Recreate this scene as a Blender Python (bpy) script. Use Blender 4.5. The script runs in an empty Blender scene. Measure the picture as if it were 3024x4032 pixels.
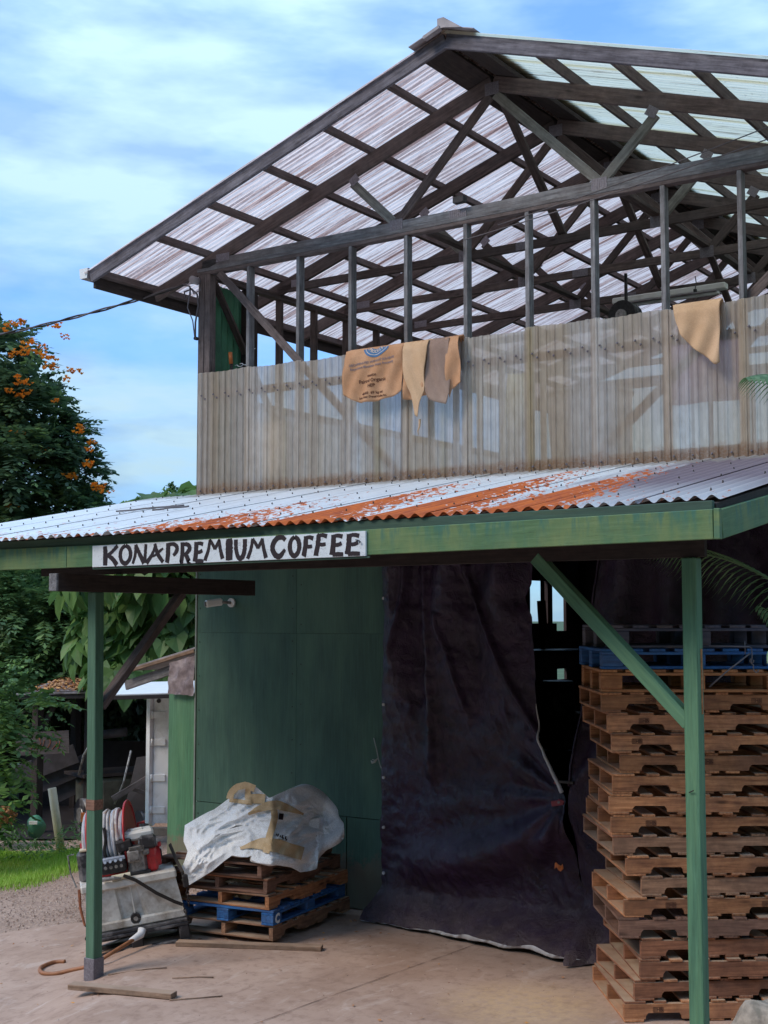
import bpy, math, random
import numpy as np
from mathutils import Vector, Matrix, noise
random.seed(7); rng = np.random.default_rng(7)
R = math.radians
S = bpy.context.scene
COL = S.collection

# ------------------------------------------------------------------ camera
cam = bpy.data.cameras.new("camera"); co = bpy.data.objects.new("camera", cam); COL.objects.link(co)
cam.sensor_fit = 'VERTICAL'; cam.sensor_height = 36; cam.sensor_width = 27
cam.lens = 5215.3 / 4032 * 36
cam.clip_start = 0.1; cam.clip_end = 3000
co.location = (0, 0, 2.8)
co.rotation_euler = (R(90 + 4.638), 0, R(34.433))
S.camera = co

# ------------------------------------------------------------------ world, sun, exposure
SUN_EL, SUN_AZ = 44, 208          # azimuth clockwise from +Y
w = bpy.data.worlds.new("World"); S.world = w; w.use_nodes = True
nt = w.node_tree; nt.nodes.clear()
def WN(t, **k):
    n = nt.nodes.new(t)
    for a, b in k.items(): setattr(n, a, b)
    return n
sky = WN('ShaderNodeTexSky', sky_type='NISHITA'); sky.sun_disc = False
sky.sun_elevation = R(SUN_EL); sky.sun_rotation = R(SUN_AZ); sky.air_density = 1.0; sky.dust_density = 0.6; sky.ozone_density = 2.0
tcw = WN('ShaderNodeTexCoord'); mpw = WN('ShaderNodeMapping'); mpw.inputs['Scale'].default_value = (1.0, 1.0, 3.4); mpw.inputs['Location'].default_value = (1.35, 0.6, 0.4)
nz = WN('ShaderNodeTexNoise'); nz.inputs['Scale'].default_value = 3.4; nz.inputs['Detail'].default_value = 6; nz.inputs['Roughness'].default_value = 0.56; nz.inputs['Distortion'].default_value = 0.15
rp = WN('ShaderNodeValToRGB'); rp.color_ramp.elements[0].position = 0.36; rp.color_ramp.elements[1].position = 0.58
rp.color_ramp.elements[0].color = (0.25, 0.25, 0.25, 1); rp.color_ramp.elements[1].color = (1.0, 1.0, 1.0, 1)
nz2 = WN('ShaderNodeTexNoise'); nz2.inputs['Scale'].default_value = 7.0; nz2.inputs['Detail'].default_value = 5
rp2 = WN('ShaderNodeValToRGB'); rp2.color_ramp.elements[0].position = 0.38; rp2.color_ramp.elements[1].position = 0.58
rp2.color_ramp.elements[0].color = (3.0, 4.9, 7.4, 1); rp2.color_ramp.elements[1].color = (4.9, 7.1, 8.6, 1)
mx = WN('ShaderNodeMix', data_type='RGBA'); hs = WN('ShaderNodeMix', data_type='RGBA', blend_type='MULTIPLY')
hs.inputs[0].default_value = 1; hs.inputs[7].default_value = (0.9, 1.5, 2.4, 1)
bg = WN('ShaderNodeBackground'); bg.inputs['Strength'].default_value = 0.085; wo = WN('ShaderNodeOutputWorld')
L = nt.links.new
L(tcw.outputs['Generated'], mpw.inputs['Vector']); L(mpw.outputs[0], nz.inputs['Vector']); L(mpw.outputs[0], nz2.inputs['Vector'])
L(nz.outputs['Fac'], rp.inputs[0]); L(nz2.outputs['Fac'], rp2.inputs[0]); L(rp.outputs[0], mx.inputs[0])
L(sky.outputs[0], hs.inputs[6]); L(hs.outputs[2], mx.inputs[6]); L(rp2.outputs[0], mx.inputs[7])
sxyz = WN('ShaderNodeSeparateXYZ'); L(tcw.outputs['Generated'], sxyz.inputs[0])
ele = WN('ShaderNodeMath', operation='MULTIPLY_ADD', use_clamp=False); ele.inputs[1].default_value = 0.95; ele.inputs[2].default_value = 0.72; L(sxyz.outputs[2], ele.inputs[0])
ovc = WN('ShaderNodeMix', data_type='RGBA', blend_type='MULTIPLY'); ovc.inputs[0].default_value = 1; L(mx.outputs[2], ovc.inputs[6]); L(ele.outputs[0], ovc.inputs[7])   # overcast sky is brighter towards the zenith
L(ovc.outputs[2], bg.inputs['Color']); L(bg.outputs[0], wo.inputs['Surface'])

sl = bpy.data.lights.new("sun", 'SUN'); sl.energy = 1.5; sl.angle = R(22); sl.color = (1.0, 0.82, 0.63)
so = bpy.data.objects.new("sun", sl); COL.objects.link(so)
az, el = R(SUN_AZ), R(SUN_EL)
sd = Vector((math.sin(az) * math.cos(el), math.cos(az) * math.cos(el), math.sin(el)))
so.rotation_euler = sd.to_track_quat('Z', 'Y').to_euler(); so.location = (0, 0, 30)

S.render.engine = 'CYCLES'
S.view_settings.view_transform = 'Standard'; S.view_settings.look = 'None'
S.view_settings.exposure = 0.62; S.view_settings.gamma = 1.0; S.view_settings.use_curve_mapping = False
S.cycles.max_bounces = 8; S.cycles.transparent_max_bounces = 12; S.cycles.use_denoising = True

# ------------------------------------------------------------------ helpers
WM = {}
def meta(o, label=None, cat=None, group=None, kind=None):
    if label: o['label'] = label
    if cat: o['category'] = cat
    if group: o['group'] = group
    if kind: o['kind'] = kind
    return o
def link(o, parent=None, M=None):
    COL.objects.link(o)
    M = M or Matrix()
    if parent is not None:
        o.parent = parent; o.matrix_parent_inverse = WM[parent.name].inverted()
    o.matrix_basis = M
    WM[o.name] = M.copy()
    return o
def thing(name, loc, label, cat, group=None, rz=0):
    o = bpy.data.objects.new(name, None); o.empty_display_size = 0.2
    link(o, None, Matrix.Translation(loc) @ Matrix.Rotation(rz, 4, 'Z')); return meta(o, label, cat, group)
def ob(name, me, mat, parent=None, M=None, smooth=False, **k):
    if mat is not None and not me.materials: me.materials.append(mat)
    if smooth: me.shade_smooth()
    o = bpy.data.objects.new(name, me); link(o, parent, M); return meta(o, **k)
def mesh(verts, faces, name='m'):
    me = bpy.data.meshes.new(name); me.from_pydata([tuple(v) for v in verts], [], faces); me.update(); return me
def np_mesh(V, nper, name='leaves'):
    """V (n*nper,3): separate polygons of nper corners"""
    n = len(V) // nper
    me = bpy.data.meshes.new(name); me.vertices.add(len(V)); me.vertices.foreach_set('co', V.astype(np.float32).ravel())
    me.loops.add(len(V)); me.loops.foreach_set('vertex_index', np.arange(len(V), dtype=np.int32))
    me.polygons.add(n); me.polygons.foreach_set('loop_start', np.arange(0, len(V), nper, dtype=np.int32))
    me.update(calc_edges=True); return me
def grid_mesh(P, closed=False):
    """P array (a,b,3) -> quads"""
    a, b = P.shape[:2]; f = []
    for i in range(a - 1):
        for j in range(b - 1 + (1 if closed else 0)):
            j2 = (j + 1) % b
            f.append((i * b + j, i * b + j2, (i + 1) * b + j2, (i + 1) * b + j))
    return mesh(P.reshape(-1, 3), f)
BOX = {}
def boxmesh(x, y, z, c=0.003, key=''):
    k = (round(x, 3), round(y, 3), round(z, 3), c, key)
    if k in BOX: return BOX[k]
    h = [x / 2, y / 2, z / 2]; c = min(c, min(h) * 0.5)
    vs = []; ix = {}
    for sx in (-1, 1):
        for sy in (-1, 1):
            for sz in (-1, 1):
                s = (sx, sy, sz)
                for a in range(3):
                    ix[(s, a)] = len(vs)
                    vs.append([s[b] * (h[b] - (0 if b == a else c)) for b in range(3)])
    F = []
    def add(f):
        p = [Vector(vs[i]) for i in f]; n = (p[1] - p[0]).cross(p[2] - p[0]); ctr = sum(p, Vector()) / len(p)
        F.append(f if n.dot(ctr) > 0 else f[::-1])
    for a in range(3):
        b, d = [q for q in range(3) if q != a]
        for s in (-1, 1):
            q = []
            for sb, sd_ in ((-1, -1), (1, -1), (1, 1), (-1, 1)):
                t = [0, 0, 0]; t[a] = s; t[b] = sb; t[d] = sd_; q.append(ix[(tuple(t), a)])
            add(q)
        for sb in (-1, 1):
            for sd_ in (-1, 1):
                t0 = [0, 0, 0]; t1 = [0, 0, 0]; t0[a] = -1; t1[a] = 1
                for t in (t0, t1): t[b] = sb; t[d] = sd_
                add([ix[(tuple(t0), b)], ix[(tuple(t1), b)], ix[(tuple(t1), d)], ix[(tuple(t0), d)]])
    for sx in (-1, 1):
        for sy in (-1, 1):
            for sz in (-1, 1): add([ix[((sx, sy, sz), a)] for a in range(3)])
    me = mesh(vs, F, 'box'); BOX[k] = me; return me
def frame(o, x, up=(0, 0, 1)):
    x = Vector(x).normalized(); up = Vector(up)
    y = up.cross(x)
    if y.length < 1e-4: y = Vector((0, 1, 0)).cross(x)
    y.normalize(); z = x.cross(y)
    M = Matrix((x, y, z)).transposed().to_4x4(); M.translation = Vector(o); return M
def beam(name, p0, p1, w, h, mat, parent=None, up=(0, 0, 1), c=0.003, **k):
    p0 = Vector(p0); p1 = Vector(p1); l = (p1 - p0).length
    return ob(name, boxmesh(l, w, h, c, mat.name), mat, parent, frame((p0 + p1) / 2, p1 - p0, up), **k)
def box(name, ctr, size, mat, parent=None, rz=0, c=0.003, M=None, **k):
    return ob(name, boxmesh(*size, c, mat.name), mat, parent, M or (Matrix.Translation(ctr) @ Matrix.Rotation(rz, 4, 'Z')), **k)
def tube_mesh(pts, r, seg=8, cap=True, closed=False):
    pts = [Vector(p) for p in pts]; n = len(pts); rr = r if hasattr(r, '__len__') else [r] * n
    P = np.zeros((n, seg, 3)); up = Vector((0.13, 0.21, 0.97)); prev = None
    for i, p in enumerate(pts):
        if closed: t = pts[(i + 1) % n] - pts[i - 1]
        else: t = pts[min(i + 1, n - 1)] - pts[max(i - 1, 0)]
        t.normalize()
        u = (prev if prev is not None else up); u = u - t * u.dot(t)
        if u.length < 1e-5: u = Vector((1, 0, 0)) - t * t.x
        u.normalize(); v = t.cross(u); prev = u
        for j in range(seg):
            a = 2 * math.pi * j / seg; P[i, j] = p + (u * math.cos(a) + v * math.sin(a)) * rr[i]
    if closed: P = np.concatenate([P, P[:1]])
    me = grid_mesh(P, True)
    if cap and not closed:
        vs = [tuple(x) for x in P.reshape(-1, 3)]; f = [tuple(p.vertices) for p in me.polygons]
        f.append(tuple(range(seg))[::-1]); f.append(tuple(range((n - 1) * seg, n * seg)))
        me = mesh(vs, f)
    return me
def tube(name, pts, r, mat, parent=None, seg=8, closed=False, **k):
    return ob(name, tube_mesh(pts, r, seg, True, closed), mat, parent, None, True, **k)
def cyl(name, p0, p1, r, mat, parent=None, seg=16, r1=None, **k):
    me = tube_mesh([p0, p1], [r, r if r1 is None else r1], seg)
    o = ob(name, me, mat, parent, None, False, **k)
    for p in me.polygons: p.use_smooth = len(p.vertices) == 4
    return o
def join(ms):
    """ms: list of (mesh, matrix or None) -> one mesh"""
    V = []; F = []
    for me, M in ms:
        o = len(V)
        for v in me.vertices: V.append(tuple(M @ v.co) if M else tuple(v.co))
        for p in me.polygons: F.append(tuple(i + o for i in p.vertices))
    return mesh(V, F)
def extrude(poly, d, axis='y'):
    """closed polygon [(a,b)] in XZ extruded along Y by d (centred)"""
    n = len(poly)
    V = [(a, -d / 2, b) for a, b in poly] + [(a, d / 2, b) for a, b in poly]
    F = [tuple(range(n)), tuple(range(2 * n - 1, n - 1, -1))]
    F += [((i + 1) % n, i, n + i, n + (i + 1) % n) for i in range(n)]
    return mesh(V, F)
def text_mesh(s, size, depth=0.0006, bold=0.0):
    c = bpy.data.curves.new('t', 'FONT'); c.body = s; c.size = size; c.extrude = depth; c.offset = bold; c.align_x = 'CENTER'; c.resolution_u = 2
    o = bpy.data.objects.new('t', c); COL.objects.link(o)
    dg = bpy.context.evaluated_depsgraph_get(); me = bpy.data.meshes.new_from_object(o.evaluated_get(dg))
    bpy.data.objects.remove(o); return me
def xz(me, x, z, y, rot=0):
    """text mesh (XY) -> upright in XZ plane facing -Y, in place"""
    ca, sa = math.cos(rot), math.sin(rot)
    for v in me.vertices:
        a, b, d = v.co; v.co = (x + a * ca - b * sa, y - d, z + a * sa + b * ca)
    return me
def clone(root, M, label=None, group=None):
    r = root.copy(); COL.objects.link(r); r.matrix_basis = M; WM[r.name] = M.copy()
    if label: r['label'] = label
    if group: r['group'] = group
    for ch in root.children:
        c = ch.copy(); COL.objects.link(c); c.parent = r
        for g in ch.children:
            d = g.copy(); COL.objects.link(d); d.parent = c
    return r
# ------------------------------------------------------------------ materials
class MT:
    def __init__(s, name, rough=0.8, metal=0.0, spec=0.5):
        s.m = bpy.data.materials.new(name); s.m.use_nodes = True; s.t = s.m.node_tree; s.b = s.t.nodes['Principled BSDF']; s.out = s.t.nodes['Material Output']
        s.b.inputs['Roughness'].default_value = rough; s.b.inputs['Metallic'].default_value = metal; s.b.inputs['Specular IOR Level'].default_value = spec
    def n(s, t, **k):
        n = s.t.nodes.new(t)
        for a, b in k.items(): setattr(n, a, b)
        return n
    def l(s, a, b): s.t.links.new(a, b)
    def coord(s, scale=(1, 1, 1), rnd=True, world=False):
        tc = s.n('ShaderNodeTexCoord'); src = tc.outputs['Object']
        if world: src = s.n('ShaderNodeNewGeometry').outputs['Position']
        if rnd:
            oi = s.n('ShaderNodeObjectInfo'); mu = s.n('ShaderNodeMath', operation='MULTIPLY'); mu.inputs[1].default_value = 61.7; s.l(oi.outputs['Random'], mu.inputs[0])
            ad = s.n('ShaderNodeVectorMath', operation='ADD'); s.l(src, ad.inputs[0]); s.l(mu.outputs[0], ad.inputs[1]); src = ad.outputs[0]
        mp = s.n('ShaderNodeMapping'); mp.inputs['Scale'].default_value = scale; s.l(src, mp.inputs['Vector']); return mp.outputs[0]
    def noise(s, v, sc=3, det=5, ro=0.55, dist=0.0):
        n = s.n('ShaderNodeTexNoise'); n.inputs['Scale'].default_value = sc; n.inputs['Detail'].default_value = det; n.inputs['Roughness'].default_value = ro; n.inputs['Distortion'].default_value = dist
        s.l(v, n.inputs['Vector']); return n.outputs['Fac']
    def ramp(s, f, stops):
        r = s.n('ShaderNodeValToRGB'); e = r.color_ramp.elements
        while len(e) < len(stops): e.new(0.5)
        for q, (p, c) in zip(e, stops):
            q.position = p; q.color = (c, c, c, 1) if not hasattr(c, '__len__') else (*c, 1)
        s.l(f, r.inputs[0]); return r.outputs[0]
    def mix(s, f, a, b, mode='MIX'):
        m = s.n('ShaderNodeMix', data_type='RGBA', blend_type=mode)
        for i, v in ((0, f), (6, a), (7, b)):
            if hasattr(v, 'is_linked') or hasattr(v, 'links'): s.l(v, m.inputs[i])
            elif hasattr(v, '__len__'): m.inputs[i].default_value = (*v, 1)
            else: m.inputs[i].default_value = v
        return m.outputs[2]
    def math(s, op, a, b=0.0):
        m = s.n('ShaderNodeMath', operation=op)
        for i, v in ((0, a), (1, b)):
            if hasattr(v, 'links'): s.l(v, m.inputs[i])
            else: m.inputs[i].default_value = v
        return m.outputs[0]
    def sep(s, v):
        n = s.n('ShaderNodeSeparateXYZ'); s.l(v, n.inputs[0]); return n.outputs
    def rand(s): return s.n('ShaderNodeObjectInfo').outputs['Random']
    def island(s): return s.n('ShaderNodeNewGeometry').outputs['Random Per Island']
    def color(s, c):
        if hasattr(c, 'links'): s.l(c, s.b.inputs['Base Color'])
        else: s.b.inputs['Base Color'].default_value = (*c, 1)
    def bump(s, f, st=0.3, d=0.01):
        b = s.n('ShaderNodeBump'); b.inputs['Strength'].default_value = st; b.inputs['Distance'].default_value = d; s.l(f, b.inputs['Height']); s.l(b.outputs[0], s.b.inputs['Normal'])
    def rough(s, f): s.l(f, s.b.inputs['Roughness'])

def wood(name, dark, light, mid=None, blotch=None, bamt=0.5, rvar=0.35, knots=0.6, rough=0.85, bump=0.35, fine=1.0, dust=None):
    m = MT(name, rough); v = m.coord((1.1, 15 * fine, 15 * fine)); v0 = m.coord((1, 1, 1))
    g = m.noise(v, 3.2, 8, 0.62, 0.35)
    c = m.ramp(g, [(0.30, dark), (0.52, mid or [(a + b) / 2 for a, b in zip(dark, light)]), (0.72, light)])
    if blotch:
        b = m.noise(v0, 2.3, 5, 0.6); c = m.mix(m.math('MULTIPLY', m.ramp(b, [(0.42, 0.0), (0.62, 1.0)]), bamt), c, blotch)
    if knots:
        vo = m.n('ShaderNodeTexVoronoi'); m.l(m.coord((2.4, 8, 8)), vo.inputs['Vector']); vo.inputs['Scale'].default_value = 1.0
        k = m.ramp(vo.outputs['Distance'], [(0.06, knots), (0.15, 0.0)]); c = m.mix(k, c, [x * 0.35 for x in dark])
    st = m.ramp(m.noise(m.coord((2, 2, 2)), 6, 4, 0.7), [(0.35, 0.72), (0.6, 1.0)])
    c = m.mix(1.0, c, st, 'MULTIPLY')
    r = m.math('MULTIPLY_ADD', m.rand(), rvar); r.node.inputs[2].default_value = 1 - rvar / 2
    c = m.mix(1.0, c, r, 'MULTIPLY')
    if dust:
        ge = m.n('ShaderNodeNewGeometry'); z = m.sep(ge.outputs['Normal'])[2]
        f = m.math('MULTIPLY', m.ramp(z, [(0.6, 0.0), (0.95, 1.0)]), m.ramp(m.noise(v0, 5, 5), [(0.3, 0.35), (0.6, 0.9)]))
        c = m.mix(f, c, dust)
    m.color(c); m.bump(g, bump, 0.004); return m.m

W_TRUSS = wood('dark_weathered_timber', (0.040, 0.026, 0.026), (0.155, 0.115, 0.105), blotch=(0.10, 0.085, 0.085), bamt=0.5, rvar=0.5)
W_GREY = wood('grey_weathered_timber', (0.085, 0.085, 0.095), (0.30, 0.31, 0.33), blotch=(0.12, 0.10, 0.10), bamt=0.5, rvar=0.3)
W_BARGE = wood('silvered_barge_timber', (0.055, 0.05, 0.065), (0.25, 0.24, 0.28), blotch=(0.09, 0.08, 0.1), rvar=0.1, bump=0.7)
W_POSTB = wood('brown_corner_timber', (0.06, 0.045, 0.045), (0.20, 0.16, 0.155), blotch=(0.10, 0.08, 0.08), rvar=0.1)
W_LAT = wood('pale_web_timber', (0.11, 0.11, 0.10), (0.29, 0.29, 0.27), blotch=(0.14, 0.13, 0.11), bamt=0.4, rvar=0.1)
W_UNDER = wood('shade_dark_timber', (0.018, 0.012, 0.012), (0.05, 0.036, 0.032), rvar=0.2)  # shade of undersides and shed put into the timber colour
W_PAL = wood('pallet_pine', (0.20, 0.072, 0.03), (0.64, 0.31, 0.145), mid=(0.47, 0.205, 0.09), blotch=(0.25, 0.115, 0.07), bamt=0.6, rvar=0.6, knots=0.9, bump=0.5, dust=(0.48, 0.35, 0.24))
W_PALO = wood('orange_block_pallet', (0.30, 0.10, 0.035), (0.62, 0.30, 0.13), blotch=(0.22, 0.10, 0.05), rvar=0.2)
W_PALR = wood('red_brown_pallet', (0.13, 0.045, 0.022), (0.44, 0.19, 0.10), blotch=(0.18, 0.08, 0.05), rvar=0.3, dust=(0.44, 0.33, 0.23))
W_PALG = wood('greyed_pallet', (0.15, 0.075, 0.045), (0.48, 0.27, 0.16), blotch=(0.23, 0.12, 0.08), rvar=0.3, dust=(0.42, 0.33, 0.25))
W_PALD = wood('dark_old_pallet', (0.09, 0.04, 0.028), (0.32, 0.175, 0.12), blotch=(0.13, 0.075, 0.055), rvar=0.5)
W_PLANK = wood('loose_plank', (0.14, 0.085, 0.055), (0.40, 0.27, 0.19), blotch=(0.2, 0.14, 0.1), rvar=0.1, dust=(0.42, 0.30, 0.22))
W_BLUE = wood('blue_painted_pallet', (0.010, 0.06, 0.22), (0.03, 0.19, 0.52), blotch=(0.10, 0.12, 0.16), bamt=0.35, rvar=0.2, knots=0.2)
W_BLUE2 = wood('faded_blue_pallet', (0.03, 0.045, 0.09), (0.11, 0.11, 0.15), blotch=(0.15, 0.12, 0.12), bamt=0.6, rvar=0.3, knots=0.2)

def paint(name, base, worn, hi, k=14, amt=0.7, wear=(0.45, 0.62), streak=(0.5, 9, 9), bump=0.3, drip=None, splash=None):
    m = MT(name, 0.62); g = m.noise(m.coord((1.0, k, k)), 3, 8, 0.65, 0.4); b = m.noise(m.coord(streak), 1.6, 5, 0.6)
    c = m.ramp(g, [(0.30, [x * 0.7 for x in base]), (0.55, base), (0.75, hi)])
    c = m.mix(m.math('MULTIPLY', m.ramp(b, [(wear[0], 0.0), (wear[1], 1.0)]), amt), c, worn)
    if drip:
        d = m.noise(m.coord(drip[0]), 2.5, 4, 0.6); zz = m.sep(m.coord((1, 1, 1), False))[2]
        f = m.math('MULTIPLY', m.ramp(d, [(0.45, 0.0), (0.6, 1.0)]), m.ramp(m.math('ADD', m.math('MULTIPLY', zz, drip[2]), 0.5), [(0.3, 0.2), (0.8, 1.0)]))
        c = m.mix(m.math('MULTIPLY', f, 0.8), c, drip[1])
    c = m.mix(1.0, c, m.ramp(m.noise(m.coord((3, 40, 40)), 2, 6, 0.7), [(0.25, 0.55), (0.42, 1.0)]), 'MULTIPLY')
    if splash:      # mud splashed up from the slab, and chips down to bare wood
        wv_ = m.coord((1, 1, 1), False, True); wz_ = m.sep(wv_)[2]
        f = m.ramp(m.math('SUBTRACT', wz_, m.math('MULTIPLY', m.noise(wv_, 7, 5, 0.7), 0.8)), [(-0.30, 0.75), (0.12, 0.0)]); c = m.mix(f, c, splash)
        c = m.mix(m.ramp(m.noise(wv_, 38, 4, 0.75), [(0.70, 0.0), (0.73, 0.8)]), c, (0.02, 0.03, 0.025))
        c = m.mix(m.math('MULTIPLY', m.ramp(m.noise(m.coord((1.1, 1, 0.5), False, True), 1.3, 4, 0.6), [(0.42, 0.0), (0.66, 1.0)]), 0.35), c, (0.13, 0.24, 0.17))
    m.color(c); m.bump(g, bump, 0.004); return m.m
G_FASC = paint('green_fascia_paint', (0.075, 0.165, 0.07), (0.19, 0.235, 0.085), (0.13, 0.21, 0.11), wear=(0.42, 0.62), amt=0.55, streak=(2.2, 1.2, 1.2), drip=((7, 1.5, 1.5), (0.03, 0.13, 0.10), 5))
G_TRIM = paint('dark_green_trim_paint', (0.03, 0.075, 0.055), (0.06, 0.10, 0.05), (0.05, 0.11, 0.075), amt=0.4)
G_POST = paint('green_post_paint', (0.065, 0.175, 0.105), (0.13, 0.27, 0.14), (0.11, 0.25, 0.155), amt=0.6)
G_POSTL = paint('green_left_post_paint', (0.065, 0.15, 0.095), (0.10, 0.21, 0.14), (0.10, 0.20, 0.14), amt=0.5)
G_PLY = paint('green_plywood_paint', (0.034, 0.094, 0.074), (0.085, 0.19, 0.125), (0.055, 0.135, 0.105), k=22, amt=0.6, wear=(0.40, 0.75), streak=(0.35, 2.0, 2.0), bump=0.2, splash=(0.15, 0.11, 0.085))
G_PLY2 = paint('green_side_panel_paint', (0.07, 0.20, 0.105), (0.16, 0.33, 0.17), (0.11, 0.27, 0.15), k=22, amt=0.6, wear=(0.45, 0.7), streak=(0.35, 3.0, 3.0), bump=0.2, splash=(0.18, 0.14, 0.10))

def plain(name, c, rough=0.6, metal=0.0, var=0.12, spec=0.5, sc=8, bump=0.0, dirt=None, dth=(0.5, 0.7)):
    m = MT(name, rough, metal, spec); v = m.coord((1, 1, 1)); n = m.noise(v, sc, 5, 0.6)
    q = m.ramp(n, [(0.3, [x * (1 - var) for x in c]), (0.7, [min(1, x * (1 + var)) for x in c])])
    if dirt: q = m.mix(m.ramp(m.noise(v, sc * 0.6, 6, 0.65), [(dth[0], 0.0), (dth[1], 1.0)]), q, dirt)
    m.color(q)
    if bump: m.bump(n, bump, 0.01)
    return m.m
STEEL = plain('galvanised_plate', (0.19, 0.175, 0.20), 0.5, 0.3, 0.3, sc=60)
BLACKP = plain('black_plastic', (0.022, 0.022, 0.027), 0.4, 0, 0.3, dirt=(0.16, 0.155, 0.16), dth=(0.46, 0.6))
BLACKM = plain('dark_machine_metal', (0.035, 0.033, 0.036), 0.45, 0.4, 0.4, sc=30)
GREYM = plain('cast_grey_metal', (0.30, 0.29, 0.28), 0.45, 0.5, 0.35, sc=25, dirt=(0.05, 0.04, 0.04))
REDM = plain('red_enamel', (0.42, 0.02, 0.025), 0.4, 0, 0.2, sc=20, dirt=(0.12, 0.02, 0.02), dth=(0.55, 0.8))
WHITEP = plain('white_plastic', (0.74, 0.74, 0.72), 0.4, 0, 0.05, sc=6, dirt=(0.45, 0.42, 0.38), dth=(0.6, 0.85))
TANKM = plain('dirty_white_tank_plastic', (0.62, 0.60, 0.56), 0.5, 0, 0.15, sc=7, dirt=(0.27, 0.23, 0.19), dth=(0.46, 0.66), bump=0.05)
WHITED = plain('white_door_paint', (0.82, 0.84, 0.88), 0.5, 0, 0.05, sc=4, dirt=(0.5, 0.5, 0.5))
RUSTY = plain('rusty_steel', (0.30, 0.10, 0.045), 0.9, 0, 0.5, sc=14, dirt=(0.08, 0.05, 0.045))
OLIVE = plain('old_machine_paint', (0.07, 0.075, 0.06), 0.7, 0, 0.4, sc=8, dirt=(0.30, 0.10, 0.04), dth=(0.6, 0.75))
DARKM = plain('dark_steel_and_shed_shade', (0.022, 0.016, 0.017), 0.7, 0, 0.4, sc=8)  # near-black steel, also painted shade inside the open shed
HOSEW = plain('pale_rubber_hose', (0.50, 0.50, 0.52), 0.5, 0, 0.35, sc=9, dirt=(0.36, 0.25, 0.18), dth=(0.5, 0.6))
HOSEB = plain('blue_grey_hose', (0.33, 0.38, 0.47), 0.5, 0, 0.3, sc=9)
HOSEO = plain('orange_rubber_hose', (0.30, 0.125, 0.055), 0.55, 0, 0.25, sc=12)
STRAPB = plain('black_ratchet_strap', (0.02, 0.016, 0.014), 0.8, 0, 0.3)
TIN = plain('old_grey_tin', (0.30, 0.28, 0.30), 0.6, 0.1, 0.35, sc=5, dirt=(0.12, 0.09, 0.09))
CORN = plain('corner_flashing', (0.20, 0.24, 0.22), 0.6, 0.1, 0.2)
CONC = plain('foundation_concrete', (0.30, 0.24, 0.19), 0.9, 0, 0.25, sc=9, bump=0.2)
ROCKM = plain('rough_rock', (0.26, 0.215, 0.17), 0.95, 0, 0.4, sc=18, bump=0.7, dirt=(0.16, 0.14, 0.11), dth=(0.5, 0.65))
WHITEROOF = plain('white_roof_sheet', (0.72, 0.78, 0.82), 0.6, 0, 0.05)
ORANGE = plain('safety_orange', (0.5, 0.14, 0.03), 0.5)
BLUEC = plain('deep_blue_plastic', (0.05, 0.16, 0.42), 0.5)
YELL = plain('yellow_board', (0.55, 0.50, 0.16), 0.7)
LILAC = plain('lilac_cloth', (0.28, 0.20, 0.36), 0.9)
GREENC = plain('green_corrugated_paint', (0.055, 0.20, 0.115), 0.6, 0, 0.25, sc=3, dirt=(0.035, 0.12, 0.08))
DARKINT = plain('dark_interior_board', (0.05, 0.035, 0.038), 0.9, 0, 0.3, sc=3)
FLOORD = plain('dark_interior_floor', (0.07, 0.055, 0.05), 0.9, 0, 0.3)
WIREM = plain('grey_wire', (0.10, 0.09, 0.10), 0.6)
INK = plain('black_brush_paint', (0.014, 0.006, 0.010), 0.55, 0, 0.3, sc=40)
INKB = plain('brown_print', (0.09, 0.035, 0.02), 0.9)
INKG = plain('grey_print', (0.20, 0.16, 0.17), 0.9)
INKBL = plain('blue_print', (0.055, 0.15, 0.30), 0.9)
INKW = plain('pale_print', (0.50, 0.42, 0.36), 0.9)
INKWH = plain('white_print', (0.65, 0.72, 0.78), 0.9)
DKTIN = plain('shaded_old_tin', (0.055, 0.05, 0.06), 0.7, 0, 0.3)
PVC = plain('cream_pvc_pipe', (0.62, 0.56, 0.42), 0.5, 0, 0.05, dirt=(0.5, 0.44, 0.34))
CLAMPR = plain('dull_red_clamp', (0.22, 0.03, 0.05), 0.5)
ROPE = plain('grey_rope', (0.42, 0.42, 0.40), 0.9)
CREAMP = plain('cream_paper', (0.55, 0.52, 0.40), 0.9)

# sign board: white paint with scratches
m = MT('scratched_white_board', 0.6); v = m.coord((1, 1, 1), False)
wv = m.n('ShaderNodeTexVoronoi', feature='DISTANCE_TO_EDGE'); wv.inputs['Scale'].default_value = 1.0; m.l(m.coord((3.0, 3.0, 14), False), wv.inputs['Vector'])
nn = m.noise(m.coord((2, 2, 5), False), 3, 6, 0.6, 1.5)
scr = m.ramp(m.math('ABSOLUTE', m.math('SUBTRACT', nn, 0.5)), [(0.0, 1.0), (0.006, 0.0)])
c = m.mix(m.math('MULTIPLY', scr, 0.7), (0.60, 0.66, 0.71), (0.09, 0.08, 0.12))
c = m.mix(m.ramp(m.noise(v, 25, 5), [(0.60, 0.0), (0.75, 0.5)]), c, (0.35, 0.42, 0.42)); m.color(c); SIGNW = m.m

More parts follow.
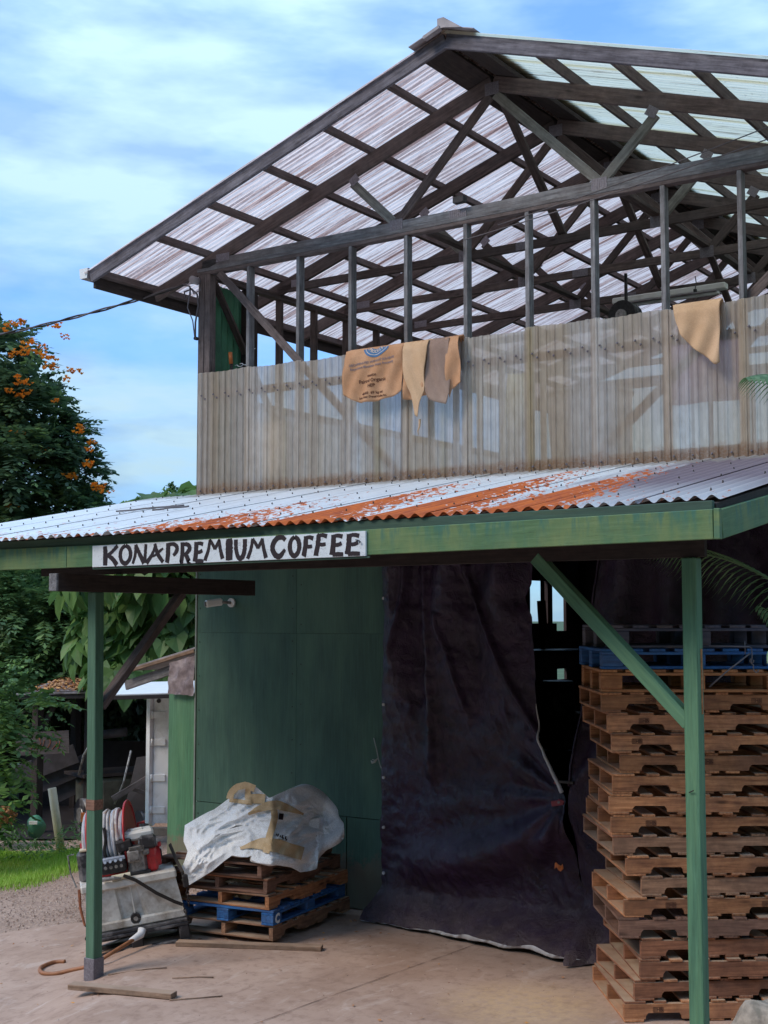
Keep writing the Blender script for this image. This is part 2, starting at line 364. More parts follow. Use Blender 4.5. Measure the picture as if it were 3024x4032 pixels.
# roof sheets: clear ribbed plastic gone milky, brown algae streaks along the ribs
def roofmat(name, tintA, tintB, streak, dark):
    m = MT(name, 0.55); v = m.coord((34, 0.9, 34)); v2 = m.coord((9, 0.35, 9)); v3 = m.coord((45, 12, 45))
    n1 = m.noise(v, 1.0, 4, 0.65, 0.5); n2 = m.noise(v2, 1.0, 3, 0.6); n3 = m.noise(v3, 1.0, 4, 0.7, 1.2)
    c = m.mix(m.ramp(n2, [(0.35, 0.0), (0.65, 1.0)]), tintA, tintB)
    f = m.math('MULTIPLY', m.ramp(n1, [(streak, 0.0), (streak + 0.1, 1.0)]), m.ramp(n3, [(0.35, 0.55), (0.5, 1.0)]))
    c = m.mix(m.math('MULTIPLY', f, 0.85), c, dark)
    c = m.mix(m.math('MULTIPLY', m.ramp(n3, [(0.6, 0.0), (0.66, 1.0)]), 0.4), c, dark)
    m.color(c)
    tr = m.n('ShaderNodeBsdfTranslucent'); m.l(c, tr.inputs['Color']); mxs = m.n('ShaderNodeMixShader'); mxs.inputs[0].default_value = 0.80
    m.l(m.b.outputs[0], mxs.inputs[1]); m.l(tr.outputs[0], mxs.inputs[2]); m.l(mxs.outputs[0], m.out.inputs[0]); return m.m
ROOF_L = roofmat('milky_roof_sheet', (0.80, 0.67, 0.64), (0.92, 0.80, 0.76), 0.47, (0.38, 0.24, 0.21))
ROOF_R = roofmat('greenish_roof_sheet', (0.90, 0.84, 0.66), (0.97, 0.93, 0.78), 0.56, (0.42, 0.34, 0.24))

# translucent tan wall sheets
m = MT('tan_translucent_wall_sheet', 0.42); P = m.sep(m.coord((1, 1, 1), False, True))
xw = m.n('ShaderNodeCombineXYZ'); m.l(P[0], xw.inputs[0])
def bandx(sc, det=2):
    v = m.n('ShaderNodeMapping'); v.inputs['Scale'].default_value = (sc, 1, 1); m.l(xw.outputs[0], v.inputs['Vector']); return m.noise(v.outputs[0], 1.0, det, 0.6)
c = m.mix(m.ramp(bandx(2.3), [(0.38, 0.0), (0.62, 1.0)]), (0.76, 0.65, 0.52), (0.86, 0.85, 0.84))
c = m.mix(m.math('MULTIPLY', m.ramp(bandx(3.1, 1), [(0.60, 0.0), (0.68, 1.0)]), 0.45), c, (0.62, 0.55, 0.30))
c = m.mix(m.math('MULTIPLY', m.ramp(bandx(28, 2), [(0.50, 0.0), (0.60, 1.0)]), 0.33), c, (0.32, 0.23, 0.18))
c = m.mix(m.ramp(m.noise(m.coord((3, 3, 1.2), False), 6, 5), [(0.4, 0.0), (0.75, 0.35)]), c, (0.36, 0.28, 0.21))
zz = m.math('ADD', P[2], m.math('MULTIPLY', m.noise(m.coord((1, 1, 1), False, True), 9, 5, 0.7), 0.22))
dz = m.ramp(m.math('SUBTRACT', zz, 4.1), [(0.19, 1.0), (0.27, 0.0)])
sp = m.ramp(m.noise(m.coord((1, 1, 1), False, True), 55, 4, 0.7), [(0.40, 0.3), (0.56, 1.0)])
c = m.mix(m.math('MULTIPLY', m.math('MULTIPLY', dz, sp), 0.7), c, (0.42, 0.22, 0.11))
m.color(c); tr = m.n('ShaderNodeBsdfTranslucent'); m.l(c, tr.inputs['Color']); tp = m.n('ShaderNodeBsdfTransparent'); m.l(m.mix(0.5, c, (1, 1, 1)), tp.inputs['Color'])
a1 = m.n('ShaderNodeMixShader'); a1.inputs[0].default_value = 0.68; m.l(m.b.outputs[0], a1.inputs[1]); m.l(tr.outputs[0], a1.inputs[2])
a2 = m.n('ShaderNodeMixShader'); m.l(m.math('MULTIPLY', m.math('SUBTRACT', 1.0, m.math('MULTIPLY', dz, sp)), 0.18), a2.inputs[0]); m.l(a1.outputs[0], a2.inputs[1]); m.l(tp.outputs[0], a2.inputs[2]); m.l(a2.outputs[0], m.out.inputs[0])
PANEL = m.m; PANEL.use_transparent_shadow = True

# awning roof: galvanised white-blue with rust streaks creeping up from the eave
m = MT('galvanised_awning_sheet', 0.42, 0.15); P = m.sep(m.coord((1, 1, 1), False, True))
def vec(x, y, z=None):
    n = m.n('ShaderNodeCombineXYZ'); m.l(x, n.inputs[0]); m.l(y, n.inputs[1]); return n.outputs[0]
up = m.math('MULTIPLY', m.math('SUBTRACT', P[1], 7.1), 1 / 3.5)          # 0 eave .. 1 wall
sx = m.math('MULTIPLY', m.math('ADD', P[0], 10.2), 1 / 0.86); fr = m.math('FRACT', sx); cell = m.math('FLOOR', sx)
wn = m.n('ShaderNodeTexWhiteNoise', noise_dimensions='1D'); m.l(cell, wn.inputs['W'])
reach = m.math('ADD', m.math('MULTIPLY', wn.outputs['Value'], 0.35), 0.50)
env = m.ramp(m.math('MULTIPLY', m.math('ADD', P[0], 10.2), 1 / 8.0), [(0.355, 0.0), (0.41, 0.8), (0.50, 1.0), (0.80, 1.0), (0.845, 0.12), (0.9, 0.0)])
prof = m.ramp(fr, [(0.0, 1.0), (0.35, 0.72), (0.75, 0.25), (1.0, 0.05)])
inten = m.math('SUBTRACT', m.math('MULTIPLY', m.math('MULTIPLY', reach, env), m.math('ADD', prof, 0.25)), up)
spk = m.noise(vec(m.math('MULTIPLY', P[0], 36), m.math('MULTIPLY', P[1], 11)), 1.0, 3, 0.6, 0.3)
spk2 = m.noise(vec(m.math('MULTIPLY', P[0], 60), m.math('MULTIPLY', P[1], 1.2)), 1.0, 2, 0.5)
val = m.math('ADD', m.math('ADD', m.math('MULTIPLY', inten, 1.0), m.math('MULTIPLY', m.math('SUBTRACT', spk, 0.5), 1.9)), m.math('MULTIPLY', m.math('SUBTRACT', spk2, 0.5), 0.5))
rust = m.ramp(val, [(0.10, 0.0), (0.24, 1.0)])
rc = m.mix(m.ramp(m.noise(vec(m.math('MULTIPLY', P[0], 14), m.math('MULTIPLY', P[1], 2.5)), 1.0, 5, 0.7), [(0.35, 0.0), (0.65, 1.0)]), (0.62, 0.14, 0.014), (0.30, 0.06, 0.02))
zc = m.mix(m.ramp(m.noise(vec(m.math('MULTIPLY', P[0], 5), m.math('MULTIPLY', P[1], 1.5)), 1.0, 5, 0.6), [(0.4, 0.0), (0.7, 1.0)]), (0.78, 0.82, 0.85), (0.66, 0.70, 0.74))
pd = m.math('MULTIPLY', m.ramp(m.math('ADD', m.math('MULTIPLY', m.math('ADD', P[0], 4.6), 0.7), m.math('MULTIPLY', m.noise(vec(m.math('MULTIPLY', P[0], 8), m.math('MULTIPLY', P[1], 1.6)), 1.0, 5, 0.65), 0.9)), [(0.55, 0.0), (1.4, 1.0)]), m.ramp(up, [(0.0, 0.35), (0.4, 1.0)]))
zc = m.mix(pd, zc, (0.20, 0.16, 0.20))
edge = m.ramp(m.math('ADD', up, m.math('MULTIPLY', m.noise(vec(m.math('MULTIPLY', P[0], 9), m.math('MULTIPLY', P[1], 9)), 1.0, 4), 0.16)), [(0.94, 0.0), (1.06, 0.8)])
zc = m.mix(edge, zc, (0.34, 0.33, 0.31))
m.color(m.mix(rust, zc, rc)); m.rough(m.mix(rust, (0.42, 0.42, 0.42), (0.85, 0.85, 0.85))); m.l(m.math('MULTIPLY', m.math('SUBTRACT', 1.0, rust), 0.25), m.b.inputs['Metallic'])
AWN = m.m

def cloth(name, c1, c2, weave=260, rough=0.95, bump=0.4, trans=0.0, sc=3, wr=None):
    m = MT(name, rough, 0, 0.2); v = m.coord((1, 1, 1)); n = m.noise(v, sc, 5, 0.6)
    c = m.mix(m.ramp(n, [(0.35, 0.0), (0.65, 1.0)]), c1, c2)
    f = m.noise(m.coord((weave, weave, weave)), 1, 2, 0.5); c = m.mix(0.35, c, m.mix(1.0, c, m.ramp(f, [(0.35, 0.45), (0.6, 1.25)]), 'MULTIPLY'))
    m.color(c)
    m.bump(m.noise(v, wr or 12, 6, 0.6, 0.5) if wr else f, bump, 0.01 if wr else 0.002)
    if trans:
        tr = m.n('ShaderNodeBsdfTranslucent'); m.l(c, tr.inputs['Color']); a = m.n('ShaderNodeMixShader'); a.inputs[0].default_value = trans
        m.l(m.b.outputs[0], a.inputs[1]); m.l(tr.outputs[0], a.inputs[2]); m.l(a.outputs[0], m.out.inputs[0])
    return m.m
BURLAP = cloth('tan_burlap', (0.42, 0.235, 0.135), (0.54, 0.33, 0.205))
BURLAPO = cloth('orange_burlap', (0.42, 0.22, 0.115), (0.52, 0.30, 0.175))
BURLAPP = cloth('pale_burlap', (0.52, 0.34, 0.20), (0.60, 0.41, 0.26))
BURLAPG = cloth('grey_burlap', (0.26, 0.18, 0.145), (0.34, 0.25, 0.20))
BAGW = cloth('white_woven_polypropylene', (0.84, 0.88, 0.93), (0.90, 0.93, 0.96), 120, 0.55, 0.4, 0.12, 4, 7)
STRAPT = cloth('tan_lifting_strap', (0.52, 0.37, 0.21), (0.64, 0.49, 0.31), 200, 0.8, 0.3, 0, 10)
PLAST = cloth('cloudy_plastic_sheet', (0.22, 0.18, 0.20), (0.42, 0.36, 0.38), 20, 0.35, 0.8, 0.2, 6, 10)
m = MT('dark_purple_tarpaulin', 0.27, 0, 0.6); v = m.coord((1, 1, 1)); n = m.noise(v, 2.2, 5, 0.6)
c = m.mix(m.ramp(n, [(0.35, 0.0), (0.65, 1.0)]), (0.017, 0.006, 0.023), (0.034, 0.013, 0.046))
z = m.sep(m.coord((1, 1, 1), False, True))[2]
du = m.math('MULTIPLY', m.ramp(z, [(0.02, 1.0), (0.45, 0.0)]), m.ramp(m.noise(v, 6, 5), [(0.35, 0.3), (0.6, 1.0)])); c = m.mix(m.math('MULTIPLY', du, 0.6), c, (0.12, 0.085, 0.075))
m.color(c); m.bump(m.math('ADD', m.noise(v, 9, 8, 0.7, 0.9), m.math('MULTIPLY', m.noise(m.coord((90, 90, 14)), 2, 3), 0.25)), 0.8, 0.03); TARP = m.m
TARPW = plain('white_tarp_lining', (0.50, 0.50, 0.52), 0.6)

def leafmat(name, a, b, cc, trans=0.35, rough=0.5, purple=None):
    m = MT(name, rough, 0, 0.4); i = m.math('FRACT', m.math('ADD', m.island(), m.rand())); c = m.ramp(i, [(0.0, a), (0.5, b), (1.0, cc)])
    c = m.mix(m.ramp(m.noise(m.coord((1, 1, 1), False, True), 0.9, 3), [(0.4, 0.0), (0.62, 0.75)]), c, purple or [x * 0.7 for x in a])
    m.color(c); tr = m.n('ShaderNodeBsdfTranslucent'); m.l(c, tr.inputs['Color']); q = m.n('ShaderNodeMixShader'); q.inputs[0].default_value = trans
    m.l(m.b.outputs[0], q.inputs[1]); m.l(tr.outputs[0], q.inputs[2]); m.l(q.outputs[0], m.out.inputs[0]); return m.m
LEAF_T = leafmat('tulip_tree_leaf', (0.06, 0.115, 0.065), (0.095, 0.175, 0.08), (0.20, 0.32, 0.10), 0.38)
LEAF_T2 = leafmat('lit_tulip_leaf', (0.06, 0.13, 0.05), (0.11, 0.21, 0.08), (0.20, 0.33, 0.10), 0.35)
LEAF_H = leafmat('broad_leaf', (0.085, 0.18, 0.055), (0.15, 0.30, 0.085), (0.30, 0.46, 0.14), 0.45)
LEAF_B = leafmat('bush_leaf', (0.06, 0.13, 0.04), (0.12, 0.24, 0.07), (0.22, 0.38, 0.09), 0.35)
LEAF_D = leafmat('dark_hedge_leaf', (0.020, 0.040, 0.018), (0.035, 0.07, 0.025), (0.07, 0.12, 0.035), 0.25)
LEAF_P = leafmat('palm_leaflet', (0.07, 0.16, 0.06), (0.11, 0.22, 0.09), (0.2, 0.32, 0.16), 0.3)
GRASS = leafmat('grass_blade', (0.20, 0.38, 0.045), (0.33, 0.52, 0.07), (0.56, 0.62, 0.20), 0.4, purple=(0.30, 0.52, 0.06))
WEED = leafmat('weed_leaf', (0.10, 0.22, 0.06), (0.16, 0.32, 0.09), (0.30, 0.42, 0.18), 0.35)
FLOW = leafmat('orange_petal', (0.75, 0.22, 0.02), (0.85, 0.34, 0.03), (0.9, 0.47, 0.08), 0.4, purple=(0.75, 0.25, 0.03))
BARK = wood('tree_bark', (0.03, 0.022, 0.02), (0.11, 0.085, 0.07), knots=0)

# ground
m = MT('driveway_gravel_soil', 0.95); v = m.coord((1, 1, 1), False, True)
n1 = m.noise(v, 0.7, 6, 0.6); n2 = m.noise(v, 28, 6, 0.7); n3 = m.noise(v, 5, 5, 0.6)
c = m.mix(m.ramp(n1, [(0.35, 0.0), (0.65, 1.0)]), (0.38, 0.255, 0.19), (0.52, 0.37, 0.29))
c = m.mix(m.ramp(n2, [(0.35, 0.75), (0.55, 0.0)]), c, (0.13, 0.09, 0.08)); c = m.mix(m.ramp(n2, [(0.62, 0.0), (0.75, 0.7)]), c, (0.52, 0.45, 0.42))
m.color(c); m.bump(m.math('ADD', n2, n3), 0.9, 0.03); SOIL = m.m
m = MT('dusty_concrete_slab', 0.85); v = m.coord((1, 1, 1), False, True)
n1 = m.noise(v, 0.9, 6, 0.62, 0.3); n2 = m.noise(v, 9, 7, 0.7); n4 = m.noise(m.coord((2.2, 0.8, 1), False, True), 2.4, 7, 0.68, 0.8)
c = m.mix(m.ramp(n1, [(0.36, 0.0), (0.62, 1.0)]), (0.36, 0.24, 0.18), (0.48, 0.345, 0.275))
c = m.mix(m.ramp(n2, [(0.32, 0.55), (0.5, 0.0)]), c, (0.22, 0.135, 0.10))
c = m.mix(m.ramp(n4, [(0.56, 0.0), (0.74, 0.75)]), c, (0.58, 0.47, 0.41))
c = m.mix(m.ramp(n4, [(0.28, 0.55), (0.42, 0.0)]), c, (0.20, 0.12, 0.09))
pp = m.sep(v); dd = m.math('ADD', m.math('POWER', m.math('ADD', pp[0], 4.75), 2.0), m.math('POWER', m.math('SUBTRACT', pp[1], 8.75), 2.0))
c = m.mix(m.math('MULTIPLY', m.ramp(dd, [(0.05, 0.75), (0.55, 0.0)]), m.ramp(m.noise(v, 14, 6, 0.7), [(0.35, 0.2), (0.6, 1.0)])), c, (0.60, 0.42, 0.24))
c = m.mix(m.ramp(m.noise(v, 120, 3, 0.6), [(0.68, 0.0), (0.74, 0.6)]), c, (0.10, 0.065, 0.05))
m.color(c); m.bump(n2, 0.25, 0.01); SLAB = m.m
m = MT('litter_leaf', 0.9); m.color(m.ramp(m.island(), [(0, (0.30, 0.10, 0.04)), (0.5, (0.42, 0.24, 0.12)), (1, (0.62, 0.30, 0.08))])); LITTER = m.m
m = MT('pebbles', 0.9); m.color(m.ramp(m.island(), [(0, (0.16, 0.10, 0.08)), (0.6, (0.34, 0.24, 0.18)), (1, (0.55, 0.45, 0.38))])); PEBB = m.m
# ------------------------------------------------------------------ ground
CY, SY = math.cos(R(34.433)), math.sin(R(34.433))
def lat(x, y): return x * CY + y * SY
def fwd(x, y): return -x * SY + y * CY
def ab(a, b): return (a * CY - b * SY, a * SY + b * CY)      # lateral/forward metres -> x,y
def sstep(t): t = max(0.0, min(1.0, t)); return t * t * (3 - 2 * t)
def gh(x, y):
    a = lat(x, y); h = -0.20 * sstep((-2.0 - a) / 0.9) - 0.22 * sstep((-2.8 - a) / 2.0)
    return h
def sheet(name, a0, a1, b0, b1, na, nb, dz, mat, amp=0.0):
    P = np.zeros((na, nb, 3))
    A = np.linspace(a0, a1, na); B = np.linspace(b0, b1, nb)
    for i, a in enumerate(A):
        for j, b in enumerate(B):
            x, y = ab(a, b); P[i, j] = (x, y, gh(x, y) + dz + amp * noise.noise((x * 1.3, y * 1.3, 0)))
    me = grid_mesh(P[::-1]); return ob(name, me, mat, None, None, True, kind='structure')
# one ground sheet, fine near the barn and reaching the horizon
A = [-1500, -400, -120, -50, -25] + list(np.linspace(-14, 10, 73)) + [20, 60, 200, 600, 1500]
B = [-60, -20, -5] + list(np.linspace(0, 34, 86)) + [45, 70, 120, 300, 900, 1900]
P = np.zeros((len(A), len(B), 3))
for i, a in enumerate(A):
    for j, b in enumerate(B):
        x, y = ab(a, b); f = 1 if (b > 13.7 or a < -3.2) and -14 < a < 3 and b < 34 else 0
        P[i, j] = (x, y, gh(x, y) - 0.008 + 0.02 * f * noise.noise((x * 1.1, y * 1.1, 3)))
ob('ground', grid_mesh(P[::-1]), SOIL, None, None, True, kind='structure')
P = np.zeros((30, 24, 3))
for i, a in enumerate(np.linspace(-90, 22, 30)):
    for j, b in enumerate([24, 26, 28, 31, 35, 40, 46, 54, 64, 80, 100, 125, 150, 180, 215, 255, 300, 360, 430, 520, 640, 800, 1100, 1800]):
        x, y = ab(a * (1 + max(0, b - 60) / 40), b); P[i, j] = (x, y, gh(x, y) + 0.03 + 0.10 * noise.noise((x * .5, y * .5, 2)) * (a > -80))
ob('scrubland', grid_mesh(P[::-1]), plain('scrub_green', (0.05, 0.085, 0.03), 0.95, 0, 0.5, sc=1.2), None, None, True, kind='structure')
# unseen green slope added behind and right of the viewpoint to block low sky light
na_, nr_ = 60, 14; P = np.zeros((na_, nr_, 3))
for i in range(na_):
    th_ = R(48) + (R(295) - R(48)) * i / (na_ - 1)
    for j in range(nr_):
        r_ = [13, 14, 15.5, 17, 19, 22, 26, 32, 40, 55, 80, 120, 200, 400][j]; a_ = r_ * math.sin(th_); b_ = r_ * math.cos(th_); x, y = ab(a_, b_); e_ = sstep(min(i, na_ - 1 - i) / 6)
        hh_ = min(r_ - 13, 70) * 0.62 * sstep((r_ - 12.5) / 5); P[i, j] = (x, y, -0.3 + e_ * hh_ * (1 + 0.25 * noise.noise((x * .25, y * .25, 1))))
ob('unseen_shading_hill', grid_mesh(P), plain('shading_hill_green', (0.045, 0.075, 0.03), 0.95, 0, 0.6, sc=1.5), None, None, True, kind='structure')
slab = sheet('concrete_slab', -4.6, 9, 2, 13.45, 80, 60, 0.004, SLAB, 0.002)
CR = plain('crack_dirt', (0.10, 0.065, 0.05), 1.0)
def jl(pts, n=12):
    q = []
    for (x0, y0), (x1, y1) in zip(pts[:-1], pts[1:]):
        for k in range(n): t = k / n; q.append((x0 + (x1 - x0) * t, y0 + (y1 - y0) * t))
    q.append(pts[-1]); out = []
    V = []; F = []
    for i, (x, y) in enumerate(q):
        wv = 0.004 * (0.6 + noise.noise((x * 9, y * 9, 1))); ox = 0.012 * noise.noise((x * 4, y * 4, 5))
        V += [(x - wv + ox, y, gh(x, y) + 0.0095), (x + wv + ox, y, gh(x, y) + 0.0095)]
    for i in range(len(q) - 1): F.append((2 * i, 2 * i + 1, 2 * i + 3, 2 * i + 2))
    return mesh(V, F)
ob('slab_joint', jl([(-5.95, 10.2), (-6.0, 9.1), (-6.05, 8.0), (-6.1, 6.5)]), CR, slab)

# ------------------------------------------------------------------ barn
BX0, BX1, BY0, BY1 = -9.73, -2.30, 10.62, 19.82
RX = -6.03
barn = thing('coffee_barn', (-6.03, 10.62, 0), 'two storey timber barn, green plywood below, open trussed loft above behind tan ribbed sheets', 'barn')
def ceil_z(x): return 7.93 - 0.3286 * abs(x - RX)         # top of truss top chord
TY = [10.62 + 1.314 * k for k in range(8)]
PL = boxmesh(0.11, 0.004, 0.105, 0.001, 'plate')
# gusset plate with pressed ridges
def plate_mesh(a, b):
    ms = [(boxmesh(a, 0.003, b, 0.001, 'gus'), None)]
    for k in range(int(a / 0.022)):
        ms.append((boxmesh(0.006, 0.004, b * 0.86, 0.001, 'rid'), Matrix.Translation((-a / 2 + 0.012 + k * 0.022, -0.002, 0))))
    return join(ms)
PLM = [plate_mesh(0.15, 0.12), plate_mesh(0.11, 0.09), plate_mesh(0.19, 0.085)]
for p in PLM: p.materials.append(STEEL)
for ti, ty in enumerate(TY):
    mb = W_GREY if ti == 0 else W_TRUSS
    zc0, zc1 = 6.615, 6.705
    beam('bottom_chord', (BX0 + 0.05, ty, 6.66), (BX1 - 0.05, ty, 6.66), 0.042, 0.09, W_GREY if ti == 0 else W_TRUSS, barn)
    for sgn in (-1, 1):
        xe = RX + sgn * 4.36; up = (sgn * 0.3286, 0, 1)
        zt = lambda x: ceil_z(x) - 0.077
        beam('top_chord', (xe, ty, zt(xe)), (RX + sgn * 0.004, ty, zt(RX)), 0.042, 0.146, W_TRUSS, barn)
        xn = RX + sgn * 1.06; xm = RX + sgn * 1.63
        wm_ = W_LAT if (ti == 0 and sgn > 0) else W_TRUSS
        beam('web', (RX + sgn * 0.03, ty - 0.002, 7.74), (xn + sgn * 0.02, ty - 0.002, 6.70), 0.038, 0.088, wm_, barn)
        beam('web', (xm, ty + 0.001, ceil_z(xm) - 0.20), (xn + sgn * 0.06, ty + 0.001, 6.70), 0.038, 0.086, W_LAT if ti < 2 else W_TRUSS, barn)
        if ti < 5:
            for px, pz, pm in ((xn + sgn * 0.03, 6.665, 0), (xm - sgn * 0.03, ceil_z(xm) - 0.175, 1), (RX + sgn * 3.35, 6.70, 2)):
                ob('gusset_plate', PLM[pm], STEEL, barn, Matrix.Translation((px, ty - 0.0245, pz)) @ Matrix.Rotation(sgn * 0.6 if pm == 1 else 0, 4, 'Y'))
    if ti < 5:
        ob('gusset_plate', PLM[0], STEEL, barn, Matrix.Translation((RX, ty - 0.0245, 7.80)))
        ob('gusset_plate', PLM[2], STEEL, barn, Matrix.Translation((RX - 0.38, ty - 0.0245, 6.66)))
# longitudinal braces
beam('sway_brace', (-6.0, 10.70, 7.78), (-6.0, 12.0, 6.72), 0.086, 0.04, W_TRUSS, barn)
for y0, y1 in ((13.3, 14.55), (15.9, 17.2)): beam('sway_brace', (-6.0, y0, 7.70), (-6.0, y1, 6.72), 0.086, 0.04, W_TRUSS, barn)
for x in (-7.1, -4.95): beam('runner', (x, 10.9, 6.735), (x, BY1, 6.735), 0.09, 0.04, W_TRUSS, barn)
# purlins sit on the trusses and run out to the barge boards
Y0 = 9.78
px_l = [-10.46, -9.64, -8.93, -8.20, -7.46, -6.72]; px_r = [-5.18, -4.48, -3.78, -3.05, -2.35, -1.62]
for i, x in enumerate(px_l + px_r):
    sg = -1 if x < RX else 1
    z = ceil_z(x) + 0.044
    beam('purlin', (x, Y0 + 0.04, z), (x, BY1 + 0.5, z), 0.04, 0.088, W_TRUSS if i not in (1, 3) else W_GREY if False else W_TRUSS, barn, up=(sg * 0.3286, 0, 1))
for sg in (-1, 1):
    beam('ridge_board', (RX + sg * 0.16, Y0 + 0.03, ceil_z(RX + 0.16) + 0.03), (RX + sg * 0.16, BY1 + 0.5, ceil_z(RX + 0.16) + 0.03), 0.26, 0.04, W_UNDER, barn, up=(sg * 0.3286, 0, 1))
    xe = RX + sg * 4.50
    zb = lambda x: ceil_z(x) + 0.092 - 0.062
    beam('barge_board', (xe, Y0, zb(xe)), (RX + sg * 0.001, Y0, zb(RX)), 0.038, 0.136, W_BARGE, barn)
    beam('eave_board', (RX + sg * 4.47, Y0 + 0.02, ceil_z(xe) - 0.02), (RX + sg * 4.47, BY1 + 0.5, ceil_z(xe) - 0.02), 0.036, 0.15, W_UNDER, barn)
# corrugated roof sheets, laid side by side from eave to ridge
def corr_mesh(width, length, pitch, amp, per=8, nl=2, cut=None):
    n = int(round(width / pitch * per)) + 1; P = np.zeros((n, nl, 3))
    for i in range(n):
        x = i * width / (n - 1)
        for j in range(nl): P[i, j] = (x, j * length / (nl - 1), amp * math.cos(2 * math.pi * x / pitch))
    return grid_mesh(P)
RL = 4.62 / math.cos(math.atan(0.3286)); rsheet = {}
for sg, mt in ((-1, ROOF_L), (1, ROOF_R)):
    me = corr_mesh(0.70, RL, 0.0705, 0.010, 8, 2); me.materials.append(mt); me.shade_smooth()
    for k in range(17):
        y = Y0 - 0.05 + k * 0.63
        if y > BY1 + 0.4: break
        x0 = RX + sg * 4.58; z0 = ceil_z(x0) + 0.104 + 0.003 * (k % 2)
        ydir = Vector((-sg, 0, 0.3286)).normalized(); xdir = Vector((0, 1, 0)); zd = xdir.cross(ydir)
        M = Matrix((xdir, ydir, zd)).transposed().to_4x4(); M.translation = (x0, y, z0)
        ob('roof_sheet', me, mt, barn, M)
for sg in (-1, 1):
    beam('ridge_cap', (RX + sg * 0.17, Y0 - 0.10, ceil_z(RX + 0.17) + 0.135), (RX + sg * 0.17, BY1 + 0.5, ceil_z(RX + 0.17) + 0.135), 0.36, 0.012, TIN, barn, up=(sg * 0.3286, 0, 1))
ob('ridge_cap', mesh([(-6.05, 9.66, 8.03), (-5.985, 9.66, 8.03), (-5.985, 9.66, 8.125), (-6.05, 9.66, 8.125), (-6.05, 9.70, 8.03), (-5.985, 9.70, 8.03), (-5.985, 9.70, 8.12), (-6.05, 9.70, 8.12), (-5.80, 9.67, 7.99), (-5.80, 9.71, 7.99)], [(0, 1, 2, 3), (7, 6, 5, 4), (3, 2, 6, 7), (0, 3, 7, 4), (1, 8, 2), (5, 6, 9), (2, 8, 9, 6)]), TIN, barn, label='bent end piece of the ridge cap standing up at the gable')
beam('ridge_cap', (-6.19, 9.67, 7.98), (-6.02, 9.67, 8.04), 0.06, 0.035, TIN, barn)
# gutter along the left eave
gp = [(-0.07, 0.06), (-0.055, -0.05), (0.05, -0.05), (0.06, 0.06), (0.053, 0.06), (0.044, -0.043), (-0.048, -0.043), (-0.063, 0.06)]
gm = extrude(gp, 10.6); ob('gutter', gm, TIN, barn, Matrix.Translation((-10.62, Y0 - 0.02 + 5.3, 6.52)))
ob('gutter_end', extrude(gp[:4], 0.004), WHITEROOF, barn, Matrix.Translation((-10.62, Y0 - 0.024, 6.52)))
# front wall frame (loft)
beam('wall_plate', (BX0, BY0, 6.594), (BX1, BY0, 6.594), 0.09, 0.036, W_GREY, barn)
beam('wall_plate', (BX0, BY0, 6.557), (BX1, BY0, 6.557), 0.09, 0.034, W_POSTB, barn)
for x in (-9.0, -8.33, -7.665, -6.995, -6.32, -5.66, -5.0, -4.34, -3.66, -3.0, -2.35):
    beam('stud', (x, BY0, 4.05), (x, BY0, 6.539), 0.042, 0.09, W_GREY, barn, up=(0, 1, 0))
for dx, mm in ((-9.66, W_POSTB), (-9.575, W_POSTB)):
    beam('corner_post', (dx, BY0 + (0.0 if dx < -9.6 else 0.012), 4.05), (dx, BY0, 6.539), 0.08, 0.10, mm, barn, up=(0, 1, 0))
beam('girt', (-9.44, BY0 - 0.047, 5.20), (BX1, BY0 - 0.047, 5.15), 0.012, 0.088, W_POSTB, barn)
beam('girt', (-9.44, BY0 - 0.05, 4.15), (BX1, BY0 - 0.05, 4.17), 0.02, 0.14, W_POSTB, barn)
beam('diagonal_brace', (-9.40, BY0 - 0.052, 6.53), (-7.0, BY0 - 0.052, 4.14), 0.016, 0.085, W_POSTB, barn)
beam('diagonal_brace', (-5.08, BY0 - 0.035, 4.16), (-3.2, BY0 + 0.06, 5.85), 0.016, 0.085, W_POSTB, barn)
# side and back walls of the loft
for X, sd_ in ((-9.69, 1), (-2.34, -1)):
    beam('wall_plate', (X, BY0 + 0.06, 6.594), (X, BY1, 6.594), 0.09, 0.036, W_TRUSS, barn)
    beam('wall_plate', (X, BY0 + 0.06, 6.557), (X, BY1, 6.557), 0.09, 0.034, W_TRUSS, barn)
    for k in range(13):
        y = 11.96 + 0.665 * k
        if y < BY1: beam('stud', (X, y, 4.05), (X, y, 6.539), 0.09, 0.042, W_TRUSS, barn, up=(0, 1, 0))
    beam('side_brace', (X, 10.80, 6.53), (X, 11.95, 5.02), 0.016 + 0.07, 0.03, W_TRUSS, barn, up=(0, 1, 1))
    me = corr_mesh(0.70, 1.25, 0.083, 0.010, 6, 2)
    for k in range(14):
        M = Matrix((Vector((0, 1, 0)), Vector((0, 0, 1)), Vector((1, 0, 0)))).transposed().to_4x4(); M.translation = (X - sd_ * 0.06, BY0 + 0.05 + k * 0.64, 4.02 + 0.0)
        ob('side_sheet', me, PANEL, barn, M)
beam('girt', (-9.64, 10.75, 5.22), (-9.64, BY1, 5.22), 0.02, 0.09, W_TRUSS, barn)
gme = corr_mesh(0.80, 2.46, 0.10, 0.013, 8, 2); gme.shade_smooth()
M = Matrix((Vector((0, 1, 0)), Vector((0, 0, 1)), Vector((1, 0, 0)))).transposed().to_4x4(); M.translation = (-9.745, 10.68, 4.05); ob('green_corrugated_sheet', gme, GREENC, barn, M, label='green corrugated sheet inside the left corner of the loft')
for y in (11.38, 11.48): beam('stud', (-9.70, y, 4.05), (-9.70, y, 6.54), 0.10, 0.08, W_UNDER, barn, up=(0, 1, 0))
beam('wall_plate', (BX0, BY1, 6.575), (BX1, BY1, 6.575), 0.09, 0.07, W_TRUSS, barn)
